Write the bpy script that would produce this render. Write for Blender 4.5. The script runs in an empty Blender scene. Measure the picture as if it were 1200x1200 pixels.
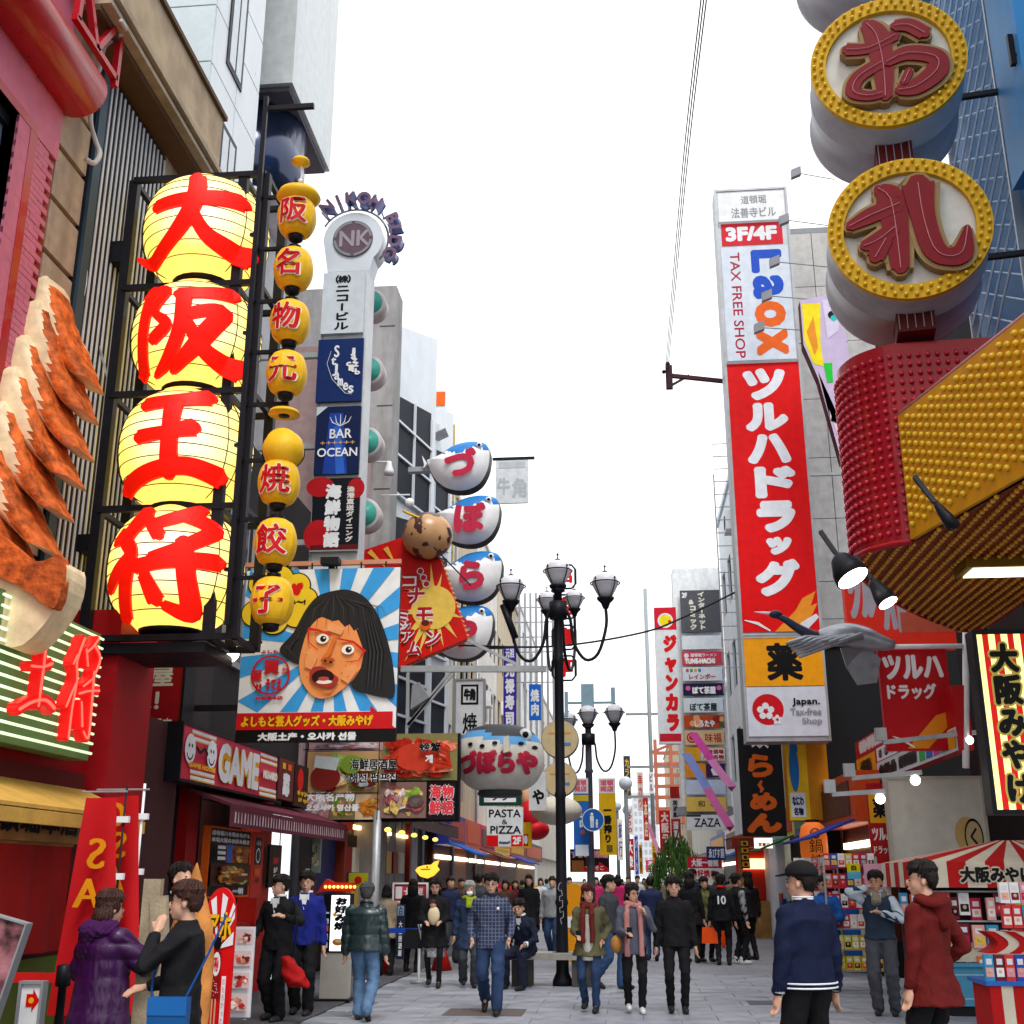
import bpy, math, random
import numpy as np
from math import sin, cos, pi, atan, radians, sqrt, tan
from mathutils import Vector, Matrix
random.seed(7)
S = bpy.context.scene
COL = S.collection
# ------------------------------------------------------------------ camera
FP = 1365.0
PITCH = atan(430 / 1365)
YAW = atan(135 * cos(PITCH) / 1365)
EYE = 1.62
cd = bpy.data.cameras.new('camera')
cam = bpy.data.objects.new('camera', cd)
COL.objects.link(cam)
cam.location = (0, 0, EYE)
cam.rotation_euler = (pi / 2 + PITCH, 0, YAW)
cd.sensor_width = 36.0
cd.lens = 36.0 * FP / 1200
cd.clip_end = 900
cd.clip_start = 0.1
S.camera = cam
# ------------------------------------------------------------------ sky and sun: a bright overcast day
SUN_EL, SUN_ROT = radians(58), radians(215)
w = bpy.data.worlds.new('World')
S.world = w
w.use_nodes = True
nt = w.node_tree
nt.nodes.clear()
sky = nt.nodes.new('ShaderNodeTexSky')
sky.sky_type = 'NISHITA'
sky.sun_disc = False
sky.sun_elevation = SUN_EL
sky.sun_rotation = SUN_ROT
b1 = nt.nodes.new('ShaderNodeBackground')
b1.inputs['Strength'].default_value = 0.12
nt.links.new(sky.outputs[0], b1.inputs[0])
b2 = nt.nodes.new('ShaderNodeBackground')
b2.inputs['Color'].default_value = (1.0, 1.0, 1.0, 1)
b2.inputs['Strength'].default_value = 1.06
ms = nt.nodes.new('ShaderNodeMixShader')
ms.inputs[0].default_value = 0.93
nt.links.new(b1.outputs[0], ms.inputs[1])
nt.links.new(b2.outputs[0], ms.inputs[2])
wo = nt.nodes.new('ShaderNodeOutputWorld')
nt.links.new(ms.outputs[0], wo.inputs[0])
sd = bpy.data.lights.new('sun', 'SUN')
sd.energy = 1.5
sd.angle = radians(22)
sd.color = (1.0, 0.96, 0.9)
so = bpy.data.objects.new('sun', sd)
COL.objects.link(so)
so.rotation_euler = (radians(90) - SUN_EL, 0, radians(20))   # comes from behind and above the camera
S.view_settings.view_transform = 'Standard'
S.view_settings.look = 'None'
S.view_settings.exposure = 0.7
S.view_settings.gamma = 1.0
S.cycles.max_bounces = 6
S.cycles.use_adaptive_sampling = True
S.cycles.adaptive_threshold = 0.02
# ------------------------------------------------------------------ places measured from the photograph (1200 px frame)
_r = (cos(YAW), sin(YAW), 0)
_fh = (-sin(YAW), cos(YAW), 0)
_f = (_fh[0] * cos(PITCH), _fh[1] * cos(PITCH), sin(PITCH))
_u = (-_fh[0] * sin(PITCH), -_fh[1] * sin(PITCH), cos(PITCH))
def ray(px, py):
 a = (px - 600) / FP; b = (600 - py) / FP
 return [_f[i] + a * _r[i] + b * _u[i] for i in range(3)]
def W(px, py, Y):
 d = ray(px, py); t = Y / d[1]
 return Vector((d[0] * t, Y, EYE + d[2] * t))
def WX(px, py, X):
 d = ray(px, py); t = X / d[0]
 return Vector((X, d[1] * t, EYE + d[2] * t))
def WG(px, py, z=0.0):
 d = ray(px, py); t = (z - EYE) / d[2]
 return Vector((d[0] * t, d[1] * t, z))
# ------------------------------------------------------------------ materials
MATS = {}
def mat(name, col, rough=0.6, metal=0.0, var=0.12, scale=6.0, bump=0.0, bscale=40.0, emit=0.0, ecol=None, spec=0.16, coat=0.0, dirt=0.0, alpha=1.0, trans=0.0):
 if name in MATS: return MATS[name]
 m = bpy.data.materials.new(name); m.use_nodes = True
 t = m.node_tree; t.nodes.clear(); N = t.nodes.new; L = t.links.new
 out = N('ShaderNodeOutputMaterial'); p = N('ShaderNodeBsdfPrincipled'); L(p.outputs[0], out.inputs[0])
 p.inputs['Roughness'].default_value = rough
 p.inputs['Metallic'].default_value = metal
 p.inputs['Specular IOR Level'].default_value = spec
 p.inputs['Coat Weight'].default_value = coat
 if trans: p.inputs['Transmission Weight'].default_value = trans
 if alpha < 1: p.inputs['Alpha'].default_value = alpha
 c4 = (col[0], col[1], col[2], 1)
 geo = N('ShaderNodeNewGeometry'); tc = type('q', (), {'outputs': {'Object': geo.outputs['Position']}})
 last = None
 if var > 0:
  no = N('ShaderNodeTexNoise'); no.inputs['Scale'].default_value = scale; no.inputs['Detail'].default_value = 5
  L(tc.outputs['Object'], no.inputs['Vector'])
  mr = N('ShaderNodeMapRange'); mr.inputs[1].default_value = 0.3; mr.inputs[2].default_value = 0.7
  mr.inputs[3].default_value = 1 - var; mr.inputs[4].default_value = 1 + var * 0.6
  L(no.outputs['Fac'], mr.inputs[0])
  mx = N('ShaderNodeVectorMath'); mx.operation = 'SCALE'; mx.inputs[0].default_value = col[:3]
  L(mr.outputs[0], mx.inputs['Scale'])
  last = mx.outputs[0]
  mr2 = N('ShaderNodeMapRange'); mr2.inputs[3].default_value = max(0, rough - 0.1); mr2.inputs[4].default_value = min(1, rough + 0.12)
  L(no.outputs['Fac'], mr2.inputs[0]); L(mr2.outputs[0], p.inputs['Roughness'])
 if dirt > 0:
  n2 = N('ShaderNodeTexNoise'); n2.inputs['Scale'].default_value = 1.3; n2.inputs['Detail'].default_value = 8; n2.inputs['Roughness'].default_value = 0.65
  mp = N('ShaderNodeMapping'); mp.inputs['Scale'].default_value = (1.8, 1.8, 0.35)
  L(tc.outputs['Object'], mp.inputs[0]); L(mp.outputs[0], n2.inputs['Vector'])
  m3 = N('ShaderNodeMapRange'); m3.inputs[1].default_value = 0.45; m3.inputs[2].default_value = 0.72; m3.inputs[4].default_value = dirt
  L(n2.outputs['Fac'], m3.inputs[0])
  mi = N('ShaderNodeMix'); mi.data_type = 'RGBA'
  L(m3.outputs[0], mi.inputs[0])
  if last: L(last, mi.inputs[6])
  else: mi.inputs[6].default_value = c4
  mi.inputs[7].default_value = (col[0] * 0.28 + .01, col[1] * 0.25 + .01, col[2] * 0.22 + .01, 1)
  last = mi.outputs[2]
 if last: L(last, p.inputs['Base Color'])
 else: p.inputs['Base Color'].default_value = c4
 if bump > 0:
  n3 = N('ShaderNodeTexNoise'); n3.inputs['Scale'].default_value = bscale; n3.inputs['Detail'].default_value = 4
  L(tc.outputs['Object'], n3.inputs['Vector'])
  bp = N('ShaderNodeBump'); bp.inputs['Strength'].default_value = bump; bp.inputs['Distance'].default_value = 0.02
  L(n3.outputs['Fac'], bp.inputs['Height']); L(bp.outputs[0], p.inputs['Normal'])
 if emit > 0:
  e = ecol or col
  p.inputs['Emission Color'].default_value = (e[0], e[1], e[2], 1)
  p.inputs['Emission Strength'].default_value = emit
 m.diffuse_color = c4
 MATS[name] = m
 return m
def C(h):   # '#rrggbb' sRGB to linear
 v = [int(h[i:i + 2], 16) / 255 for i in (1, 3, 5)]
 return tuple(((x + 0.055) / 1.055) ** 2.4 if x > 0.04045 else x / 12.92 for x in v)
def pm(h, rough=0.45, **k):   # printed / painted colour by hex
 key = 'paint_' + h[1:] + ('' if not k and rough == 0.45 else '_' + '_'.join(str(x) for x in [rough] + list(k.values())))
 k.setdefault('var', 0.09); k.setdefault('dirt', 0.14)
 return mat(key, C(h), rough, **k)
WHITE = pm('#e4e6ea'); BLACK = pm('#0b0b0d'); RED = pm('#d60c12'); DRED = pm('#8e0d12'); YEL = pm('#f0b412'); GREY = pm('#8c8f94'); BLUE = pm('#1b62c4')
NAVY = pm('#101a3c'); ORG = pm('#e8641a')
STEEL = mat('black_steel', (0.012, 0.013, 0.018), 0.45, 0.3, bump=0.1)
ALU = mat('aluminium', (0.55, 0.57, 0.6), 0.38, 0.7, dirt=0.3)
GALV = mat('galvanised_steel', (0.42, 0.44, 0.46), 0.5, 0.5, dirt=0.4)
CONC = mat('concrete', (0.36, 0.36, 0.36), 0.85, var=0.14, scale=3, bump=0.25, bscale=25, dirt=0.5)
GLASS = mat('window_glass', (0.04, 0.055, 0.075), 0.12, 0.0, spec=0.35, var=0.2, scale=1.5)
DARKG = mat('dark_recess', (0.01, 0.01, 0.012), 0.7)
def glow(name, col, s, **k): return mat(name, tuple(min(1, c * 0.8) for c in col), 0.5, emit=s, ecol=col, var=0.0, **k)
# ------------------------------------------------------------------ mesh building
SPLIT = {'end_ring', 'cap', 'clip', 'wall_bracket', 'connector_bar', 'cross_bar', 'wall_arm', 'lattice_frame', 'face_light', 'cable_clamp', 'lamp_face', 'printed_bar'}
class MB:
 def __init__(s):
  s.v = []; s.f = []; s.m = []; s.ms = []; s.sm = []; s.lock = False
 def mi(s, m):
  if m not in s.ms: s.ms.append(m)
  return s.ms.index(m)
 def add(s, vs, fs, m, smooth=False):
  o = len(s.v); s.v.extend([tuple(v) for v in vs]); k = s.mi(m)
  for f in fs:
   s.f.append(tuple(i + o for i in f)); s.m.append(k); s.sm.append(smooth)
  return s
 def box(s, x0, x1, y0, y1, z0, z1, m):
  vs = [(x, y, z) for x in (x0, x1) for y in (y0, y1) for z in (z0, z1)]
  return s.add(vs, [(0, 1, 3, 2), (4, 6, 7, 5), (0, 4, 5, 1), (2, 3, 7, 6), (0, 2, 6, 4), (1, 5, 7, 3)], m)
 def hull8(s, vs, m):     # 8 points in box order
  return s.add(vs, [(0, 1, 3, 2), (4, 6, 7, 5), (0, 4, 5, 1), (2, 3, 7, 6), (0, 2, 6, 4), (1, 5, 7, 3)], m)
 def beam(s, a, b, w, h, m):
  a = Vector(a); b = Vector(b); d = (b - a).normalized()
  up = Vector((0, 0, 1)) if abs(d.z) < 0.95 else Vector((0, 1, 0))
  x = d.cross(up).normalized() * (w / 2); y = x.cross(d).normalized() * (h / 2)
  vs = [p + sx * x + sy * y for p in (a, b) for sx in (-1, 1) for sy in (-1, 1)]
  return s.hull8(vs, m)
 def tube(s, pts, r, m, n=8, caps=True):
  pts = [Vector(p) for p in pts]; rs = r if isinstance(r, (list, tuple)) else [r] * len(pts)
  vs = []; k = len(pts); ref = None
  for i, p in enumerate(pts):
   d = (pts[min(i + 1, k - 1)] - pts[max(i - 1, 0)])
   if d.length < 1e-9: d = Vector((0, 0, 1))
   d.normalize()
   if ref is None:
    ref = Vector((0, 0, 1)) if abs(d.z) < 0.9 else Vector((1, 0, 0))
   x = (ref - d * ref.dot(d))
   if x.length < 1e-6: x = d.orthogonal()
   x.normalize(); ref = x; y = d.cross(x)
   for j in range(n):
    a = 2 * pi * j / n
    vs.append(p + (x * cos(a) + y * sin(a)) * rs[i])
  fs = [(i * n + j, i * n + (j + 1) % n, (i + 1) * n + (j + 1) % n, (i + 1) * n + j) for i in range(k - 1) for j in range(n)]
  if caps: fs += [tuple(range(n - 1, -1, -1)), tuple((k - 1) * n + j for j in range(n))]
  return s.add(vs, fs, m, n > 5)
 def lathe(s, prof, m, c=(0, 0, 0), n=20, axis='z', smooth=True):   # prof: (r, h) along axis
  vs = []
  for r_, h in prof:
   for j in range(n):
    a = 2 * pi * j / n; x, y = r_ * cos(a), r_ * sin(a)
    p = (x, y, h) if axis == 'z' else ((x, h, y) if axis == 'y' else (h, x, y))
    vs.append((p[0] + c[0], p[1] + c[1], p[2] + c[2]))
  k = len(prof)
  fs = [(i * n + j, i * n + (j + 1) % n, (i + 1) * n + (j + 1) % n, (i + 1) * n + j) for i in range(k - 1) for j in range(n)]
  fs += [tuple(range(n - 1, -1, -1)), tuple((k - 1) * n + j for j in range(n))]
  return s.add(vs, fs, m, smooth)
 def ball(s, c, r, m, n=12, k=8, sc=(1, 1, 1)):
  vs = []
  for i in range(1, k):
   t = pi * i / k
   for j in range(n):
    a = 2 * pi * j / n
    vs.append((c[0] + r * sc[0] * sin(t) * cos(a), c[1] + r * sc[1] * sin(t) * sin(a), c[2] + r * sc[2] * cos(t)))
  t0 = len(vs); vs.append((c[0], c[1], c[2] + r * sc[2])); vs.append((c[0], c[1], c[2] - r * sc[2]))
  fs = [(i * n + j, (i + 1) * n + j, (i + 1) * n + (j + 1) % n, i * n + (j + 1) % n) for i in range(k - 2) for j in range(n)]
  fs += [(t0, j, (j + 1) % n) for j in range(n)] + [(t0 + 1, (k - 2) * n + (j + 1) % n, (k - 2) * n + j) for j in range(n)]
  return s.add(vs, fs, m, True)
 def prism(s, pts, y0, y1, m, side=None):      # polygon in xz extruded along y
  n = len(pts)
  vs = [(p[0], y0, p[1]) for p in pts] + [(p[0], y1, p[1]) for p in pts]
  s.add(vs, [tuple(range(n)), tuple(range(2 * n - 1, n - 1, -1))], m)
  s.add(vs, [(i, i + n, (i + 1) % n + n, (i + 1) % n) for i in range(n)], side or m)
  return s
 def parts(s, name, parent):
  "each loose piece as a part of its own"
  P = list(range(len(s.v)))
  def find(a):
   while P[a] != a: P[a] = P[P[a]]; a = P[a]
   return a
  for f in s.f:
   for q in f[1:]: P[find(f[0])] = find(q)
  G = {}
  for i, f in enumerate(s.f): G.setdefault(find(f[0]), []).append(i)
  out = []
  for ix in G.values():
   m = MB(); vs = sorted({v for i in ix for v in s.f[i]}); mp = {v: k for k, v in enumerate(vs)}; m.v = [s.v[v] for v in vs]
   m.f = [tuple(mp[v] for v in s.f[i]) for i in ix]; m.m = [s.m[i] for i in ix]; m.ms = s.ms; m.sm = [s.sm[i] for i in ix]; m.lock = True; out.append(m.put(name, parent))
  return out
 def put(s, name, parent=None, loc=(0, 0, 0), rot=None, **tags):
  if name in SPLIT and parent and not s.lock:
   s.lock = True; return s.parts(name, parent)[-1]
  me = bpy.data.meshes.new(name); me.from_pydata(s.v, [], s.f); 
  for m in s.ms: me.materials.append(m)
  me.polygons.foreach_set('material_index', s.m); me.polygons.foreach_set('use_smooth', s.sm)
  me.update()
  o = bpy.data.objects.new(name, me); COL.objects.link(o)
  if parent: o.parent = parent
  o.location = loc
  if rot: o.rotation_euler = rot
  for k, v in tags.items(): o[k] = v
  return o
def thing(name, label, cat, loc=(0, 0, 0), rz=0.0, group=None):
 o = bpy.data.objects.new(name, None); COL.objects.link(o)
 o.empty_display_size = 0.2
 o.location = loc; o.rotation_euler = (0, 0, rz); o['label'] = label; o['category'] = cat
 if group: o['group'] = group
 return o
def tag(o, label, cat, group=None):
 o['label'] = label; o['category'] = cat
 if group: o['group'] = group
 return o
def struct(o): o['kind'] = 'structure'; return o
def copy_obj(o, parent=None, loc=None, rot=None):
 c = o.copy(); COL.objects.link(c); c.parent = parent
 if loc is not None: c.location = loc
 if rot is not None: c.rotation_euler = rot
 return c
def copy_tree(o, parent=None, loc=None, rz=None):
 c = copy_obj(o, parent, loc)
 if rz is not None: c.rotation_euler = (0, 0, rz)
 for ch in KIDS(o): copy_tree(ch, c)
 return c
def KIDS(o): return list(o.children)
# ------------------------------------------------------------------ lettering
_GL = {}
_tc = bpy.data.curves.new('lettering_source', 'FONT'); _to = bpy.data.objects.new('lettering_source', _tc)
_tc.resolution_u = 3
_TS = bpy.data.scenes.new('workbench_scene')
def _eval(o):
 if o.name not in _TS.collection.objects: _TS.collection.objects.link(o)
 vl = _TS.view_layers[0]; vl.update(); dg = vl.depsgraph; dg.update()
 return bpy.data.meshes.new_from_object(o.evaluated_get(dg), depsgraph=dg)
def glyph(txt):
 if txt in _GL: return _GL[txt]
 _tc.body = txt
 _to.update_tag()
 me = _eval(_to)
 n = len(me.vertices); a = np.zeros(n * 3); me.vertices.foreach_get('co', a); a = a.reshape(-1, 3)[:, :2]
 fs = [tuple(p.vertices) for p in me.polygons]
 bpy.data.meshes.remove(me)
 _GL[txt] = (a, fs)
 return _GL[txt]
SHIFT = [(0, 0), (1, 0), (-1, 0), (0, 1), (0, -1), (.7, .7), (-.7, .7), (.7, -.7), (-.7, -.7)]
SHIFT17 = [(0, 0)] + [(cos(k * pi / 8), sin(k * pi / 8)) for k in range(16)]
ROT = 'ー〜-~'
class Sign:
 """flat board with its print; u right 0..1, v down 0..1 on the face"""
 def __init__(s, name, label, cat, box, Y=None, X=None, d=0.18, body=None, group=None, frame=None, fw=0.05, rz=None, yaw=0.0):
  px0, py0, px1, py1 = box; pc = (px0 + px1) / 2; pmid = (py0 + py1) / 2
  if Y is not None:
   a = W(px0, pmid, Y); b = W(px1, pmid, Y); t = W(pc, py0, Y).z; bt = W(pc, py1, Y).z
   s.w = b.x - a.x; c = Vector(((a.x + b.x) / 2, Y, bt)); s.rz = yaw
   if yaw: s.w /= cos(yaw)
  else:
   a = WX(px0, pmid, X); b = WX(px1, pmid, X); m_ = (a.y + b.y) / 2
   s.w = abs(b.y - a.y)
   t = WX(pc, py0, X).z; bt = WX(pc, py1, X).z
   c = Vector((X, WX(pc, pmid, X).y, bt)); c.y = m_ * 0.5 + c.y * 0.5; s.rz = pi / 2 if X < 0 else -pi / 2
  s.h = t - bt; s.d = d; s.k = 0
  s.root = thing(name, label, cat, c, s.rz, group)
  s.mb = MB(); s.lay = MB(); s.body = body or WHITE; s.frame = frame; s.fw = fw; s.step = 0.0012
 def P(s, u, v, dep): return ((u - 0.5) * s.w, -s.d / 2 - dep, (1 - v) * s.h)
 def dep(s): s.k += 1; return 0.003 + s.k * s.step
 def poly(s, pts, m, dep=None):
  dd = s.dep() if dep is None else dep
  s.lay.add([s.P(u, v, dd) for u, v in pts], [tuple(range(len(pts) - 1, -1, -1))], m); return s
 def rect(s, u0, v0, u1, v1, m): return s.poly([(u0, v0), (u1, v0), (u1, v1), (u0, v1)], m)
 def ell(s, u, v, ru, rv, m, n=28, a0=0, a1=2 * pi):
  return s.poly([(u + ru * cos(a0 + (a1 - a0) * i / n), v + rv * sin(a0 + (a1 - a0) * i / n)) for i in range(n)], m)
 def circ(s, u, v, r, m, n=28): return s.ell(u, v, r, r * s.w / s.h, m, n)      # r in widths
 def ring(s, u, v, r, t, m, n=32, kv=None, a0=0, a1=2 * pi):
  q = kv or s.w / s.h; dd = s.dep(); vs = []; fs = []
  for i in range(n + 1):
   a = a0 + (a1 - a0) * i / n
   for rr in (r, r - t): vs.append(s.P(u + rr * cos(a), v + rr * q * sin(a), dd))
  for i in range(n): fs.append((2 * i, 2 * i + 1, 2 * i + 3, 2 * i + 2))
  s.lay.add(vs, fs, m); return s
 def line(s, pts, wd, m):       # wd in widths, number or list
  return s.stroke([(p[0], p[1], (wd if not isinstance(wd, list) else wd[i])) for i, p in enumerate(pts)], m)
 def stroke(s, pts, m):         # (u, v, width)
  dd = s.dep(); P = [Vector(((u - 0.5) * s.w, (1 - v) * s.h)) for u, v, _ in pts]; vs = []; n = len(P)
  for i in range(n):
   d = (P[min(i + 1, n - 1)] - P[max(i - 1, 0)])
   if d.length < 1e-9: d = Vector((1, 0))
   d.normalize(); q = Vector((-d.y, d.x)) * (pts[i][2] * s.w / 2)
   for a in (P[i] + q, P[i] - q): vs.append((a.x, -s.d / 2 - dd, a.y))
  s.lay.add(vs, [(2 * i, 2 * i + 1, 2 * i + 3, 2 * i + 2) for i in range(n - 1)], m); return s
 def _emit(s, a, fs, m, bold, dd):
  if bold <= 0: sh = SHIFT[:1]
  elif bold > 0.022: sh = SHIFT17
  elif bold < 0.02 * s.w: sh = SHIFT[:5]
  else: sh = SHIFT
  for i, (dx, dz) in enumerate(sh):
   b = np.empty((len(a), 3)); b[:, 0] = a[:, 0] + dx * bold; b[:, 2] = a[:, 1] + dz * bold; b[:, 1] = -s.d / 2 - dd - i * 0.00006
   s.lay.add(b.tolist(), fs, m)
 def text(s, t, u0, v0, u1, v1, m, bold=0.0, rot=0, shear=0.0, out=None, outb=None):   # whole string stretched into the box; bold in widths
  if out: s.text(t, u0, v0, u1, v1, out, outb, rot, shear)
  a, fs = glyph(t)
  if not len(a): return s
  a = a.copy()
  if rot: a = np.stack([a[:, 1], -a[:, 0]], 1)
  lo, hi = a.min(0), a.max(0); a = (a - lo) / np.maximum(hi - lo, 1e-6)
  b = bold * s.w
  a[:, 0] += a[:, 1] * shear
  a[:, 0] = (u0 - 0.5) * s.w + b + a[:, 0] * ((u1 - u0) * s.w - 2 * b); a[:, 1] = (1 - v1) * s.h + b + a[:, 1] * ((v1 - v0) * s.h - 2 * b)
  s._emit(a, fs, m, b, s.dep()); return s
 def vtext(s, t, u0, v0, u1, v1, m, bold=0.0, out=None, outb=None, fill=0.92):
  if out: s.vtext(t, u0, v0, u1, v1, out, outb, fill=fill)
  n = len(t); ch = (v1 - v0) / n; dd = s.dep()
  cw = (u1 - u0) * s.w; hh = ch * s.h
  for i, c in enumerate(t):
   if c == ' ': continue
   a, fs = glyph(c); a = a.copy()
   if c in ROT: a = np.stack([0.88 - (a[:, 0] - 0.0) - 0.0, a[:, 1] * 1.0], 1) if False else np.stack([a[:, 1] + 0.12, 0.88 - a[:, 0]], 1)
   else: a[:, 0] -= 0.0
   # em box: x 0..1, z -0.12..0.88
   x = (a[:, 0] - 0.5) * fill * cw + ((u0 + u1) / 2 - 0.5) * s.w
   z = (a[:, 1] - 0.38) * fill * hh + (1 - (v0 + ch * (i + 0.5))) * s.h
   s._emit(np.stack([x, z], 1), fs, m, bold * s.w, dd)
  return s
 def done(s, back=True):
  w2 = s.w / 2
  if s.body != 'none':
   s.mb.box(-w2, w2, -s.d / 2, s.d / 2, 0, s.h, s.body); s.mb.put('board', s.root)
  if s.frame:
   f = MB(); q = s.fw; y0 = -s.d / 2 - 0.02; y1 = s.d / 2 + 0.02
   f.box(-w2 - q, -w2 + 0.004, y0, y1, -q, s.h + q, s.frame); f.box(w2 - 0.004, w2 + q, y0, y1, -q, s.h + q, s.frame)
   f.box(-w2 + 0.006, w2 - 0.006, y0, y1, s.h - 0.004, s.h + q, s.frame); f.box(-w2 + 0.006, w2 - 0.006, y0, y1, -q, 0.004, s.frame)
   f.put('frame', s.root)
  if s.lay.v: s.lay.put('face_print', s.root)
  return s.root
 def arms(s, side=-1, zs=(0.15, 0.85), L=0.8, m=None, r=0.035):
  """brackets that carry the sign from its wall"""
  for q in zs:
   b = MB(); x0 = side * s.w / 2; b.box(min(x0, x0 + side * L), max(x0, x0 + side * L), -r, r, q * s.h - r, q * s.h + r, m or STEEL); b.put('bracket', s.root)
  return s
# ================================================================== THE GROUND
XL, XR = -5.7, 5.0
paving = mat('street_paving', (0.2, 0.21, 0.24), 0.5, var=0.22, scale=0.9, bump=0.12, bscale=60, dirt=0.35)
def brick_mat(name, c1, c2, mortar, sc, bw, bh, rough=0.6):
 m = bpy.data.materials.new(name); m.use_nodes = True; t = m.node_tree; p = t.nodes['Principled BSDF']
 tc = t.nodes.new('ShaderNodeTexCoord'); b = t.nodes.new('ShaderNodeTexBrick')
 b.inputs['Color1'].default_value = (*c1, 1); b.inputs['Color2'].default_value = (*c2, 1); b.inputs['Mortar'].default_value = (*mortar, 1)
 b.inputs['Scale'].default_value = sc; b.inputs['Brick Width'].default_value = bw; b.inputs['Row Height'].default_value = bh; b.inputs['Mortar Size'].default_value = 0.012
 no = t.nodes.new('ShaderNodeTexNoise'); no.inputs['Scale'].default_value = 0.8; no.inputs['Detail'].default_value = 8
 mx = t.nodes.new('ShaderNodeMix'); mx.data_type = 'RGBA'; mx.blend_type = 'MULTIPLY'; mx.inputs[0].default_value = 0.6
 t.links.new(tc.outputs['Object'], b.inputs['Vector']); t.links.new(tc.outputs['Object'], no.inputs['Vector'])
 t.links.new(b.outputs[0], mx.inputs[6]); t.links.new(no.outputs['Fac'], mx.inputs[7]); t.links.new(mx.outputs[2], p.inputs['Base Color'])
 bp = t.nodes.new('ShaderNodeBump'); bp.inputs['Strength'].default_value = 0.3; bp.inputs['Distance'].default_value = 0.01; bp.invert = True
 t.links.new(b.outputs['Fac'], bp.inputs['Height']); t.links.new(bp.outputs[0], p.inputs['Normal'])
 p.inputs['Roughness'].default_value = rough
 return m
g = MB(); g.box(-500, 500, -60, 880, -0.3, -0.03, mat('far_asphalt', (0.07, 0.07, 0.075), 0.8)); struct(g.put('ground'))
far_pave = brick_mat('paving_setts', (0.31, 0.33, 0.38), (0.285, 0.3, 0.35), (0.22, 0.23, 0.26), 1.0, 0.9, 0.6)
g = MB(); g.box(-3.9, 5.3, 22.5, 160, -0.03, 0.0, far_pave); road = struct(g.put('road_paving'))
g = MB(); g.box(-3.9, 5.3, 8.0, 22.494, -0.03, -0.012, mat('paving_bed', (0.2, 0.21, 0.235), 0.9)); bed = struct(g.put('paving_bed'))
slabs = []
for i in range(3):
 sb = MB(); sb.hull8([(x, y, z) for x in (0.004, 0.896) for y in (0.004, 0.596) for z in (-0.012, 0.0 if True else 0)], mat('paving_slab_%d' % i, [(0.31, 0.33, 0.385), (0.285, 0.305, 0.36), (0.33, 0.345, 0.4)][i], 0.5, var=0.2, scale=2.3, bump=0.2, bscale=50, dirt=0.6))
 slabs.append(sb)
first = []
for r_ in range(19):
 for q in range(11):
  x0 = -3.9 + q * 0.9 - (0.45 if r_ % 2 else 0)
  if x0 < -4.0 or x0 + 0.89 > 5.3: continue
  y0 = 11.1 + r_ * 0.6
  i = random.choice((0, 0, 1, 2))
  if len(first) <= i or first[i] is None:
   while len(first) <= i: first.append(None)
   first[i] = slabs[i].put('paving_slab', bed, (x0, y0, random.uniform(-.002, .001)))
  else: copy_obj(first[i], bed, (x0, y0, random.uniform(-.002, .001)))
g = MB(); g.box(-5.66, -3.904, -5, 160, -0.03, 0.012, mat('side_asphalt', (0.085, 0.085, 0.095), 0.75, var=0.25, scale=2, bump=0.35, bscale=90, dirt=0.3)); struct(g.put('asphalt_strip'))
g = MB(); g.box(5.302, 9, -5, 60, -0.03, 0.06, CONC); struct(g.put('pavement'))
# iron cover plates in the paving
g = MB(); a = WG(525, 1177); b = WG(620, 1167); g.box(-2.35, -1.35, 15.55, 16.35, -0.01, 0.006, mat('cover_plate', (0.14, 0.115, 0.11), 0.7, 0.3, bump=0.5, bscale=30))
tag(g.put('manhole_cover'), 'brownish square access cover set in the grey paving before the walking man', 'manhole cover')
g = MB(); g.box(1.6, 2.3, 17.2, 17.75, -0.01, 0.005, mat('cover_plate_dark', (0.11, 0.12, 0.15), 0.7, 0.3, bump=0.4, bscale=30))
tag(g.put('manhole_cover'), 'dark bluish rectangular cover in the paving before the shoppers with orange bags', 'manhole cover')
g = MB()
for i in range(70):
 x = random.uniform(-5.2, 4.4); y = random.uniform(13, 30); q = random.uniform(.02, .045)
 a = random.uniform(0, 6.3)
 g.add([(x + q * cos(a + k * 1.6) * random.uniform(.6, 1.1), y + q * sin(a + k * 1.6), 0.014 + random.uniform(0, .006)) for k in range(4)], [(0, 1, 2, 3)], pm('#b9925a') if i % 3 else pm('#d8d5cf'))
o = g.put('litter'); o['kind'] = 'stuff'; o['label'] = 'scraps of paper and leaves on the paving'
# ================================================================== LEFT SIDE BUILDINGS
tan = mat('tan_stone', (0.42, 0.34, 0.25), 0.8, var=0.16, scale=7, bump=0.25, bscale=60, dirt=0.45)
brown = mat('brown_strip', (0.12, 0.065, 0.035), 0.7)
pink = mat('pink_render', (0.62, 0.17, 0.24), 0.6, var=0.12, bump=0.2, bscale=60, dirt=0.15)
redpaint = mat('red_gloss', (0.42, 0.008, 0.016), 0.3, coat=0.12, var=0.1, dirt=0.15)
wpanel = mat('white_enamel_panel', (0.74, 0.79, 0.82), 0.3, var=0.05, scale=1.5, dirt=0.12)
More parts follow.
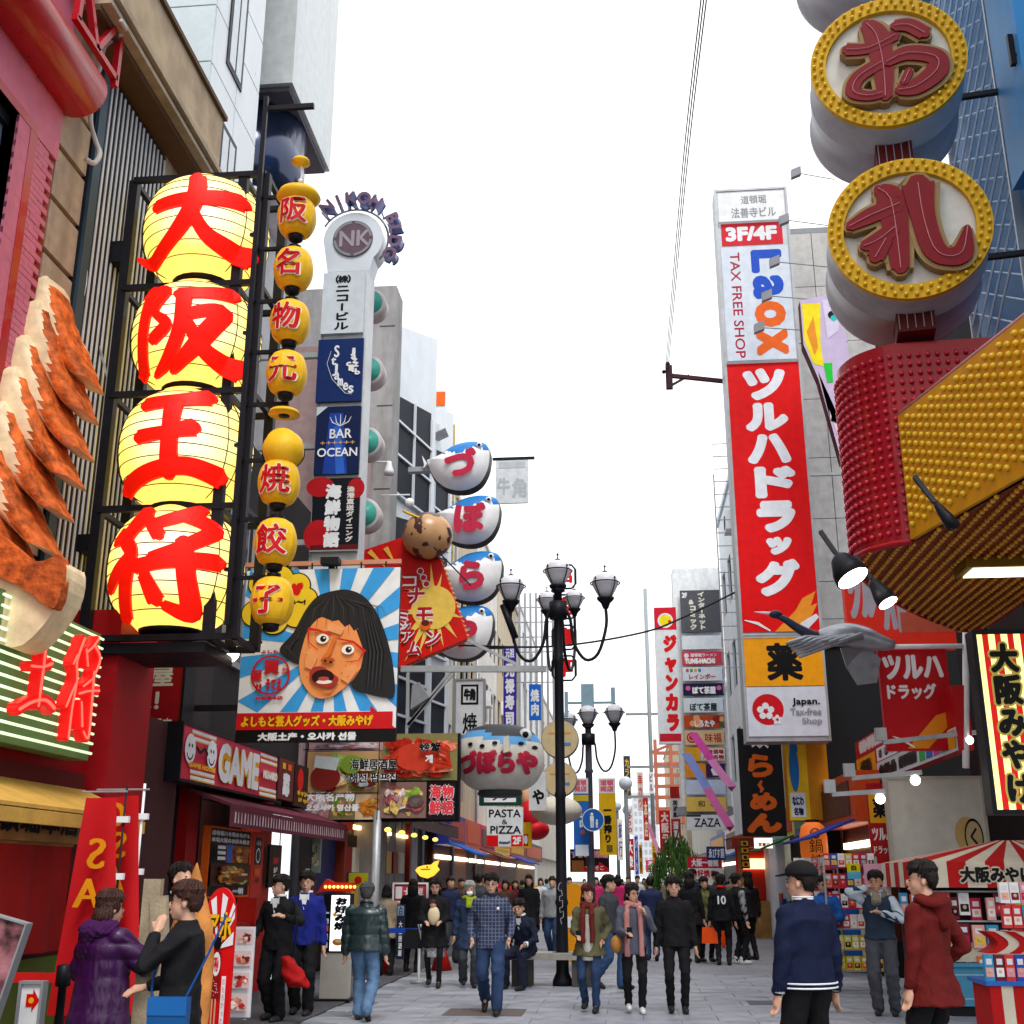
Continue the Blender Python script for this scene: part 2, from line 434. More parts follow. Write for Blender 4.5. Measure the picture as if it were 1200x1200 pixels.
# --- pink and red building
pb = thing('pink_building', 'pink brick building with deep red round cornice and dark framed window', 'building', (XL, 8, 0))
m = MB()
ww0, ww1, wz0, wz1 = -1.6, 1.42, 5.9, 8.75      # window in local y, z
m.box(-6, 0, -4, 1.2, 0, wz0, pink); m.box(-6, 0, -4, ww0, wz0, wz1, pink); m.box(-6, 0, ww1, 1.2, wz0, wz1, pink); m.box(-6, 0, -4, 1.98, wz1, 16, pink)
m.box(-6, -0.028, 1.2, 1.98, 0, wz1, DRED); m.box(-6, -0.3, ww0 + .01, ww1 - .01, wz0 + .01, wz1 - .01, DARKG); m.put('wall', pb)
br = MB(); br.box(0, 0.026, 0, 0.2, 0, 0.062, pink); bo = None
for r_ in range(56):
 for q in range(4):
  y = 1.2 + q * 0.208 - (0.1 if r_ % 2 else 0); wd = 1
  if y < 1.15: continue
  if y + .2 > 2.0: continue
  z = 5.0 + r_ * 0.068
  if z + .065 > wz1 + .02: continue
  l = (-0.026 + random.uniform(-.003, .003), y, z)
  if bo is None: bo = br.put('brick', pb, l)
  else: copy_obj(bo, pb, l)
fr = MB(); y0, y1 = ww0, ww1
for a, b, c, d in ((y0, y0 + .12, wz0, wz1), (y1 - .12, y1, wz0, wz1), (y0 + .12, y1 - .12, wz1 - .12, wz1), (y0 + .12, y1 - .12, wz0, wz0 + .12)): fr.box(-0.22, -0.1, a, b, c, d, STEEL)
fo = fr.put('window_frame', pb)
gl = MB(); gl.box(-0.17, -0.16, y0 + .12, y1 - .12, wz0 + .12, wz1 - .12, mat('sky_glass', (0.4, 0.5, 0.68), 0.06, spec=1.0, metal=0.5, var=0)); gl.put('window_pane', fo)
rv = MB(); rv.box(-0.1, 0.006, y1 + 0.0, y1 + 0.13, wz0, wz1 - .003, redpaint); rv.box(-0.1, 0.006, y0, y1 + .13, wz1, wz1 + .1, redpaint); rv.put('window_reveal', pb)
cz = 9.62
cn = MB(); cn.tube([(0.12, -4, cz), (0.12, 2.05, cz), (0.12, 2.12, cz)], [0.3, 0.3, 0.24], redpaint, 24); cn.put('cornice', pb)
bl = MB()
bz0 = 10.15
bl.box(-0.1, 0.25, 1.55, 2.5, bz0 + .8, 13.5, redpaint)
for i in range(10): bl.box(0.25, 0.285, 1.58 + i * 0.095, 1.63 + i * .095, bz0 + .8, 13.5, redpaint)
for a, b in (((.25, 1.55, bz0 + .8), (.25, 2.0, bz0)), ((.25, 2.5, bz0 + .8), (.25, 2.0, bz0)), ((.25, 1.55, bz0 + .8), (.25, 1.55, bz0)), ((.25, 2.5, bz0 + .8), (.25, 2.5, bz0 - .1)), ((.25, 1.5, bz0), (.25, 2.5, bz0))): bl.beam(a, b, .07, .07, redpaint)
bl.put('balcony', pb)
# --- tan building with louvres
tb = thing('tan_building', 'tan stone building with tall black recess of white vertical louvres', 'building', (XL - 0.03, 10, 0))
m = MB(); m.box(-6, -0.06, -0.01, 3.4, 0, 11.3, mat('backing_brown', (0.1, 0.06, 0.04), 0.8)); m.put('wall', tb)
panels = MB(); po = {}
zz = 3.4
while zz < 10.6:
 for (a, b) in ((0.0, 0.66), (2.62, 3.38)):
  key = round(b - a, 2)
  if key not in po:
   q = MB(); q.box(-0.06, 0.0, 0.012, key - 0.012, 0.03, 0.58, tan); po[key] = q.put('stone_panel', tb, (0, a, zz))
  else: copy_obj(po[key], tb, (random.uniform(-.004, .003), a, zz))
 zz += 0.62
q = MB(); q.box(-0.059, 0.02, 0.67, 2.6, 3.6, 10.55, mat('louvre_backing', (0.014, 0.015, 0.02), 0.7)); q.put('louvre_backing', tb)
sl = MB(); sl.box(0.022, 0.036, 0, 0.03, 3.65, 10.5, mat('louvre_white', (0.62, 0.63, 0.68), 0.4, dirt=0.2)); so_ = None
for i in range(15):
 y = 0.95 + i * 0.113
 if so_ is None: so_ = sl.put('louvre_slat', tb, (0, y, 0))
 else: copy_obj(so_, tb, (0, y, 0))
q = MB(); q.box(0.02, 0.06, 0.68, 0.85, 3.7, 10.4, mat('blue_grey_post', (0.03, 0.06, 0.09), 0.5)); q.put('post', tb)
q = MB()
q.box(-0.06, 0.3, -0.05, 3.42, 10.62, 10.7, brown); q.box(-0.06, 0.42, -0.05, 3.45, 10.7, 10.76, tan); q.box(-0.06, 0.34, -0.05, 3.43, 10.76, 10.82, BLACK); q.box(-0.06, 0.46, -0.05, 3.47, 10.82, 10.9, tan)
q.box(-0.06, 0.4, -0.05, 3.45, 10.9, 11.75, mat('rust_stained_parapet', (0.5, 0.38, 0.25), 0.8, var=0.3, scale=2.5, dirt=0.3)); q.box(-0.1, 0.45, -0.05, 3.5, 11.75, 11.82, brown)
q.put('cornice', tb)
pp = MB(); pts = [WX(142, 25, -5.25), WX(147, 35, -5.35), WX(138, 42, -5.45), WX(122, 55, -5.6), WX(118, 75, -5.64), WX(111, 100, -5.64), WX(106, 140, -5.64), WX(112, 165, -5.6), WX(117, 180, -5.55), WX(110, 191, -5.55), WX(100, 186, -5.6)]
def smooth(P, n=6):
 out = []; P = [Vector(p) for p in P]
 for i in range(len(P) - 1):
  p0 = P[max(i - 1, 0)]; p1 = P[i]; p2 = P[i + 1]; p3 = P[min(i + 2, len(P) - 1)]
  for k in range(n):
   t = k / n
   out.append(0.5 * ((2 * p1) + (p2 - p0) * t + (2 * p0 - 5 * p1 + 4 * p2 - p3) * t * t + (-p0 + 3 * p1 - 3 * p2 + p3) * t ** 3))
 out.append(P[-1]); return out
pp.tube(smooth(pts), 0.028, mat('pipe_grey', (0.5, 0.49, 0.46), 0.5), 8); tag(pp.put('conduit_pipe'), 'bent grey conduit pipe running down the tan stone wall', 'pipe')
# --- white panelled tower
wt = thing('panelled_tower', 'tall white metal panelled tower with black window slits', 'building', (XL, 13.75, 0))
m = MB(); m.box(-8, -0.04, 0.04, 2.1, 0, 26, DARKG); m.put('wall', wt)
joint = None; pc = {}
for r_ in range(8, 26):
 z = r_ * 1.0
 for q in range(2):
  a = 0.045 + q * 1.03
  k = 'f'
  if k not in pc:
   x = MB(); x.box(-0.04, 0, 0.012, 1.015, 0.012, 0.988, wpanel); pc[k] = x.put('cladding_panel', wt, (0, a, z))
  else: copy_obj(pc[k], wt, (0, a, z))
 for q in range(3):
  a = -1.3 * (q + 1)
  k = 's'
  if k not in pc:
   x = MB(); x.box(0.012, 1.288, 0, 0.04, 0.012, 0.988, mat('panel_aqua', (0.6, 0.72, 0.75), 0.25, var=0.05, dirt=0.1)); pc[k] = x.put('cladding_panel', wt, (a, 0, z))
  else: copy_obj(pc[k], wt, (a, 0, z))
for z0, z1 in ((10.2, 12.4), (13.4, 16.6), (18, 21)):
 x = MB(); x.box(-0.02, 0.02, 0.55, 1.25, z0, z1, STEEL); wf = x.put('window_frame', wt); x = MB(); x.box(0.021, 0.026, 0.64, 0.88, z0 + .1, z1 - .1, mat('pale_glass', (0.45, 0.52, 0.58), 0.1, spec=0.8)); x.box(0.021, 0.026, 0.94, 1.16, z0 + .1, z1 - .1, mat('pale_glass', (0.5,) * 3)); x.put('window_pane', wf)
# --- grey tower with dark glass drum
gt = thing('grey_tower', 'grey tower with a projecting box above a dark blue glass drum', 'building', (W(357, 170, 19.2).x - 1.12, 19.2, 0))
m = MB(); p1 = W(345, 118, 18.3)
m.box(-4, W(345, 60, 17.9).x - gt.location.x, -1.3, 1.6, p1.z + .1, 34, mat('tower_grey_panel', (0.62, 0.67, 0.68), 0.35, dirt=0.15)); m.box(-4, W(345, 60, 17.9).x - gt.location.x - .08, -1.2, 1.5, p1.z, p1.z + .1, mat('tower_underside', (0.14, 0.14, 0.16), 0.5)); m.put('projecting_box', gt)
m = MB(); zb_ = W(340, 226, 18.3).z; m.lathe([(1.12, zb_), (1.12, p1.z)], mat('drum_glass', (0.03, 0.045, 0.10), 0.15, 0.6, spec=0.9, var=0.3, scale=1.2), n=36); m.put('glass_drum', gt)
m = MB()
m.lathe([(1.17, zb_ - .02), (1.17, zb_ + .1)], WHITE, n=36); m.put('drum_rim', gt)
m = MB(); m.box(-3, .45, -1.2, 1.5, 0, zb_ - .1, mat('pale_tower_wall', (0.5, 0.52, 0.54), 0.5, dirt=.2)); m.put('lower_wall', gt)
# --- dark gap building behind the big lanterns
m = MB(); m.box(-9, XL - .03, 15.85, 20.5, 3.06, 8.2, mat('dark_gap_wall', (0.03, 0.028, 0.03), 0.8, bump=.2)); m.box(-9, XL - .01, 14.3, 15.845, 3.06, 9.0, mat('dark_gap_wall2', (0.05, 0.04, 0.045), 0.8))  # gap walls, each one even near-black tone
db = thing('shop_building', 'dark shop building over the game arcade', 'building', (0, 0, 0)); m.put('wall', db)
for i in range(4):
 x = MB(); x.box(XL - .03, XL + .02, 16.1 + i * 1.1, 16.9 + i * 1.1, 4.6, 6.9, GALV); wf = x.put('window_frame', db)
 x = MB(); x.box(XL + .02, XL + .024, 16.16 + i * 1.1, 16.84 + i * 1.1, 4.7, 6.8, GLASS); x.put('window_pane', wf)
# ================================================================== BIG LANTERNS
def brush(mb, pts, proj, m, n=7, back=0.03):
 """pts (x, y, w) in metres; proj maps (x, y) to a point; solid ribbon with rounded ends"""
 P = smooth([(p[0], p[1], p[2]) for p in pts], n)
 if len(P) < 2: return
 vs = []; k = 5; N_ = len(P); cols = []
 for i, p in enumerate(P):
  a = P[max(i - 1, 0)]; b = P[min(i + 1, N_ - 1)]; d = Vector((b.x - a.x, b.y - a.y)); d = d.normalized() if d.length > 1e-9 else Vector((1, 0)); q = Vector((-d.y, d.x))
  cols.append([(p.x + q.x * p.z * t, p.y + q.y * p.z * t) for t in (-.5, -.25, 0, .25, .5)])
 # rounded caps
 for end, s_ in ((0, -1), (N_ - 1, 1)):
  p = P[end]; a = P[max(end - 1, 0)]; b = P[min(end + 1, N_ - 1)]; d = Vector((b.x - a.x, b.y - a.y)).normalized() * s_; q = Vector((-d.y, d.x)) * s_
  col = [(p.x + d.x * p.z * .32 * (1 - (2 * t) ** 2) ** .5 + q.x * p.z * t * .75, p.y + d.y * p.z * .32 * (1 - (2 * t) ** 2) ** .5 + q.y * p.z * t * .75) for t in (-.5, -.25, 0, .25, .5)]
  if s_ < 0: cols.insert(0, col)
  else: cols.append(col)
 front = [proj(x, y, 0) for c in cols for x, y in c]; bk = [proj(x, y, back) for c in cols for x, y in c]; o = len(front)
 fs = [(i * k + j, i * k + j + 1, (i + 1) * k + j + 1, (i + 1) * k + j) for i in range(len(cols) - 1) for j in range(k - 1)]
 e = [i * k for i in range(len(cols))] + [(len(cols) - 1) * k + j for j in range(1, k)] + [i * k + k - 1 for i in range(len(cols) - 2, -1, -1)] + [j for j in range(k - 2, 0, -1)]
 fs += [(e[i], e[(i + 1) % len(e)], e[(i + 1) % len(e)] + o, e[i] + o) for i in range(len(e))]
 mb.add(front + bk, fs, m)
lred = mat('lantern_red', (0.85, 0.006, 0.004), 0.5, emit=0.32, ecol=(1, 0.01, 0.0), var=0.04)
def lantern_mat():
 m = bpy.data.materials.new('lit_lantern_paper'); m.use_nodes = True; t = m.node_tree; p = t.nodes['Principled BSDF']; N = t.nodes.new; L = t.links.new
 tc = N('ShaderNodeTexCoord'); ds = N('ShaderNodeVectorMath'); ds.operation = 'MULTIPLY'; ds.inputs[1].default_value = (1.5, 0.0, 1.9); L(tc.outputs['Object'], ds.inputs[0])
 ad = N('ShaderNodeVectorMath'); ad.operation = 'ADD'; ad.inputs[1].default_value = (-0.22, 0, -0.12); L(ds.outputs[0], ad.inputs[0])
 ln = N('ShaderNodeVectorMath'); ln.operation = 'LENGTH'; L(ad.outputs[0], ln.inputs[0])
 no = N('ShaderNodeTexNoise'); no.inputs['Scale'].default_value = 2.2; L(tc.outputs['Object'], no.inputs['Vector'])
 sm = N('ShaderNodeMath'); sm.operation = 'MULTIPLY_ADD'; sm.inputs[1].default_value = 0.7; L(no.outputs['Fac'], sm.inputs[0]); L(ln.outputs[1], sm.inputs[2])
 cr = N('ShaderNodeValToRGB'); cr.color_ramp.elements[0].position = 0.42; cr.color_ramp.elements[0].color = (1, 0.93, 0.62, 1); cr.color_ramp.elements[1].position = 1.35 / 1.0 if False else 1.0; cr.color_ramp.elements[1].color = (0.95, 0.66, 0.12, 1)
 e = cr.color_ramp.elements.new(0.74); e.color = (1.0, 0.86, 0.36, 1)
 sc = N('ShaderNodeMath'); sc.operation = 'MULTIPLY'; sc.inputs[1].default_value = 0.72; L(sm.outputs[0], sc.inputs[0]); L(sc.outputs[0], cr.inputs[0])
 L(cr.outputs[0], p.inputs['Emission Color']); p.inputs['Emission Strength'].default_value = 0.92
 p.inputs['Base Color'].default_value = (0.55, 0.4, 0.12, 1); p.inputs['Roughness'].default_value = 0.5
 return m
LM = lantern_mat()
LY = 11.4
CH = {
'大': [[(.10, .31, .12), (.5, .27, .13), (.86, .2, .17)], [(.48, .0, .14), (.5, .2, .15), (.44, .45, .14), (.27, .68, .12), (.06, .82, .10), (-.12, .74, .04)], [(.48, .42, .10), (.62, .66, .14), (.95, .8, .2)]],
'阪': [[(.16, .06, .13), (.1, .5, .11), (.07, .9, .13)], [(.1, .12, .1), (.3, .1, .1), (.22, .33, .07), (.34, .48, .1), (.2, .62, .1)], [(.42, .15, .12), (.6, .12, .11), (.84, .06, .15)], [(.48, .15, .13), (.47, .5, .11), (.36, .8, .1), (.22, .95, .06)], [(.54, .38, .1), (.8, .3, .12), (.62, .65, .13), (.38, .93, .06)], [(.53, .46, .09), (.68, .74, .14), (.94, .88, .2)]],
'王': [[(.2, .13, .13), (.5, .1, .12), (.73, .03, .15)], [(.47, .1, .15), (.47, .45, .13), (.46, .8, .15)], [(.18, .46, .12), (.45, .43, .11), (.66, .37, .15)], [(.02, .88, .14), (.3, .78, .13), (.6, .73, .14), (.84, .78, .17)]],
'将': [[(.32, .02, .15), (.16, .26, .13), (.22, .42, .12), (.17, .7, .12), (.16, .97, .12)], [(.22, .45, .12), (.1, .56, .12), (-.02, .7, .1)], [(.14, .2, .12), (.04, .3, .08)], [(.42, .14, .1), (.58, .07, .11), (.74, -.03, .1)], [(.62, .05, .12), (.84, .16, .12), (.66, .36, .11), (.4, .47, .08)], [(.36, .12, .1), (.46, .27, .11)], [(.28, .55, .12), (.55, .5, .12), (.9, .46, .14)], [(.66, .3, .12), (.69, .6, .13), (.7, .92, .13), (.52, .88, .08)], [(.36, .62, .1), (.46, .84, .14)]],
}
fr_ = thing('steel_rig', 'black steel frame bolted to the wall holding four giant lit lanterns', 'sign frame', (-4.75, LY, 3.976)); fr_.scale = (.95, .95, .95)
m = MB()
z1 = 5.72; dY = 0.75
for xx in (-0.80, 0.58, 0.86):
 for yy in (0.0, dY): m.box(xx - .055, xx + .055, yy - .05, yy + .05, -.02, z1, STEEL)
for zz in (0.0, 1.47, 2.86, 4.24, z1):
 for yy in (-.034, dY): m.box(-.80, .86, yy - .03, yy + .03, zz - .035, zz + .035, STEEL)
 for xx in (-.80, .58, .86): m.box(xx - .03, xx + .03, .04, dY - .05, zz - .03, zz + .03, STEEL)
for zz in (0.75, 2.2, 3.6, 4.9):
 m.box(.62, .82, -.02, .02, zz - .02, zz + .02, STEEL)
m.put('frame', fr_)
m = MB(); m.box(-1.55, -.84, -.02, .26, 4.62, 4.9, STEEL); m.box(-1.2, -.84, 0, .2, 1.0, 1.2, STEEL); m.beam((-1.4, 0, 4.6), (-.84, 0, 3.0), .02, .02, GALV); m.beam((-1.3, 0.3, 3.6), (-.84, 0.3, 4.4), .02, .02, GALV); m.put('wall_arm', fr_)
m = MB(); m.box(-.78, .56, -.02, .9, -.16, -.05, STEEL); m.put('base_tray', fr_)
for i, (ch, bx) in enumerate((('大', (162, 208, 303, 322)), ('阪', (148, 330, 293, 448)), ('王', (133, 455, 283, 588)), ('将', (119, 592, 272, 733)))):
 a = W(bx[0], (bx[1] + bx[3]) / 2, LY); b = W(bx[2], (bx[1] + bx[3]) / 2, LY); zt = W(210, bx[1], LY).z; zb = W(210, bx[3], LY).z
 wd = b.x - a.x; hh = zt - zb; R = wd / 2
 ln = thing('giant_lantern', ['lit paper lantern with red character 大 at the top of the steel frame', 'lit paper lantern with red character 阪, second from the frame top', 'lit paper lantern with red character 王, third from the frame top', 'lit paper lantern with red character 将 at the foot of the steel frame'][i], 'lantern', ((a.x + b.x) / 2, LY + .3, (zt + zb) / 2), 0, 'giant lit lanterns in the steel frame')
 def rad(z): 
  t = min(1, abs(z) / (hh / 2)); return R * (1 - t ** 3.2) ** (1 / 2.4) * .55 + R * .45 * (1 - .45 * t * t) if t < 1 else R * .28
 n = 26; prof = [(rad(-hh / 2 + hh * j / n) * (1 if 0 < j < n else .3 + .7), -hh / 2 + hh * j / n) for j in range(n + 1)]
 prof = [(r_ if abs(z) < hh * .499 else R * .5, z) for r_, z in prof]
 m = MB(); m.lathe(prof, LM, n=40); pap = m.put('paper', ln)
 m = MB()
 for j in range(1, 10):
  z = -hh / 2 + hh * j / 10; rr = rad(z)
  m.tube([(rr * 1.006 * cos(t * pi / 20), rr * 1.006 * sin(t * pi / 20), z) for t in range(41)], 0.006, STEEL, 4, False)
 for an in (-20, -34, 200): m.tube([((rad(z_) + .015) * cos(radians(an)), (rad(z_) + .015) * sin(radians(an)), z_) for z_ in [-hh * .49 + hh * .98 * j / 16 for j in range(17)]], 0.007, STEEL, 4, False)
 m.put('wire_rib', ln)
 m = MB(); m.lathe([(R * .45, -hh / 2 - .05), (R * .5, -hh / 2 + .02)], STEEL); m.lathe([(R * .5, hh / 2 - .02), (R * .45, hh / 2 + .04)], STEEL); m.put('end_ring', ln)
 m = MB(); kk = [0]
 for st in CH[ch]:
  kk[0] += 1; off = kk[0] * .004
  fy = LY - R * .8 + .3; ca = W((bx[0] + bx[2]) / 2, (bx[1] + bx[3]) / 2, fy); ox, oz = ca.x - (a.x + b.x) / 2, ca.z - (zt + zb) / 2; kq = fy / LY
  def pr(x, y, bk):
   xs, ys = x + ox, max(-hh * .49, min(hh * .49, y + oz)); rs = max(rad(ys), rad(ys * .8) * .97); q = max(max(rs * rs - xs * xs, 0) ** .5, R * .45)
   return (x + ox, -q - .055 - off + bk, y + oz)
  brush(m, [((p[0] - .49) * wd * kq * .88, (.5 - p[1]) * hh * kq * .9, p[2] * wd * kq * .92) for p in st], pr, lred, back=0.05)
 m.put('character', ln)
# ------------------------------------------------------------------ small hanging lanterns
SY = 11.25
yl = mat('small_lantern_yellow', (0.86, 0.5, 0.02), 0.42, var=0.12, scale=8, dirt=0.1)
SX = [(348, 255, '阪'), (344, 316, '名'), (340, 378, '物'), (336, 438, '元'), (327, 566, '焼'), (323, 636, '餃'), (319, 705, '子')]
post = thing('lantern_post', 'thin black steel post with short arms carrying the small yellow lanterns', 'post', (-3.815, SY, 4.07))
m = MB(); m.box(-.14 - .025, -.14 + .025, -.025, .025, 0, 6.3, STEEL)
for px, py, ch in SX + [(331, 500, '')]:
 p = W(px, py - 32, SY) - Vector((-3.815, SY, 4.07)); m.box(-.14, .32, .1, .14, p.z - .02, p.z + .02, STEEL); m.box(-.16, -.12, 0, .14, p.z - .02, p.z + .02, STEEL)
m.box(-.14, .4, .1, .15, 6.2, 6.26, STEEL); m.put('post', post)
for i, (px, py, ch) in enumerate(SX):
 hp = 27; c = W(px, py, SY); R = 0.204; hh = .475
 ln = thing('small_lantern', 'small yellow lantern with red ' + ch + ', ' + ['topmost intact one of its column', 'second intact one from the top', 'third, between 名 and 元', 'fourth, above the tipped lantern', 'below the tipped lantern', 'second from the bottom of its column', 'lowest, before the comedian poster'][i], 'lantern', c, 0, 'small yellow lanterns hanging in a column')
 pr = [(R * 1.08 * (.5 + .5 * sin(pi * j / 14) ** .5), -hh / 2 + hh * j / 14) for j in range(15)]
 m = MB()
 vs = []
 for r_, z in pr:
  for j in range(32): a = 2 * pi * j / 32; q = r_ * (1 - .02 * (j % 2)); vs.append((q * cos(a), q * sin(a), z))
 m.add(vs, [(i_ * 32 + j, i_ * 32 + (j + 1) % 32, (i_ + 1) * 32 + (j + 1) % 32, (i_ + 1) * 32 + j) for i_ in range(14) for j in range(32)] + [tuple(range(31, -1, -1)), tuple(14 * 32 + j for j in range(32))], yl)
 m.put('lantern_body', ln)
 m = MB(); m.lathe([(.06, hh / 2 - .02), (.075, hh / 2 + .05), (.03, hh / 2 + .07)], STEEL, n=12); m.lathe([(.05, -hh / 2 - .07), (.08, -hh / 2 - .05), (.09, -hh / 2 + .01)], STEEL, n=12); m.tube([(0, 0, hh / 2), (0, .1, hh / 2 + .12)], .01, STEEL, 5); m.put('cap', ln)
 a, fs = glyph(ch); m = MB()
 for col, bo_, dp in ((pm('#f3e3d0'), .045, .012), (pm('#c81014'), .018, .02)):
  for sh, (dx, dz) in enumerate(SHIFT):
   X_ = (a[:, 0] - .5) * .32 + dx * bo_ * .4 + .005; Z_ = (a[:, 1] - .38) * .32 - .015 + dz * bo_ * .42
   Yv = -np.sqrt(np.maximum(0.001, (R * 1.02) ** 2 - X_ ** 2)) - dp - sh * .0004
   m.add(np.stack([X_, Yv, Z_], 1).tolist(), fs, col)
 m.put('character', ln)
# broken top lantern and the tipped one
c = W(350, 232, SY); ln = thing('broken_lantern', 'flattened yellow lantern cap at the very top of the thin post', 'lantern', c); m = MB(); m.lathe([(.05, .09), (.22, .06), (.25, 0), (.2, -.06), (.04, -.08)], yl, n=24); m.put('lantern_body', ln)
m = MB(); m.tube([(0, 0, .1), (.02, 0, .3), (0, 0, .45)], .012, WHITE, 6); m.ball((0.01, 0, .22), .03, WHITE); m.lathe([(.03, .42), (.11, .46), (.09, .5), (.02, .53)], yl, n=12); m.put('hook', ln)
c = W(332, 527, SY); ln = thing('tipped_lantern', 'small yellow lantern tipped sideways showing its round underside below 元', 'lantern', c); ln.rotation_euler = (radians(70), radians(20), 0)
m = MB(); m.lathe([(.08, -.2), (.15, -.19), (.21, -.08), (.215, .05), (.15, .18)], yl, n=24); m.put('lantern_body', ln); m = MB(); m.lathe([(.05, -.24), (.07, -.2)], STEEL, n=14); m.lathe([(.215, -.09), (.219, -.085)], STEEL, n=24); m.put('cap', ln)
c = W(333, 484, SY); ln = thing('hanging_lantern_cap', 'loose yellow ring shaped cap hanging between two small lanterns', 'lantern cap', c); m = MB(); m.lathe([(.08, .03), (.15, .02), (.17, -.02), (.06, -.03)], yl, n=20); m.lathe([(.05, .06), (.06, -.04)], STEEL, n=12); m.put('ring', ln)
# ================================================================== GIANT GYOZA MODEL
gy_o = mat('fried_gyoza_crust', (0.68, 0.13, 0.02), 0.6, var=0.7, scale=9, bump=1.0, bscale=18, dirt=0.85)
gy_c = mat('gyoza_dough', (0.86, 0.68, 0.42), 0.45, var=0.22, scale=6, bump=0.4, bscale=14, dirt=.2)
gz = thing('gyoza_model', 'giant model of fried gyoza dumplings with orange charred sides', 'food model', W(40, 600, 9.9))
gc = Vector(gz.location)
def gyoza(kx, ky, tx, ty, Y, wd=1.0):
 m = MB(); top = W(kx, ky - 10, Y) - gc; tip = W(tx, ty, Y) - gc; n = 24; N_ = 44; vs = []; fs = []; mats_ = []
 for i in range(n + 1):
  s_ = i / n; z = top.z + (tip.z - top.z) * s_
  xc = top.x - .1 + (tip.x - top.x + .04) * (s_ ** 1.35) * .86
  rx = (0.15 + .03 * sin(pi * s_) - .06 * s_ ** 2) * wd; ry = (.26 + .05 * sin(3 * s_))
  if i == 0: rx *= .72; ry *= .7; z += .03
  if i == n: rx *= .92
  lift = 0.05 * max(0, s_ - .75) * 4
  for j in range(N_):
   a = 2 * pi * j / N_; ca, sa = cos(a), sin(a)
   q = abs(ca) ** .45 * (1 if ca > 0 else -1); u_ = abs(sa) ** .45 * (1 if sa > 0 else -1)
   crimp = .014 * sin(9 * s_ + 3 * a) + .008 * sin(31 * s_ + 5 * a)
   vs.append((xc + q * rx + crimp + lift * (q + 1) * .25, Y - gc.y + u_ * ry, z + (lift * .6 * (q + 1)) * .5 - .05 * (q - .2) * s_))
 for i in range(n):
  for j in range(N_):
   a = 2 * pi * (j + .5) / N_
   orange = (i > 1) and cos(a) > 0.86 - 1.35 * (i / n) and not (cos(a) > .8 and sin(a) > .5) and (sin(a) < .8)
   fs.append((i * N_ + j, i * N_ + (j + 1) % N_, (i + 1) * N_ + (j + 1) % N_, (i + 1) * N_ + j)); mats_.append(orange)
 m.add(vs, [f for f, o_ in zip(fs, mats_) if o_], gy_o, True)
 m.add(vs, [f for f, o_ in zip(fs, mats_) if not o_] + [tuple(range(N_))[::-1], tuple(n * N_ + j for j in range(N_))], gy_c, True)
 # dough lobe bulging to the left
 return m.put('dumpling', gz)
for (kx, ky, tx, ty, Y) in ((66, 346, 118, 452, 10.25), (58, 374, 112, 488, 10.1), (44, 415, 108, 532, 9.95), (32, 452, 98, 566, 9.8), (18, 492, 84, 604, 9.65), (4, 535, 72, 648, 9.5), (-14, 575, 60, 690, 9.35), (14, 275, 40, 400, 10.3), (2, 305, 30, 430, 10.15), (-14, 340, 22, 465, 10.0)):
 gyoza(kx, ky, tx, ty, Y)
m = MB(); c = W(-40, 690, 9.2) - gc   # the big slab in front
P_ = [W(-60, 590, 9.0), W(10, 640, 9.0), W(50, 672, 9.0), W(80, 660, 9.0), W(74, 705, 9.0), W(30, 757, 9.0), W(-10, 752, 9.0), W(-70, 740, 9.0)]
P_ = [p - gc for p in P_]
m.prism([(p.x, p.z) for p in smooth(P_, 4)], -.95, -.6, gy_c); 
Q = [W(-60, 585, 9.0), W(10, 632, 9.0), W(50, 662, 9.0), W(80, 656, 9.0), W(72, 716, 9.0), W(30, 690, 9.0), W(-60, 650, 9.0)]
Q = [p - gc for p in Q]; m.prism([(p.x, p.z) for p in smooth(Q, 4)], -1.02, -.9, gy_o); o = m.put('dumpling', gz)
bv = o.modifiers.new('b', 'BEVEL'); bv.width = 0.02; bv.segments = 2; bv.limit_method = 'ANGLE'
pl = thing('giant_plate', 'big white plate behind the fried gyoza model', 'plate', W(-10, 330, 10.7)); m = MB()
m.lathe([(0.3, .05), (.75, .02), (1.0, -.06), (1.02, -.08), (.7, .06), (.3, .09)], pm('#f2ebe4', 0.25), n=48, axis='y', smooth=True); o = m.put('dish', pl, rot=(0, 0, radians(12)))
m = MB(); m.box(-.8, -.1, 0.1, .2, -.06, .06, STEEL); m.put('bracket', pl)
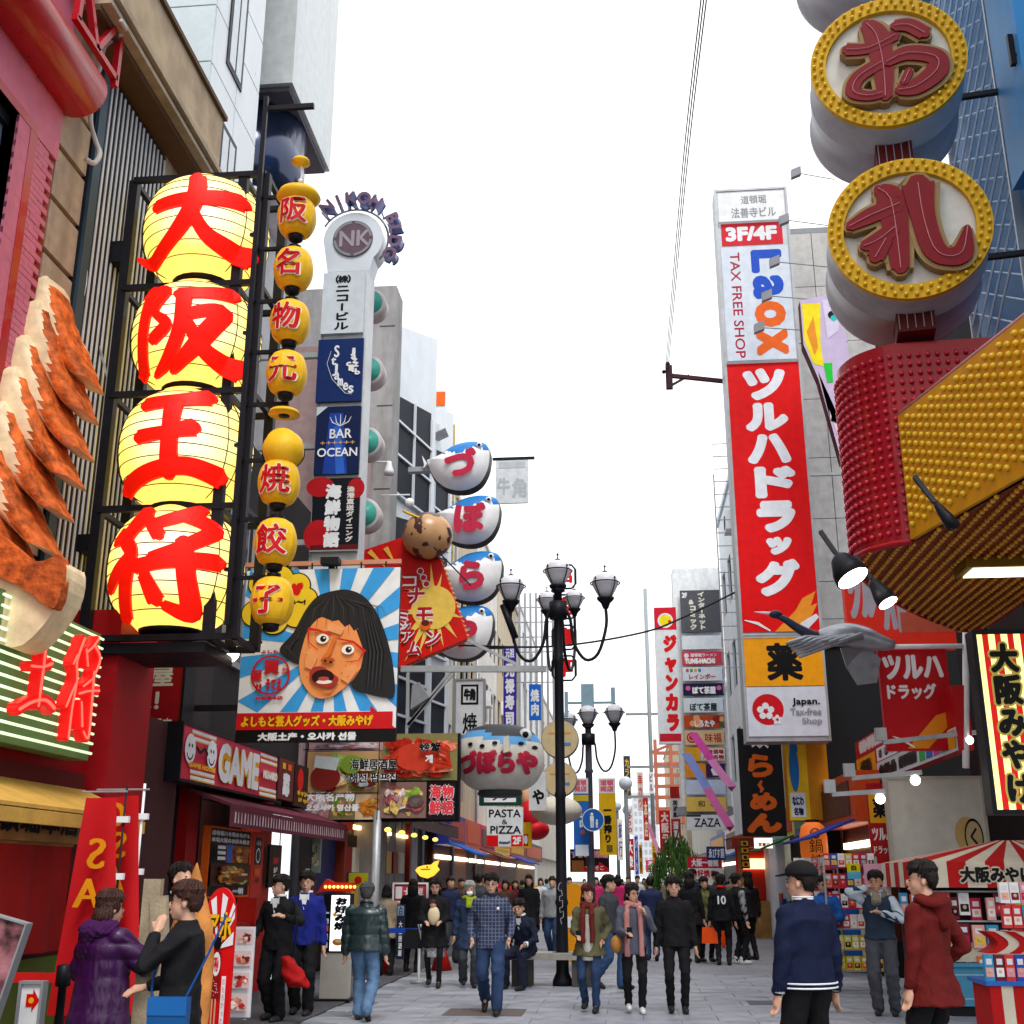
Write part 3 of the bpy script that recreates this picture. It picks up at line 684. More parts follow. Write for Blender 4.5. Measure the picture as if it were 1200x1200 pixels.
# ================================================================== LEFT SIDE SIGNS AND SHOPS
# red neon 王将 on a board of green white neon tubes
s = Sign('neon_sign', 'red neon 王将 letters standing over rows of white green neon tubes', 'neon sign', (-30, 712, 104, 880), X=-5.15, d=0.2, body=mat('neon_board', (0.13, 0.2, 0.08), 0.5))
s.done()
nt_ = glow('neon_tube_green', (0.75, 1.0, 0.6), .6)
tb0 = None; m = MB(); m.tube([(-s.w / 2 + .05, 0, 0), (s.w / 2 - .05, 0, 0)], .013, nt_, 6)
for i in range(13):
 l = (0, -.15, .06 + i * (s.h - .12) / 12)
 if tb0 is None: tb0 = m.put('neon_tube', s.root, l)
 else: copy_obj(tb0, s.root, l)
def sletter(s, strokes, u0, v0, u1, v1, m, name='letter', back=0.09, off=0.05, wk=1.0, core=None):
 mb = MB()
 for k, st in enumerate(strokes):
  def pr(x, y, bk): return (x, -s.d / 2 - off - back - k * .003 + (bk if bk else 0), y)
  W_, H_ = (u1 - u0) * s.w, (v1 - v0) * s.h
  P_ = [((u0 + p[0] * (u1 - u0) - .5) * s.w, (1 - v0 - p[1] * (v1 - v0)) * s.h, p[2] * W_ * wk) for p in st]
  brush(mb, P_, pr, m, back=back)
  if core:
   def pr2(x, y, bk): return (x, -s.d / 2 - off - back - k * .003 - .012 + bk, y)
   brush(mb, [(a, b, c * .25) for a, b, c in P_], pr2, core, back=.01)
 return mb.put(name, s.root)
nred = mat('neon_red', (0.7, 0.01, 0.01), 0.35, emit=0.25, ecol=(1, .01, .01), var=0.05); nhot = glow('neon_hot', (1, .12, .08), .9)
sletter(s, CH['王'], .16, .14, .52, .88, nred, core=nhot); sletter(s, CH['将'], .58, .12, .9, .92, nred, core=nhot)
# yellow awning and wooden board
aw = thing('yellow_awning', 'mustard yellow awning above the wooden shop board of the dumpling shop', 'awning', (-5.2, 9.4, 0)); m = MB()
za = WX(60, 905, -5.15).z; zb = WX(60, 950, -4.7).z
m.hull8([(-.3, -2, za - .05), (-.3, -2, za), (-.3, 1.95, za - .05), (-.3, 1.95, za), (.55, -2, zb), (.55, -2, zb + .03), (.55, 1.9, zb), (.55, 1.9, zb + .03)], mat('awning_mustard', (.55, .33, .07), .7, var=.15, bump=.2)); m.put('cloth', aw)
m = MB(); m.box(.5, .56, -2, 1.9, zb - .12, zb - .01, mat('awning_mustard', (0,) * 3)); m.put('valance', aw)
wood = mat('shop_wood', (.34, .17, .05), .6, var=.3, scale=4, bump=.15)
s = Sign('wooden_sign', 'varnished wooden board with carved black 頓堀本店 lettering under the awning', 'shop sign', (-60, 935, 93, 985), X=-5.05, d=.12, body=wood)
s.text('頓堀本店', .3, .2, .97, .82, BLACK, .006); s.done()
# red shop curtain with opening
s = Sign('shop_curtain', 'dark red cloth curtain hung below the wooden board', 'curtain', (-70, 988, 80, 1122), X=-5.1, d=.02, body='none'); nn = 26; m = MB(); vs = []
cl_red = mat('curtain_red', (.34, .012, .01), .8, var=.2, scale=3)
for i in range(nn + 1):
 x = -s.w / 2 + s.w * i / nn; y = .03 * sin(i * 1.1) + .02 * sin(i * .37)
 vs += [(x, y, 0), (x, y * .3, s.h)]
m.add(vs, [(2 * i, 2 * i + 2, 2 * i + 3, 2 * i + 1) for i in range(nn)], cl_red, True); m.put('cloth', s.root)
m = MB(); m.box(-s.w / 2, s.w / 2, -.02, .02, s.h, s.h + .03, wood); m.put('rail', s.root)
# dumpling shop ground floor behind the curtain
sh = thing('dumpling_shop_front', 'red fronted dumpling shop with deep red wall panel and green lower wall', 'shop front', (XL, 9, 0))
m = MB(); m.box(-.02, .45, -4, 2.1, 0, .95, mat('olive_wall', (.10, .13, .02), .7)); m.put('lower_wall', sh)
m = MB(); m.box(-.02, .4, -4, 2.3, .951, 2.6, mat('shop_interior_red', (.09, .01, .01), .8)); m.put('inner_wall', sh)
m = MB(); m.box(-.02, .35, -4, 2.4, 2.601, 3.35, DRED); m.put('fascia', sh)
m = MB(); m.box(.0, .55, 2.45, 3.4, 1.6, 4.3, mat('deep_red_panel', (.3, .006, .01), .5, var=.15)); m.put('red_panel', sh)
m = MB(); m.box(.0, .5, 2.2, 2.44, 0, 1.5, DRED); m.box(.0, .3, 3.42, 5.0, 0, 3.4, mat('shop_side', (.06, .02, .02), .7)); m.put('pier', sh)
# red nobori banners with yellow OSAKA letters
for i, (bx, Yb, lab, tx) in enumerate((((72, 915, 108, 1190), 9.6, 'sloping red banner cloth with yellow letters S A beside the curtain', 'SA'), ((112, 932, 160, 1190), 9.9, 'upright red banner with yellow letters on a thin white pole', 'OSAKA'))):
 if i == 0:
  P_ = [W(101, 935, Yb), W(137, 935, Yb), W(135, 1190, Yb), W(52, 1190, Yb)]
 else: P_ = [W(118, 935, Yb), W(163, 932, Yb), W(163, 1190, Yb), W(135, 1190, Yb)]
 t_ = thing('red_banner', lab, 'banner', (P_[0].x, Yb, P_[2].z), 0, 'red banners before the dumpling shop'); m = MB(); vs = []; K = 10; H_ = 14
 base = Vector(t_.location)
 for a in range(H_ + 1):
  for b in range(K + 1):
   q = b / K; v_ = a / H_
   p = (P_[0] * (1 - q) + P_[1] * q) * (1 - v_) + (P_[3] * (1 - q) + P_[2] * q) * v_ - base
   vs.append((p.x, .03 * sin(5 * q + 2 * v_) * (v_ + .3), p.z))
 m.add(vs, [(a * (K + 1) + b, a * (K + 1) + b + 1, (a + 1) * (K + 1) + b + 1, (a + 1) * (K + 1) + b) for a in range(H_) for b in range(K)], mat('banner_red', (.5, .008, .012), .6, var=.15, scale=2), True); m.put('cloth', t_)
 m = MB(); yel = pm('#d98a12')
 for k, (ch, px, py, sz) in enumerate([('S', 114, 1000, .34), ('A', 108, 1046, .32)] if i == 0 else [('O', 140, 955, .3), ('S', 140, 990, .3), ('A', 137, 1030, .3)]):
  a, fs = glyph(ch); c = W(px, py, Yb) - base
  for q, (dx, dz) in enumerate(SHIFT[:3]): m.add([(c.x + (-(p[0] - .33) if True else 0) * sz + dx * .01, -.09 - q * .0004 - .0, c.z + (p[1] - .35) * sz + dz * .01) for p in a.tolist()], fs, yel)
 m.put('lettering', t_)
 m = MB(); q = (P_[0] if i == 0 else P_[1]) - base; m.tube([(q.x + (.33 if i == 0 else .03), 0.03, -.0), (q.x + (.33 if i == 0 else .03), .03, q.z + .1)], .012 if i else .01, WHITE if i else STEEL, 6); m.tube([(P_[0].x - base.x - .05, .02, q.z + .05), (P_[1].x - base.x + .08, .02, q.z + .05)], .008, GREY, 5); m.put('pole', t_)
 m = MB()
 for k in range(4): m.box(q.x + (.28 if i == 0 else -.03), q.x + (.38 if i == 0 else .09), 0, .04, q.z - .2 - k * .45, q.z - .15 - k * .45, WHITE)
 m.put('clip', t_); t_.children[-1]['kind'] = 'stuff'
# barrier post with red strap, price boards in the near corner
t_ = thing('barrier_post', 'short black queue barrier post holding a red strap', 'barrier', (W(74, 1150, 9.0).x, 9.0, 0)); m = MB(); m.lathe([(.16, 0), (.17, .03), (.03, .05), (.03, .85), (.055, .86), (.055, 1.0), (.03, 1.01)], STEEL, n=16); m.put('post', t_)
m = MB(); m.box(-1.6, -.05, -.015, .0, .88, .95, mat('strap_red', (.6, .01, .01), .6)); m.put('strap', t_)
s = Sign('leaning_board', 'pinkish food photo board leaning at the near corner of the dumpling shop', 'menu board', (-70, 1070, -4, 1215), Y=8.0, d=.05, body=mat('pinkish_photo', (.3, .12, .14), .4, var=.9, scale=9), frame=GREY, fw=.008); s.done(); s.root.rotation_euler = (0, radians(14), 0)
s = Sign('arrow_sign', 'small white stand sign with a red arrow near the shop curtain', 'sign', (24, 1152, 48, 1215), Y=8.5, d=.04, body=WHITE, frame=GREY, fw=.015); s.poly([(.3, .2), (.6, .2), (.6, .1), (.95, .32), (.6, .54), (.6, .44), (.3, .44)], RED); s.circ(.55, .32, .13, YEL); s.done()
# wooden easel frame beside the two women, with pink model
t_ = thing('timber_easel', 'weathered timber board frame standing between the two chatting women', 'frame', W(182, 1200, 8.6) * 1.0)
t_.location.z = 0; m = MB(); m.beam((-.1, 0, 0), (-.1, 0, 1.62), .13, .06, mat('weathered_wood', (.36, .29, .2), .8, var=.3, bump=.3)); m.put('post', t_); m = MB(); m.beam((.14, -.03, 0), (-.04, -.03, 1.5), .12, .05, mat('weathered_wood', (0,) * 3)); m.put('brace', t_)
t_ = thing('dough_model', 'big pointed orange and cream dumpling figure standing behind the woman in black', 'food model', (W(224, 1100, 9.6).x, 9.6, 0)); m = MB()
m.lathe([(.1, .1), (.16, .3), (.19, .6), (.2, 1.0), (.17, 1.25), (.11, 1.45), (.05, 1.62), (.015, 1.72), (.0, 1.75)], mat('dumpling_figure', (.6, .24, .06), .5, var=.7, scale=2.6, bump=.3), n=24); o = m.put('figure', t_); o.scale = (1, .6, 1)
# 買うてえ屋 sign
s = Sign('red_vertical_sign', 'red vertical sign box with white 買うてえ屋 and 道頓堀店 lettering', 'shop sign', (158, 700, 222, 868), Y=14.0, d=.35, body=pm('#9c1420'), frame=STEEL, fw=.03)
s.vtext('うてえ屋‼', .34, .0, .86, .82, WHITE, .012); s.text('道頓堀店', .14, .86, .86, .95, WHITE, .004); s.text('買', .34, -.02, .8, .02, WHITE, .01) if False else None; s.done()
s = Sign('green_striped_poster', 'green and white rayed poster with red lettering glimpsed behind the gyoza', 'poster', (58, 618, 118, 752), Y=12.9, d=.06, body=WHITE)
for i in range(9): s.poly([(.5, .5), (.5 + .9 * cos(i * .7), .5 + .9 * sin(i * .7)), (.5 + .9 * cos(i * .7 + .35), .5 + .9 * sin(i * .7 + .35))], pm('#2fae2f')) if False else None
for i in range(6): s.rect(i / 6, 0, i / 6 + .08, 1, pm('#37b524'))
s.vtext('買う', .2, .1, .7, .5, RED, .03, WHITE, .06); s.circ(.55, .88, .28, pm('#e9cf4a')); s.done()
# GAME sign and arcade front
s = Sign('game_sign', 'long pink GAME sign with gold white letters and smiling balls over the arcade', 'shop sign', (203, 868, 318, 926), X=-5.35, d=.25, body=pm('#cf3348'), frame=STEEL, fw=.03)
s.rect(0, 0, 1, .5, pm('#d8405a'))
for v in (.07, .2, .82, .93):
 for (a, b) in ((.08, .3), (.78, .99)): s.rect(a, v - .03, b, v + .03, WHITE); s.rect(a, v + .035, b, v + .055, YEL)
s.text('GAME', .32, .1, .76, .9, WHITE, .008, out=pm('#e0a010'), outb=.018); s.text('GAME', .33, .45, .755, .86, pm('#e6b23a'), .003) if False else None
for u in (.06, .25): s.circ(u, .42, .045, WHITE); s.ring(u, .45, .03, .006, BLACK, a0=.3, a1=2.8); s.circ(u - .012, .36, .006, BLACK); s.circ(u + .012, .36, .006, BLACK)
s.stroke([(.1, .35, .012), (.14, .45, .012), (.18, .35, .012), (.21, .45, .012)], BLACK); s.text('GAME HOUSE', .05, .66, .29, .76, YEL, .002); s.text('MKH-NIKO', .8, .4, .98, .6, WHITE, .003, out=pm('#e0a010'), outb=.006); s.done()
s = Sign('small_dark_sign', 'small dark brown sign with white characters next to the game sign', 'shop sign', (319, 890, 337, 938), X=-5.33, d=.2, body=pm('#6a2a2c')); s.vtext('安寿', .25, .35, .75, .9, WHITE, .03); s.rect(.2, .1, .4, .25, YEL); s.rect(.55, .1, .8, .25, ORG); s.done()
s = Sign('small_dark_sign', 'small dark sign with red blob and yellow writing at the arcade corner', 'shop sign', (338, 897, 354, 946), X=-5.33, d=.2, body=pm('#2a1416')); s.circ(.4, .35, .22, RED); s.text('キャン', .2, .6, .95, .75, YEL, .02); s.text('ドゥ', .3, .78, .95, .9, YEL, .02); s.done()
t_ = thing('burgundy_awning', 'burgundy awning with white patterned valance below the game sign', 'awning', (-5.5, 14.6, 0)); m = MB(); z0 = WX(280, 935, -5.3).z; z1_ = WX(280, 945, -4.8).z
m.hull8([(0, 0, z0), (0, 0, z0 + .05), (0, 6.3, z0), (0, 6.3, z0 + .05), (.6, 0, z1_), (.6, 0, z1_ + .04), (.6, 6.3, z1_), (.6, 6.3, z1_ + .04)], mat('burgundy_cloth', (.11, .02, .035), .8)); m.put('cloth', t_)
m = MB(); m.box(.585, .6, 0, 6.3, z1_ - .24, z1_ - .003, mat('burgundy_cloth', (0,) * 3)); vl = m.put('valance', t_)
m = MB()
for i in range(46):
 y = .15 + i * .13
 m.add([(.602, y, z1_ - .19), (.602, y + .05, z1_ - .19), (.602, y + .03 + .03 * (i % 3 == 0), z1_ - .06), (.602, y + .01, z1_ - .05)], [(0, 1, 2, 3)], pm('#c9b6bc'))
o = m.put('valance_lettering', t_); o['kind'] = 'stuff'
# arcade ground floor
ar = thing('arcade_front', 'open game arcade front with red pillars, posters and lit glass door', 'shop front', (XL, 14.4, 0)); m = MB()
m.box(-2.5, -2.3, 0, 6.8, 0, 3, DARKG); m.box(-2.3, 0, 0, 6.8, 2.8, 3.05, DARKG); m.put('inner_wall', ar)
m = MB(); m.box(-.2, .1, .6, 1.0, 0, 2.8, DRED); m.put('pillar', ar); m = MB(); m.box(-.2, .1, 3.75, 4.35, 0, 2.8, pm('#b81f1a')); m.put('pillar', ar)
m = MB(); m.box(-.2, .05, 1.0, 3.75, 0, 1.0, pm('#b3201c')); m.put('lower_panel', ar)
m = MB(); m.box(-.15, .0, 4.36, 5.9, 0, 2.75, GREY); dr = m.put('glass_door', ar); m = MB(); m.box(0.003, .01, 4.45, 5.1, .1, 2.65, glow('door_light', (.9, .95, 1), .75)); m.box(0.003, .01, 5.2, 5.8, .1, 2.65, glow('door_light', (1, 1, 1), .8)); m.put('door_pane', dr)
m = MB(); m.box(-.2, .12, 5.92, 6.8, 0, 2.9, mat('dark_pier', (.03, .03, .035), .6)); m.put('pillar', ar)
for zz in (.6, 1.2, 1.8, 2.4):
 m = MB(); m.box(-2.2, -1.6, -.0, 3.6, zz - .3, zz, pm('#7a3c20')); 
 for k in range(14): m.box(-1.62, -1.55, .1 + k * .25, .28 + k * .25, zz - .28, zz + .1, random.choice([pm('#d8a83c'), pm('#c23a2a'), pm('#e8e0c8'), pm('#e0662a'), pm('#f2d24a')]))
 o = m.put('goods_shelf', ar)
m = MB(); m.box(-.9, -.8, 1.1, 3.3, 2.3, 2.42, glow('shop_tube', (1, .93, .75), 4)); m.put('shop_light', ar)
m = MB(); m.box(-1.2, -1.1, 1.1, 3.3, 1.9, 1.96, glow('shop_tube', (1,) * 3, 4)); m.put('shop_light', ar)
def pfood(h): return mat('food_' + h[1:], C(h), .4, var=.6, scale=11)
def foodpic(s, u0, v0, u1, v1, bg, cols, n=14, seed=0):
 rnd = random.Random(seed); pm = pfood; n = int(n * 1.5); s.rect(u0, v0, u1, v1, bg)
 for i in range(n):
  cu, cv = u0 + (u1 - u0) * rnd.uniform(.18, .82), v0 + (v1 - v0) * rnd.uniform(.22, .8); ru = (u1 - u0) * rnd.uniform(.06, .2); rv = (v1 - v0) * rnd.uniform(.06, .2)
  k = 11; ph = rnd.uniform(0, 6); s.poly([(min(u1, max(u0, cu + ru * cos(6.283 * j / k + ph) * rnd.uniform(.7, 1.15))), min(v1, max(v0, cv + rv * sin(6.283 * j / k + ph) * rnd.uniform(.7, 1.15)))) for j in range(k)], pm(rnd.choice(cols)))
OK_ = ['#b5651d', '#8a3b12', '#e3b04b', '#7a8c2b', '#d9c68a', '#5c2a10', '#c9812e']
s = Sign('menu_poster', 'black okonomiyaki poster with two food photos and white heading', 'poster', (241, 972, 290, 1050), X=-5.56, d=.06, body=BLACK, frame=ORG, fw=.02)
s.text('道頓堀川を眺めながら', .05, .03, .97, .11, WHITE, .004); s.text('本場大阪のお好み焼き', .05, .13, .97, .21, WHITE, .004)
foodpic(s, .4, .24, .97, .5, pm('#a8501a'), OK_, 18, 1); foodpic(s, .02, .52, .97, .85, pm('#3a1c0c'), OK_, 30, 2)
for k in range(3): s.rect(.06, .26 + k * .08, .24, .31 + k * .08, WHITE)
s.rect(.27, .24, .39, .5, BLUE); s.text('一明', .45, .88, .72, .98, WHITE, .006); s.done()
s = Sign('narrow_red_poster', 'narrow red poster with a black emblem panel next to the okonomiyaki poster', 'poster', (293, 975, 306, 1052), X=-5.53, d=.05, body=pm('#c92a20')); s.rect(.2, .08, .8, .5, BLACK); s.ring(.5, .36, .2, .05, WHITE); s.text('club', .3, .12, .7, .2, WHITE); s.text('火曜日', .2, .7, .8, .78, BLACK); s.rect(.25, .56, .7, .66, ORG); s.done()
s = Sign('black_door_poster', 'slim black poster with a red square and white writing on the glass door', 'poster', (314, 990, 328, 1040), X=-5.5, d=.04, body=BLACK); s.rect(.3, .3, .7, .45, RED); s.vtext('ジェー', .3, .52, .7, .95, WHITE, .02); s.done()
s = Sign('pale_poster', 'pale green poster with faint writing on the dark pier', 'poster', (349, 983, 376, 1023), Y=21.3, d=.05, body=pm('#9fb0a0')); foodpic(s, 0, 0, 1, 1, pm('#a9b8a4'), ['#d7c69a', '#8fa39b', '#c7b57e', '#f0e8d8', '#5a6a60'], 22, 5); s.done()
s = Sign('white_meter_box', 'white meter box with two sockets on the dark pier', 'meter box', (345, 1018, 361, 1036), Y=20.9, d=.2, body=WHITE); s.circ(.3, .4, .05, BLACK); s.circ(.65, .4, .05, BLACK); s.done()
# red white surfboard-shaped cut-out board
s = Sign('cutout_board', 'rounded red and white rayed photo board with yellow letters behind the woman in black', 'cut-out board', (238, 1040, 273, 1215), Y=10.6, d=.05, body='none')
pts = [(.5 + .5 * cos(pi - pi * i / 16), .2 - .2 * sin(pi * i / 16)) for i in range(17)] + [(1, 1), (0, 1)]
m = MB(); m.prism([((u - .5) * s.w, (1 - v) * s.h) for u, v in pts], -.025, .025, RED); m.put('board', s.root)
for i in range(7):
 a0 = 3.5 + i * .42; P0 = (.5, .42); r = .3; q = lambda a: (min(1, max(0, .5 + .95 * cos(a))), max(.03 + .17 * abs(cos(a)), .42 + .45 * sin(a)))
 s.poly([P0, q(a0), q(a0 + .2)], WHITE)
s.text('アホ', .1, .17, .92, .36, YEL, .02, out=BLACK, outb=.05); s.rect(.35, .44, .65, .75, DRED); s.ell(.5, .52, .13, .08, WHITE); s.text('不小', .42, .47, .58, .57, RED, .02); s.ell(.5, .38, .13, .045, BLACK); s.rect(.42, .75, .47, .97, pm('#d8a07c')); s.rect(.53, .75, .58, .97, pm('#d8a07c')); s.rect(.72, .6, .86, .93, WHITE); s.vtext('おもろかった', .73, .61, .85, .92, RED)
for i in range(16): s.circ(.38 + .24 * random.random(), .62 + .13 * random.random(), .012, WHITE)
s.done()
s = Sign('sushi_menu_stand', 'white stand menu with pink sushi pictures beside the rayed board', 'menu stand', (273, 1086, 296, 1192), Y=13.6, d=.05, body=WHITE)
for k in range(4): foodpic(s, .05, .03 + k * .24, .95, .2 + k * .24, pm('#e7c9c6'), ['#d1483c', '#f0a088', '#c93030', '#e8d8d0', '#7b2a2a'], 10, 10 + k)
s.done()
# lit okonomiyaki stand sign with arrow of bulbs
s = Sign('lit_stand_sign', 'lit stand sign reading お好み焼 under an arrow of orange bulbs', 'stand sign', (380, 1047, 412, 1116), Y=17.2, d=.22, body=STEEL)
s.rect(.02, .02, .27, .98, BLACK); s.rect(.3, .03, .97, .97, glow('lit_white', (.95, 1, 1), .85)); s.vtext('お好み焼', .42, .06, .9, .62, BLACK, .03); s.vtext('明', .06, .42, .24, .52, WHITE, .01); s.vtext('一', .06, .28, .24, .38, WHITE, .02); s.rect(.07, .54, .23, .64, ORG)
for k in range(2): s.rect(.07, .68 + k * .14, .23, .78 + k * .14, WHITE)
s.circ(.45, .36, .07, YEL); s.ell(.6, .82, .2, .06, pm('#c9812e')); s.ell(.62, .8, .12, .03, pm('#f0d090')); s.done()
m = MB(); m.prism([(-s.w / 2 - .12, s.h + .0), (-s.w / 2 + .02, s.h + .2), (-s.w / 2 + .12, s.h + .15), (s.w / 2 + .02, s.h + .15), (s.w / 2 + .02, s.h + .03), (-s.w / 2, s.h + .03)], -.08, .08, pm('#b0281c')); m.put('arrow_top', s.root)
bm_ = MB(); bm_.ball((0, 0, 0), .022, glow('bulb_orange', (1, .5, .08), 2.2), 8, 6); b0 = None
for k in range(8):
 l = (-s.w / 2 + .02 + k * .06, -.1, s.h + .09)
 if b0 is None: b0 = bm_.put('bulb', s.root, l)
 else: copy_obj(b0, s.root, l)
m = MB(); m.box(-s.w / 2, s.w / 2, -.1, .1, -s.root.location.z + .02, 0, pm('#b8b4ac')); m.box(-s.w / 2 - .15, s.w / 2 + .05, -.2, .2, -s.root.location.z, -s.root.location.z + .04, STEEL); m.put('stand', s.root)
# ------------------------------------------------------------------ comedian poster board
s = Sign('comedian_poster', 'rayed blue poster of a shouting face with a black bob over a red arrow', 'poster', (284, 668, 467, 870), Y=14.6, d=.08, body=BLACK); s.step = .0007
s.rect(0, 0, 1, .925, WHITE)
skyb = pm('#3a9be0'); ctr = (.58, .46)
def edge(a):
 dx, dy = cos(a), sin(a); t = 9
 for q, lim in ((dx, 0 if dx < 0 else 1), ): 
  if abs(q) > 1e-6: t = min(t, (lim - ctr[0]) / q)
 if abs(dy) > 1e-6: t = min(t, ((0 if dy < 0 else .83) - ctr[1]) / dy)
 return (ctr[0] + dx * t, ctr[1] + dy * t)
for i in range(16):
 a = i * pi / 8 + .1; s.poly([ctr, edge(a), edge(a + pi / 16), edge(a + pi / 8 * .52)], skyb)
s.rect(0, .835, .98, .93, pm('#c8141c')); s.poly([(.84, .83), (.84, .8), (1.0, .93), (.84, .93)], pm('#c8141c'))
s.text('よしもと芸人グッズ・大阪みやげ', .03, .85, .86, .915, YEL, .004, out=BLACK, outb=.008)
s.rect(0, .935, 1, 1.0, BLACK); s.text('大阪土产・오사카 선물', .14, .945, .76, .993, WHITE, .004)
# speech cloud
for (u, v, r) in ((.1, .08, .08), (.22, .06, .09), (.34, .1, .08), (.4, .18, .07), (.34, .27, .08), (.2, .3, .09), (.07, .26, .08), (.2, .18, .15)): s.circ(u, v, r + .008, BLACK)
for (u, v, r) in ((.1, .08, .08), (.22, .06, .09), (.34, .1, .08), (.4, .18, .07), (.34, .27, .08), (.2, .3, .09), (.07, .26, .08), (.2, .18, .15)): s.circ(u, v, r, pm('#eec82a'))
s.text('げ', .3, .08, .38, .16, RED, .012); s.text('あ〜!', .29, .18, .4, .215, BLACK, .004)
# emblem
ck = pm('#c01820'); s.ring(.2, .62, .125, .012, ck); s.text('買', .15, .53, .26, .62, ck, .008); s.text('屋', .08, .59, .15, .66, ck, .006); s.text('うてえ', .17, .64, .28, .71, ck, .006); s.text('たの', .27, .575, .32, .62, ck, .006); s.text('‼', .11, .67, .15, .71, ck, .005); s.text('よしもと', .13, .475, .28, .5, ck, .004); s.text('道頓堀本店', .11, .74, .29, .765, ck, .003)
# the face
hair = pm('#252427'); skin = mat('print_skin', C('#ea9254'), .5, var=.05, scale=3)
Hh = [(.55, .14), (.66, .13), (.77, .17), (.86, .27), (.93, .42), (.975, .58), (.99, .74), (.94, .76), (.8, .73), (.72, .69), (.66, .5), (.42, .5), (.38, .56), (.3, .53), (.25, .47), (.33, .38), (.4, .25), (.47, .17)]
s.poly([(p.x, p.y) for p in smooth([(a, b, 0) for a, b in Hh + [Hh[0]]], 5)][:-1], hair)
Fc = [(.48, .3), (.6, .27), (.72, .31), (.8, .42), (.8, .52), (.74, .64), (.66, .71), (.58, .755), (.49, .75), (.41, .67), (.38, .56), (.4, .44), (.43, .36)]
s.poly([(p.x, p.y) for p in smooth([(a, b, 0) for a, b in Fc + [Fc[0]]], 5)][:-1], skin)
s.poly([(.73, .36), (.84, .4), (.92, .5), (.96, .74), (.8, .73), (.72, .68), (.77, .6), (.79, .5)], hair)
s.poly([(.42, .37), (.44, .27), (.55, .2), (.68, .2), (.78, .29), (.8, .42), (.77, .38), (.74, .36), (.72, .375), (.69, .335), (.66, .35), (.62, .31), (.58, .315), (.5, .285), (.45, .33)], hair)
for k in range(16): u = .44 + k * .031; s.stroke([(.58 + (u - .6) * .3, .16 + abs(u - .62) * .1, .002), (u - .01, .24, .004), (u - .03 * (u < .6) + .02 * (u > .75), .3 + .05 * (k % 3), .001)], pm('#4a464a' if k % 2 else '#0e0d10'))
for k in range(9): u = .82 + k * .012; s.stroke([(.78 + k * .008, .3, .002), (u, .5, .005), (u - .01, .71, .002)], pm('#4a464a' if k % 2 else '#0e0d10'))
for k in range(6): s.stroke([(.4 - k * .006, .34 + k * .02, .002), (.33 - k * .008, .46, .005), (.3 + k * .012, .52, .002)], pm('#4a464a' if k % 2 else '#0e0d10'))
s.poly([(.42, .5), (.46, .47), (.5, .52), (.47, .6), (.42, .58)], pm('#ee9c60')); s.poly([(.67, .58), (.74, .57), (.76, .6), (.7, .68), (.65, .65)], pm('#ee9c60')); s.poly([(.5, .72), (.58, .735), (.62, .71), (.55, .72)], pm('#d87c42')); s.poly([(.56, .32), (.66, .36), (.64, .4), (.55, .37)], pm('#f0a268'))
for (u, v) in ((.525, .42), (.69, .485)):
 s.ell(u, v, .04, .028, pm('#f6efe8')); s.circ(u + .004, v, .02, pm('#20130c')); s.circ(u + .01, v - .006, .006, WHITE); s.ell(u, v - .035, .05, .01, pm('#b95f24'), a0=pi, a1=2 * pi)
rg = pm('#d3201c'); s.stroke([(.43, .36, .02), (.5, .37, .012), (.58, .4, .008)], rg); s.stroke([(.62, .42, .008), (.72, .44, .012), (.8, .5, .02)], rg); s.stroke([(.43, .36, .01), (.44, .44, .006), (.5, .485, .005)], rg); s.stroke([(.79, .5, .01), (.76, .55, .006), (.68, .555, .005)], rg)
s.stroke([(.61, .4, .02), (.57, .5, .03), (.54, .535, .03)], pm('#d8742f')); s.ell(.565, .545, .045, .017, pm('#b85420')); s.circ(.55, .548, .008, BLACK); s.circ(.585, .555, .008, BLACK)
s.poly([(p.x, p.y) for p in smooth([(a, b, 0) for a, b in [(.47, .585), (.53, .58), (.6, .62), (.64, .655), (.6, .7), (.53, .695), (.47, .665), (.455, .62), (.47, .585)]], 5)][:-1], pm('#a6332c'))
s.ell(.54, .64, .07, .042, pm('#2c0a0a')); s.ell(.55, .668, .05, .012, pm('#f0e2d4')); s.ell(.545, .65, .035, .012, pm('#b04a44'))
for (u, v) in ((.43, .51), (.42, .6), (.68, .58), (.66, .62), (.7, .64), (.72, .56), (.44, .64)): s.circ(u, v, .004, pm('#a85424'))
s.done(); s.arms(-1, (.2, .97), 1.0)
m = MB(); m.box(-s.w / 2 - .2, s.w / 2, -.02, .03, s.h + .06, s.h + .12, pm('#c98a70'))
for k in range(6): m.box(-s.w / 2 + .2 + k * .33, -s.w / 2 + .22 + k * .33, -.03, -.01, s.h - .03, s.h + .09, STEEL)
m.put('hanging_rail', s.root)
t_ = thing('floodlight', 'small black floodlight on the rail above the comedian poster', 'floodlight', W(388, 660, 14.5)); m = MB(); m.box(-.12, .12, -.1, .06, -.03, .06, STEEL); m.box(-.05, .03, .06, .12, -.1, 0, STEEL); m.put('housing', t_)
t_ = thing('globe_lamp', 'round glowing white lamp beneath the lantern frame', 'lamp', W(269, 765, 12.3)); m = MB(); m.ball((0, 0, 0), .105, glow('lamp_hot', (1, .97, .88), 5.0), 20, 14); m.put('globe', t_); m = MB(); m.lathe([(.05, .09), (.06, .16), (.02, .17)], STEEL, n=12); m.box(.0, .35, .0, .03, .1, .13, STEEL); m.put('bracket', t_)
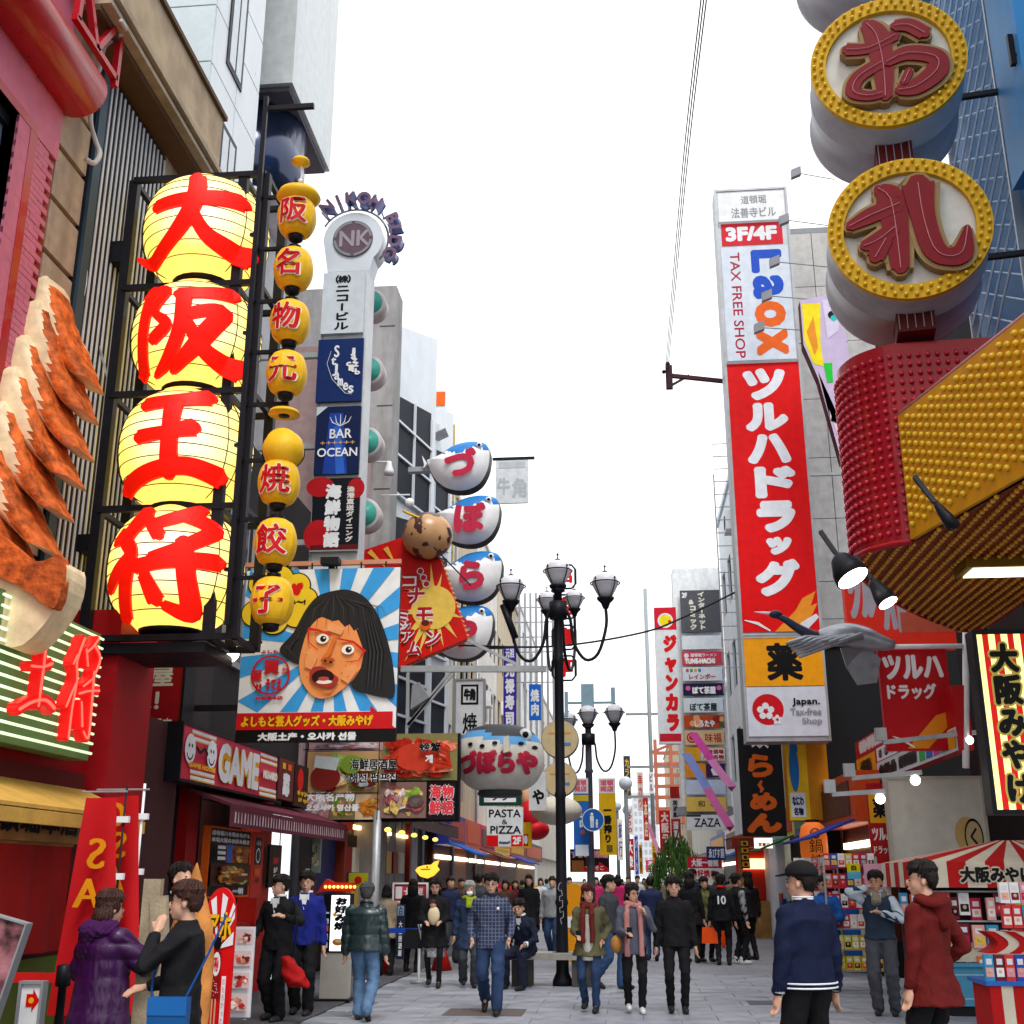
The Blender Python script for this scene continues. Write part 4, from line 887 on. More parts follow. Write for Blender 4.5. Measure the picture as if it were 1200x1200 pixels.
# ------------------------------------------------------------------ NIKOH tower sign
NY = 19.0
nk = thing('nikoh_sign_tower', 'slim silver sign tower with an arched NIKOH BLDG ring and stacked name panels', 'sign tower', (0, 0, 0))
zt_ = W(405, 318, NY).z; a = W(375, 480, NY); b = W(426, 480, NY); cx = (a.x + b.x) / 2; nw = b.x - a.x; nk.location = (cx, NY, 0)
silver = mat('silver_panel', (.66, .71, .77), .35, .15, var=.1, scale=1.5, spec=.5)
m = MB(); m.box(-nw / 2, nw / 2, 0, .5, 5.5, zt_, mat('tower_side', (.6, .62, .64), .4, .1)); m.put('column', nk)
cc = W(420, 280, NY); R = .57; dx = cc.x - cx - .1
m = MB(); pts = [(dx + R * cos(t * pi / 24), cc.z + R * sin(t * pi / 24)) for t in range(-6, 25)] + [(-nw / 2, zt_ + .004), (nw / 2, zt_ + .004)]
m.prism(pts, 0, .45, silver); m.put('head', nk)
m = MB(); m.lathe([(.38, -.03), (.38, .0)], mat('nk_disc', (.14, .09, .12), .5), c=(dx, 0, cc.z), n=40, axis='y', smooth=False); dk = m.put('disc', nk)
m = MB()
for (t0, t1) in ((.1, 1.47), (1.67, 3.04), (3.24, 4.61), (4.81, 6.18)):
 N_ = 12; vs = []
 for i in range(N_ + 1):
  an = t0 + (t1 - t0) * i / N_; vs += [(dx + .37 * cos(an), -.036, cc.z + .37 * sin(an)), (dx + .32 * cos(an), -.036, cc.z + .32 * sin(an))]
 m.add(vs, [(2 * i, 2 * i + 1, 2 * i + 3, 2 * i + 2) for i in range(N_)], GREY)
a_, fs = glyph('NK'); 
for q, (ddx, dz) in enumerate(SHIFT[:5]): m.add([(dx + (p[0] - .66) * .42 + ddx * .012, -.038 - q * .0004, cc.z + (p[1] - .34) * .46 + dz * .012) for p in a_.tolist()], fs, pm('#a59aa4'))
m.put('monogram', nk)
let = mat('ring_letter', (.16, .1, .16), .35, .4)
for i, ch in enumerate('NIKOH.BLDG'):
 an = radians(128 - i * 17.3); a_, fs = glyph(ch); n_ = len(a_); c_, s_ = cos(an - pi / 2), sin(an - pi / 2); rr = .84; sc = .33 if ch != '.' else .25
 P3 = []; w_ = (a_[:, 0].max() + a_[:, 0].min()) / 2
 for q in a_.tolist():
  x = (q[0] - w_) * sc; y = q[1] * sc + rr - .12; P3.append((x * c_ - y * s_ + dx, x * s_ + y * c_ + cc.z))
 m = MB()
 for k, (sx, sz) in enumerate(SHIFT[:5]):
  m.add([(x + sx * .018, -.12 - k * .0006, z + sz * .018) for x, z in P3], fs, let)
  m.add([(x + sx * .018, .12 + k * .0006, z + sz * .018) for x, z in P3], fs, let)
 # letter sides
 from collections import Counter
 ec = Counter(); 
 for f in fs:
  for e in zip(f, f[1:] + f[:1]): ec[tuple(sorted(e))] += 1
 ed = [e for e, k in ec.items() if k == 1]; vs = [(x, y, z) for y in (-.115, .115) for x, z in P3]
 m.add(vs, [(e[0], e[1], e[1] + n_, e[0] + n_) for e in ed], mat('ring_letter_side', (.25, .3, .55), .35, .5)); m.put('letter', nk)
m = MB(); m.tube([(dx + .66 * cos(radians(150 - k * 10)), .05, cc.z + .66 * sin(radians(150 - k * 10))) for k in range(20)], .02, GREY, 6); m.put('ring_rail', nk)
def panel(name, label, py0, py1, px0, px1, body):
 return Sign(name.replace('_panel', '_tower_sign'), label, 'sign panel', (px0, py0, px1, py1), Y=NY - .06, d=.06, body=body)
s = panel('white_name_panel', 'white vertical panel reading 株ニコービル at the top of the silver tower', 320, 391, 378, 427, pm('#cfd8e0')); s.vtext('㈱ニコービル', .28, .04, .68, .96, BLACK, .012); s.done()
s = panel('blue_club_panel', 'dark blue panel with a white script St. James jazz club', 398, 471, 372, 425, pm('#0f2a63')); 
for k, (c_, u, v, z_) in enumerate((('S', .42, .2, .16), ('t', .36, .36, .1), ('J', .4, .5, .16), ('a', .45, .6, .1), ('m', .53, .7, .1), ('e', .65, .77, .1), ('s', .77, .82, .1), ('j', .78, .22, .1), ('a', .8, .3, .07), ('z', .83, .37, .06), ('z', .86, .43, .06), ('c', .7, .42, .06), ('l', .76, .48, .08), ('u', .82, .52, .05), ('b', .9, .55, .07))): s.text(c_, u - .06, v - z_ * .62, u + .06, v + z_ * .62, WHITE, .01)
s.stroke([(.3, .2, .006), (.22, .4, .01), (.35, .65, .01), (.65, .88, .012), (.8, .9, .006)], WHITE); s.done()
s = panel('ocean_bar_panel', 'blue glowing panel reading BAR OCEAN below a white ornament', 477, 556, 370, 422, pm('#0c1c48')); s.poly([(.3, .1), (.6, .1), (.75, 1), (.2, 1)], pm('#1a3f9c')); s.poly([(.4, .3), (.55, .3), (.7, 1), (.5, 1)], pm('#2c64c8')); s.poly([(0, 0), (.25, 0), (0, .14)], pm('#c8d4e0'))
for k in range(-2, 3): s.stroke([(.55, .3, .012), (.55 + k * .09, .24, .02), (.55 + k * .12, .16 - .02 * (2 - abs(k)), .008)], WHITE)
s.text('BAR', .32, .34, .82, .48, WHITE, .006); s.text('OCEAN', .06, .62, .96, .75, WHITE, .006); s.text('++++++', .12, .52, .9, .57, pm('#c9a15a'), .002); s.done()
s = panel('seafood_panel', 'black and red panel reading 海鮮物語 in white brush characters', 561, 645, 366, 421, pm('#0c0f1c')); s.ell(.15, .12, .3, .14, pm('#b0121c')); s.ell(.92, .15, .18, .14, pm('#b0121c')); s.ell(.15, .8, .3, .22, pm('#b0121c')); s.rect(0, .93, 1, 1, pm('#5a1418')); s.rect(-.02, 1.0, 1.02, 1.02, GREY); s.vtext('海鮮物語', .26, .08, .62, .97, WHITE, .022); s.vtext('漁港直送ダイニング', .72, .12, .9, .9, pm('#d8d4cc'), .008); s.done()
m = MB(); m.box(-nw / 2 - .06, -nw / 2, .0, .5, 5.5, zt_ - .2, GALV); m.put('tower_rail', nk)
m = MB(); 
for z in (7.2, 9.0, 10.8): m.box(-1.9, -nw / 2, .2, .3, z, z + .1, GALV)
m.put('wall_bracket', nk)
for i, py in enumerate((355, 434, 518, 602)):
 c = W(434 - i * 2.5, py, NY + .9); t_ = thing('green_disc_lamp', ['topmost', 'second from the top', 'second from the bottom', 'lowest'][i] + ' of the round green drum lamps on the grey column', 'lamp', c, 0, 'green drum lamps on the column')
 m = MB(); m.lathe([(.27, -.02), (.3, 0), (.3, .32), (.27, .34)], mat('lamp_rim', (.5, .45, .45), .4), n=28, axis='y'); m.put('drum', t_); m = MB(); m.lathe([(.24, -.04), (.24, -.021)], mat('green_lens', (.06, .34, .28), .3), n=28, axis='y'); m.put('lens', t_)
 m = MB(); m.box(-.6, -.28, .1, .2, -.04, .04, GALV); m.put('bracket', t_)
# ================================================================== FURTHER ALONG THE LEFT SIDE
def building(name, label, side, y0, y1, zt, wall, X=None, nwin=3, z0=4.2, fh=3.0, ww=1.1, wh=1.6, frame=None, pane=None, depth=8, fins=0, cap=True, group=None):
 """a street front with recessed windows; side -1 left, 1 right"""
 X = X if X is not None else (XL if side < 0 else XR)
 t_ = thing(name, label, 'building', (X, y0, 0), 0, group); s_ = side; L_ = y1 - y0; rc = .18
 def bx(m, x0, x1, a, b, c, d, mt): m.box(min(s_ * x0, s_ * x1), max(s_ * x0, s_ * x1), a, b, c, d, mt)
 m = MB(); bx(m, rc, depth, 0.01, L_ - .01, 0, zt, wall); m.put('core', t_)
 rows = max(0, int((zt - z0) / fh)); pitch = L_ / max(nwin, 1); m = MB()
 bx(m, 0, rc, 0.01, L_ - .01, 3.0, z0 + (fh - wh) / 2, wall)
 for r_ in range(rows):
  za = z0 + r_ * fh + (fh - wh) / 2; zb_ = za + wh
  top = zt if r_ == rows - 1 else z0 + (r_ + 1) * fh + (fh - wh) / 2
  bx(m, 0, rc, 0.01, L_ - .01, zb_, top, wall)
  for k in range(nwin + 1):
   a = 0.01 if k == 0 else (k - .5) * pitch + ww / 2; b = L_ - .01 if k == nwin else (k + .5) * pitch - ww / 2
   bx(m, 0.001, rc, a, b, za + .001, zb_ - .001, wall)
 m.put('wall', t_)
 fo = po_ = None
 for r_ in range(rows):
  za = z0 + r_ * fh + (fh - wh) / 2
  for k in range(nwin):
   c = (k + .5) * pitch
   if fo is None:
    m = MB(); fm = frame or STEEL; q = .05
    for a, b, e, f in ((-ww / 2, -ww / 2 + q, 0, wh), (ww / 2 - q, ww / 2, 0, wh), (-ww / 2 + q, ww / 2 - q, 0, q), (-ww / 2 + q, ww / 2 - q, wh - q, wh), (-q / 2, q / 2, q, wh - q)): bx(m, .08, .15, a, b, e, f, fm)
    fo = m.put('window', t_, (0, c, za)); m = MB(); bx(m, .12, .125, -ww / 2 + q, ww / 2 - q, q, wh - q, pane or GLASS); po_ = m.put('pane', fo)
   else:
    f2 = copy_obj(fo, t_, (0, c, za)); copy_obj(po_, f2)
 for k in range(fins):
  m = MB(); c = L_ * (k + .5) / fins; bx(m, -.22, 0, c - .1, c + .1, 3.2, zt + .1, wall); m.put('fin', t_)
 if cap: m = MB(); bx(m, -.08, depth, -.0, L_, zt + .001, zt + .22, wall); m.put('parapet', t_)
 return t_
greyw = mat('grey_panel_wall', (.34, .345, .36), .6, var=.12, scale=2, dirt=.4); palew = mat('pale_wall', (.68, .66, .62), .7, dirt=.35); creamw = mat('cream_wall', (.55, .47, .34), .7, dirt=.4); whitew = mat('white_wall', (.8, .82, .84), .6, dirt=.3)
pinkw = mat('pinkish_wall', (.5, .36, .36), .7, dirt=.3)
building('pale_office', 'pale office block just behind the silver sign tower', -1, 20.5, 25.3, WX(420, 395, XL).z * .86, pinkw, nwin=4, ww=.8)
# concrete column building
t_ = thing('concrete_fin', 'tall plain concrete fin rising behind the silver sign tower', 'building', (XL, 25.4, 0)); m = MB(); zt = W(445, 340, 25.6).z
m.box(-3, .05, 0, .3, 0, zt, CONC); m.box(.05, .44, 0, .85, 0, zt, CONC); m.put('fin', t_)
jm = MB(); jm.box(.055, .438, -.006, -.001, 0, .03, mat('joint_dark', (.08, .08, .08), .8)); 
for k in range(7): (jm.put('panel_joint', t_, (0, 0, 4 + k * 2.1)))
# faceted bay window building
def bay(y0, L_, zb, zt, nm, lab):
 t_ = thing(nm, lab, 'building', (XL, y0, 0)); m = MB(); m.box(-4, 0, 0, L_, 0, zt - .6, greyw); m.put('core', t_)
 m = MB()
 m.hull8([(0, 0, 3), (0, 0, zt - .2), (0, L_, 3), (0, L_, zt - .2), (.1, .05, 3.2), (.1, .05, zt - 1), (.8, L_, 3.2), (.8, L_, zt)], silver); m.put('facet', t_)
 fo = None; n = int((zt - 5) / 3.2)
 for k in range(n):
  z = 4.4 + k * 3.2; m = MB()
  ta = .1 + .7 * .12; tb_ = .1 + .7 * .86
  m.hull8([(ta + .01, L_ * .14, 0), (ta + .01, L_ * .14, 2.5), (tb_ + .01, L_ * .86, .0), (tb_ + .01, L_ * .86, 2.9), (ta + .05, L_ * .14, 0), (ta + .05, L_ * .14, 2.5), (tb_ + .05, L_ * .86, 0), (tb_ + .05, L_ * .86, 2.9)], mat('bay_glass', (.016, .02, .035), .5, spec=.08, var=.5, scale=1.5))
  if fo is None:
   fo = m.put('window', t_, (0, 0, z)); m = MB()
   for t in (.14, .5, .86): x_ = .1 + .7 * t; m.box(x_ + .03, x_ + .1, L_ * t - .03, L_ * t + .03, -.05, 2.7, silver)
   mu = m.parts('mullion', fo); m = MB()
   for zz_ in (-.12, .9, 1.8): m.hull8([(ta, L_ * .13, zz_), (ta, L_ * .13, zz_ + .06), (tb_, L_ * .87, zz_), (tb_, L_ * .87, zz_ + .06), (ta + .11, L_ * .13, zz_), (ta + .11, L_ * .13, zz_ + .06), (tb_ + .11, L_ * .87, zz_), (tb_ + .11, L_ * .87, zz_ + .06)], silver)
   mu += m.parts('transom', fo)
  else:
   f2 = copy_obj(fo, t_, (0, 0, z))
   for u in mu: copy_obj(u, f2)
 return t_
bay(26.35, 3.2, 0, WX(478, 395, XL).z, 'bay_building', 'silver grey building with slanted dark bay windows beside the concrete fin')
bay(29.65, 3.2, 0, WX(490, 440, XL).z - .5, 'bay_building', 'second silver grey building with slanted bays, behind the first')
building('grey_block', 'grey block with a roof tank past the slanted bays', -1, 33, 36, WX(500, 470, XL).z, greyw, nwin=2)
building('slim_block', 'slim pale block with a small orange rooftop sign', -1, 36.2, 39, WX(522, 535, XL).z, palew, nwin=2)
building('cream_block', 'cream block behind the blowfish signs', -1, 39.2, 45, WX(560, 640, XL).z, creamw, nwin=4)
building('pale_block', 'pale block behind the purple banner', -1, 45.2, 53, WX(590, 690, XL).z, palew, nwin=5)
building('cream_tower', 'cream building further along past the purple banner', -1, 53.2, 64, WX(612, 735, XL).z, creamw, nwin=6)
building('white_block', 'white distant building past the blue grill banner', -1, 64.2, 80, WX(640, 790, XL).z, whitew, nwin=7)
building('far_block', 'hazy far block at the end of the street on the canal side', -1, 80.2, 110, 14, palew, nwin=9)
an = 0
for (X, Y, z, where) in ((XL, 40.5, 9.2, 'on the cream block behind the blowfish signs, upper'), (XL, 40.5, 6.4, 'on the cream block behind the blowfish signs, lower'), (XL, 47, 8.3, 'on the pale block past the purple banner'), (XL, 55, 9.0, 'on the cream building further along'), (3.9, 33.5, 9.6, 'on the pale blue building by the tall drug store sign, upper'), (3.9, 33.5, 6.6, 'on the pale blue building by the tall drug store sign, lower'), (3.9, 36.5, 12.4, 'high on the pale blue building past the drug store sign')):
 s_ = 1 if X < 0 else -1; t_ = thing('air_conditioner', 'boxy white air conditioner ' + where, 'air conditioner', (X, Y, z), 0, 'air conditioners on the facades'); m = MB(); m.box(min(0, s_ * .4), max(0, s_ * .4), 0, .85, 0, .62, whitew); m.put('case', t_)
 m = MB(); m.lathe([(.24, s_ * .401), (.24, s_ * .41)], DARKG, c=(0, .4, .31), n=16, axis='x'); m.put('fan_grille', t_); m = MB(); m.tube([(s_ * .1, .7, 0), (s_ * .05, .9, -.4), (s_ * .05, .9, -2.2)], .03, WHITE, 6); m.put('pipe', t_)
for k, (X, Y) in enumerate(((XL, 39.1), (XL, 45.1), (XL, 33.2), (4.1, 26.2))):
 m = MB(); x = X + (.08 if X < 0 else -.06); m.tube([(x, Y, .0), (x, Y, 13 - k)], .05, GALV, 8); tag(m.put('drain_pipe'), 'grey drain pipe on the facade, ' + ['between the slim block and the cream block', 'before the pale block with the purple banner', 'beside the grey block past the slanted bays', 'at the edge of the grey clad building'][k], 'pipe', 'drain pipes')
# slatted roof screen
t_ = thing('roof_screen', 'row of thin vertical roof poles standing over the distant left buildings', 'roof screen', (XL, 62, 0)); pole = None; zz = W(625, 695, 62).z; zb_ = W(625, 800, 62).z
for i in range(9):
 m = MB()
 if pole is None: m.box(-.06, .06, -.06, .06, zb_ - 6, zz, mat('pole_grey', (.28, .29, .32), .6)); pole = m.put('pole', t_, (W(602 + i * 6.5, 700, 62).x - XL, 0, 0))
 else: copy_obj(pole, t_, (W(602 + i * 6.5, 700, 62).x - XL, 0, 0))
for k in range(6):
 m = MB(); m.box(W(602, 700, 62).x - XL, W(654, 700, 62).x - XL, .07, .1, zb_ + k * (zz - zb_) / 6, zb_ + k * (zz - zb_) / 6 + .06, GREY); m.put('rail', t_)
# perforated sign plate and cubes
s = Sign('perforated_panel', 'white perforated metal screen on the building behind the blowfish', 'screen', (497, 500, 530, 760), Y=34, d=.1, body=mat('perforated', (.42, .4, .36), .6), frame=pm('#c9b56a'), fw=.04)
for r_ in range(26):
 for q in range(5): s.circ(.1 + q * .2 + (.1 if r_ % 2 else 0), .02 + r_ * .038, .045, pm('#6e6a62')) 
s.done()
t_ = thing('tilted_box_light', 'white tilted cube light box jutting above the blowfish signs', 'light box', W(505, 500, 31)); m = MB(); m.prism([(-.5, -.3), (-.42, .42), (.1, .15), (.42, -.05), (.1, -.2)], 0, .7, whitew); m.put('box', t_)
t_ = thing('rooftop_sign', 'small orange and silver cube sign on a distant left roof', 'sign', W(512, 466, 36)); m = MB(); m.box(-.45, .3, 0, .8, -1.1, .3, silver); m.put('case', t_); m = MB(); m.box(-.05, .28, -.03, -.002, -.3, .2, ORG); m.put('face', t_)
for i, (px, py) in enumerate(((456, 549), (480, 588))):
 t_ = thing('arm_floodlight', ['grey bell floodlight on a thin arm beside the seafood panel', 'white bulb lamp on a thin arm under the bell floodlight'][i], 'floodlight', W(px, py, 20.5))
 m = MB(); m.tube([(-.55, 0, .14), (0, 0, .14)], .015, WHITE, 6); m.put('arm', t_); m = MB()
 if i: m.ball((0, 0, -.02), .09, WHITE)
 else: m.lathe([(.1, -.12), (.09, -.05), (.05, .08), (.04, .14)], WHITE, n=16)
 m.put('lamp_head', t_)
# ------------------------------------------------------------------ konamon museum sign with takoyaki ball
KY = 23.0
s = Sign('konamon_sign', 'tilted red and yellow sunburst board reading コナモンジアーム with a bulb edge', 'sign board', (466, 668, 534, 785), Y=KY, d=.25, body='none')
def Kp(px, py): 
 p = W(px, py, KY - .125); return ((p.x - s.root.location.x) / s.w + .5, 1 - (p.z - s.root.location.z) / s.h)
kq = [Kp(488, 632), Kp(516, 655), Kp(548, 748), Kp(466, 783), Kp(440, 770), Kp(425, 645), Kp(470, 630)]
m = MB(); m.prism([((u - .5) * s.w, (1 - v) * s.h) for u, v in kq], -.125, .125, pm('#d2160f')); m.put('board', s.root)
c0 = Kp(508, 712); tri = [(516, 660), (545, 735), (500, 768), (470, 775), (468, 740), (535, 700), (526, 675), (470, 690), (548, 748), (440, 640), (455, 635)]
for i, (px, py) in enumerate([(518, 672), (532, 700), (541, 724), (536, 748), (520, 758), (505, 765), (489, 772), (474, 776), (468, 755), (466, 720), (478, 690), (490, 668), (505, 660)]):
 e = Kp(px, py); d_ = Vector((e[0] - c0[0], e[1] - c0[1])); n_ = Vector((-d_.y, d_.x)).normalized() * .07
 s.poly([(c0[0] + n_.x, c0[1] + n_.y), e, (c0[0] - n_.x, c0[1] - n_.y)], pm('#f2c95a'))
s.circ(c0[0], c0[1], .38, pm('#f2c95a'))
for (a, b) in (((433, 646), (452, 665)), ((452, 642), (464, 662))):
 p, q = Kp(*a), Kp(*b); s.stroke([(p[0], p[1], .09), (q[0], q[1], .01)], pm('#f2b54a'))
for k, (ch, px, py, sz) in enumerate((('コ', 482, 682, 20), ('ナ', 488, 699, 20), ('モ', 498, 722, 20), ('ン', 508, 748, 19), ('ミ', 472, 722, 15), ('ジ', 474, 735, 16), ('ア', 478, 746, 16), ('ム', 486, 760, 17))):
 h = sz / 2; a, b = Kp(px - h, py - h), Kp(px + h, py + h); s.text(ch, a[0], a[1], b[0], b[1], pm('#b3141c'), .012, out=WHITE, outb=.03)
for k in range(3): a = Kp(493 + 3.6 * k, 670 + 7.5 * k); s.circ(a[0], a[1], .055, pm('#b3141c')); s.ring(a[0], a[1], .06, .012, WHITE)
a = Kp(499, 733); s.circ(a[0], a[1], .09, ORG); s.ell(a[0], a[1] - .02, .07, .03, pm('#5a2010'))
s.done(); bm_ = MB(); bm_.ball((0, 0, 0), .035, pm('#d9862f', .3), 8, 6); b0 = None
E_ = [(518, 658), (549, 748), (466, 785)]
for k in range(34):
 t = k / 33; p = (E_[0][0] + (E_[1][0] - E_[0][0]) * t * 2, E_[0][1] + (E_[1][1] - E_[0][1]) * t * 2) if t < .5 else (E_[1][0] + (E_[2][0] - E_[1][0]) * (t * 2 - 1), E_[1][1] + (E_[2][1] - E_[1][1]) * (t * 2 - 1))
 l = W(p[0], p[1], KY) - Vector(s.root.location)
 if b0 is None: b0 = bm_.put('bulb', s.root, l)
 else: copy_obj(b0, s.root, l)
t_ = thing('takoyaki_ball', 'big brown takoyaki ball model with sauce and a yellow mayonnaise line', 'food model', W(501, 628, KY - .3))
tk = bpy.data.materials.new('takoyaki'); tk.use_nodes = True; q = tk.node_tree; p = q.nodes['Principled BSDF']; tc = q.nodes.new('ShaderNodeTexCoord'); no = q.nodes.new('ShaderNodeTexNoise'); no.inputs['Scale'].default_value = 2.6; no.inputs['Detail'].default_value = 6
sx = q.nodes.new('ShaderNodeSeparateXYZ'); ad = q.nodes.new('ShaderNodeMath'); ad.operation = 'MULTIPLY_ADD'; ad.inputs[1].default_value = -.35; cr = q.nodes.new('ShaderNodeValToRGB')
q.links.new(tc.outputs['Object'], no.inputs[0]); q.links.new(tc.outputs['Object'], sx.inputs[0]); q.links.new(sx.outputs[2], ad.inputs[0]); q.links.new(no.outputs['Fac'], ad.inputs[2]); q.links.new(ad.outputs[0], cr.inputs[0]); q.links.new(cr.outputs[0], p.inputs['Base Color'])
cr.color_ramp.interpolation = 'CONSTANT'; cr.color_ramp.elements[0].color = (.06, .025, .018, 1); e = cr.color_ramp.elements.new(.4); e.color = (.5, .27, .12, 1); cr.color_ramp.elements[-1].position = .62; cr.color_ramp.elements[-1].color = (.05, .02, .015, 1); p.inputs['Roughness'].default_value = .3
m = MB(); m.ball((0, 0, 0), .52, tk, 32, 20, (1, 1, .95)); m.put('ball', t_)
m = MB(); m.tube([(.535 * sin(a), -.535 * cos(a) * .75 - .0, .22 - .25 * a) for a in [i * .15 - 1.1 for i in range(15)]], .025, YEL, 6); m.put('sauce_line', t_)
m = MB(); m.tube([(.2, -.35, -.35), (.95, -.3, -1.15)], .015, STEEL, 5); m.put('pick', t_)
# ------------------------------------------------------------------ blowfish sign boards
fw = mat('fugu_white', (.88, .89, .9), .35, var=.05, dirt=.1); fb = pm('#2878c0', .35); fr2 = pm('#c02a48', .4)
FY = 26.0
for i, (px, py, w_, h_, ch) in enumerate(((538, 548, 74, 62, 'づ'), (548, 611, 76, 60, 'ぼ'), (551, 677, 74, 60, 'ら'), (540, 742, 74, 62, 'や'))):
 c = W(px, py, FY); hw = w_ / 2 / FP * FY * 1.03; hh = h_ / 2 / FP * FY * 1.03
 t_ = thing('blowfish_sign', 'puffed blowfish shaped sign marked ' + ch + ', ' + ['uppermost', 'second', 'third', 'lowest and half hidden'][i] + ' of the column', 'sign', c, 0, 'blowfish signs in a column')
 prof = [(-1.05, .3), (-.95, -.1), (-.75, -.52), (-.42, -.86), (0, -1), (.4, -.95), (.74, -.68), (.95, -.2), (1.02, .3), (1, .62), (.88, .9), (.5, 1.02), (.1, .98), (-.2, .86), (-.5, .62), (-.8, .4), (-1.02, .42), (-1.02, .3)]
 P_ = [(p.x, p.y) for p in smooth([(a, b, 0) for a, b in prof[:-2]] , 5)]
 cm = Vector((.05, .0)); vs = []; fs = []; K = 6; N_ = len(P_)
 for k in range(K + 1):
  r_ = 1 - k / K
  for (x, z) in P_: vs.append(((cm.x + (x - cm.x) * r_) * hw, -.38 * (1 - r_ * r_) ** .6 - .1, (cm.y + (z - cm.y) * r_) * hh))
 fs = [(k * N_ + j, k * N_ + (j + 1) % N_, (k + 1) * N_ + (j + 1) % N_, (k + 1) * N_ + j) for k in range(K) for j in range(N_)]
 fsw = []; fsb = []
 for f in fs:
  x = sum(vs[q][0] for q in f) / 4 / hw; z = sum(vs[q][2] for q in f) / 4 / hh
  (fsb if z > .5 - .14 * cos(x * 4.5) + (-.2 if x < -.4 else 0) else fsw).append(f)
 m = MB(); m.add(vs, fsw, fw, True); m.add(vs, fsb, fb, True); m.add([(x * hw, -.1, z * hh) for x, z in P_] + [(x * hw * 1.03, .25, z * hh * 1.03) for x, z in P_], [(j, (j + 1) % N_, (j + 1) % N_ + N_, j + N_) for j in range(N_)] + [tuple(range(2 * N_ - 1, N_ - 1, -1))], pm('#2a2622')); m.put('body', t_)
 m = MB(); m.box(-hw * 1.7, -hw * .3, 0, .2, -.06, .06, GALV); m.put('bracket', t_)
 m = MB(); m.prism([(-hw * 1.02, hh * .1), (-hw * 1.2, hh * .45), (-hw * 1.12, hh * .05), (-hw * 1.15, -hh * .1)], -.2, -.05, fw); m.put('tail', t_)
 a, fs_ = glyph(ch); m = MB()
 for q, (ddx, dz) in enumerate(SHIFT):
  m.add([((p[0] - .5) * hh * 1.25 + ddx * .045 + hw * .12, -.50 - q * .0006, (p[1] - .38) * hh * 1.25 - hh * .1 + dz * .05) for p in a.tolist()], fs_, fr2)
 m.put('character', t_)
 m = MB(); m.lathe([(.07, 0), (.07, .02)], WHITE, c=(hw * .72, -.36, hh * .7), n=14, axis='y'); m.lathe([(.035, -.01), (.035, -.002)], BLACK, c=(hw * .72, -.365, hh * .7), n=12, axis='y'); e_ = m.put('eye', t_); e_['kind'] = 'stuff'
# giant blowfish lantern
c = W(586, 889, 21.8); t_ = thing('blowfish_lantern', 'giant hanging blowfish lantern with dark back, eye, black spots and red づぼらや', 'lantern', c); hw = 50 / FP * 21.8 * 1.03; hh = 37 / FP * 21.8 * 1.03
gy = mat('fugu_back', (.05, .055, .06), .5); gb = pm('#5fa0d8'); cw = mat('fugu_belly', (.7, .67, .6), .6, dirt=.2)
vs = []; fs = {0: [], 1: [], 2: []}; n1, n2 = 30, 22
for i in range(n2 + 1):
 th = pi * i / n2; z = hh * cos(th); rr = sin(th) ** .62
 for j in range(n1): a = 2 * pi * j / n1; vs.append((hw * rr * cos(a), .85 * rr * sin(a), z))
for i in range(n2):
 for j in range(n1):
  z = hh * cos(pi * (i + .5) / n2); x = cos(2 * pi * (j + .5) / n1); z2 = z / hh + .12 * sin(x * 3 + .6)
  fs[0 if z2 > .66 else (1 if z2 > .42 else 2)].append((i * n1 + j, (i + 1) * n1 + j, (i + 1) * n1 + (j + 1) % n1, i * n1 + (j + 1) % n1))
m = MB(); m.add(vs, fs[0], gy, True); m.add(vs, fs[1], gb, True); m.add(vs, fs[2], cw, True); m.put('body', t_)
def fs_pt(x, z, off=.02): 
 q = max(.02, 1 - (abs(z) / hh) ** 2) ** .31; y = -.85 * q * max(0.02, 1 - min(.98, abs(x) / hw / q) ** 2) ** .5; return (x, y - off, z)
a, fg = glyph('づぼらや'); m = MB(); mx = a[:, 0].max()
for q, (ddx, dz) in enumerate(SHIFT): m.add([fs_pt((p[0] / mx - .5) * hw * 1.7 + ddx * .035, (p[1] - .38) * .42 - hh * .22 + dz * .03, .03 + q * .0007) for p in a.tolist()], fg, fr2)
m.put('lettering', t_); m = MB()
for k in range(7):
 x = (-.85 + k * .28) * hw; z = hh * .24 + .05 * (k % 2); m.add([fs_pt(x + .05 * cos(q * .63), z + .035 * sin(q * .63), .022) for q in range(10)], [tuple(range(9, -1, -1))], BLACK)
o = m.put('spots', t_); o['kind'] = 'stuff'
m = MB(); m.ball(fs_pt(hw * .62, hh * .6, 0), .12, WHITE, 16, 10, (1, .6, 1)); ey = m.put('eye', t_); m = MB(); x_ = fs_pt(hw * .62, hh * .6, .055); m.ball((x_[0] + .01, x_[1], x_[2]), .06, BLACK, 12, 8, (1, .5, 1)); m.put('pupil', ey)
m = MB(); m.lathe([(.38, -hh - .08), (.42, -hh - .02), (.36, -hh + .08)], gy, n=20); m.put('base_ring', t_); m = MB(); m.prism([(hw * .2, hh * .0), (hw * .2, hh * .45), (hw * .3, hh * .5), (hw * .34, hh * .05)], -1.02, -.86, pm('#d8d0c0')); m.put('fin', t_)
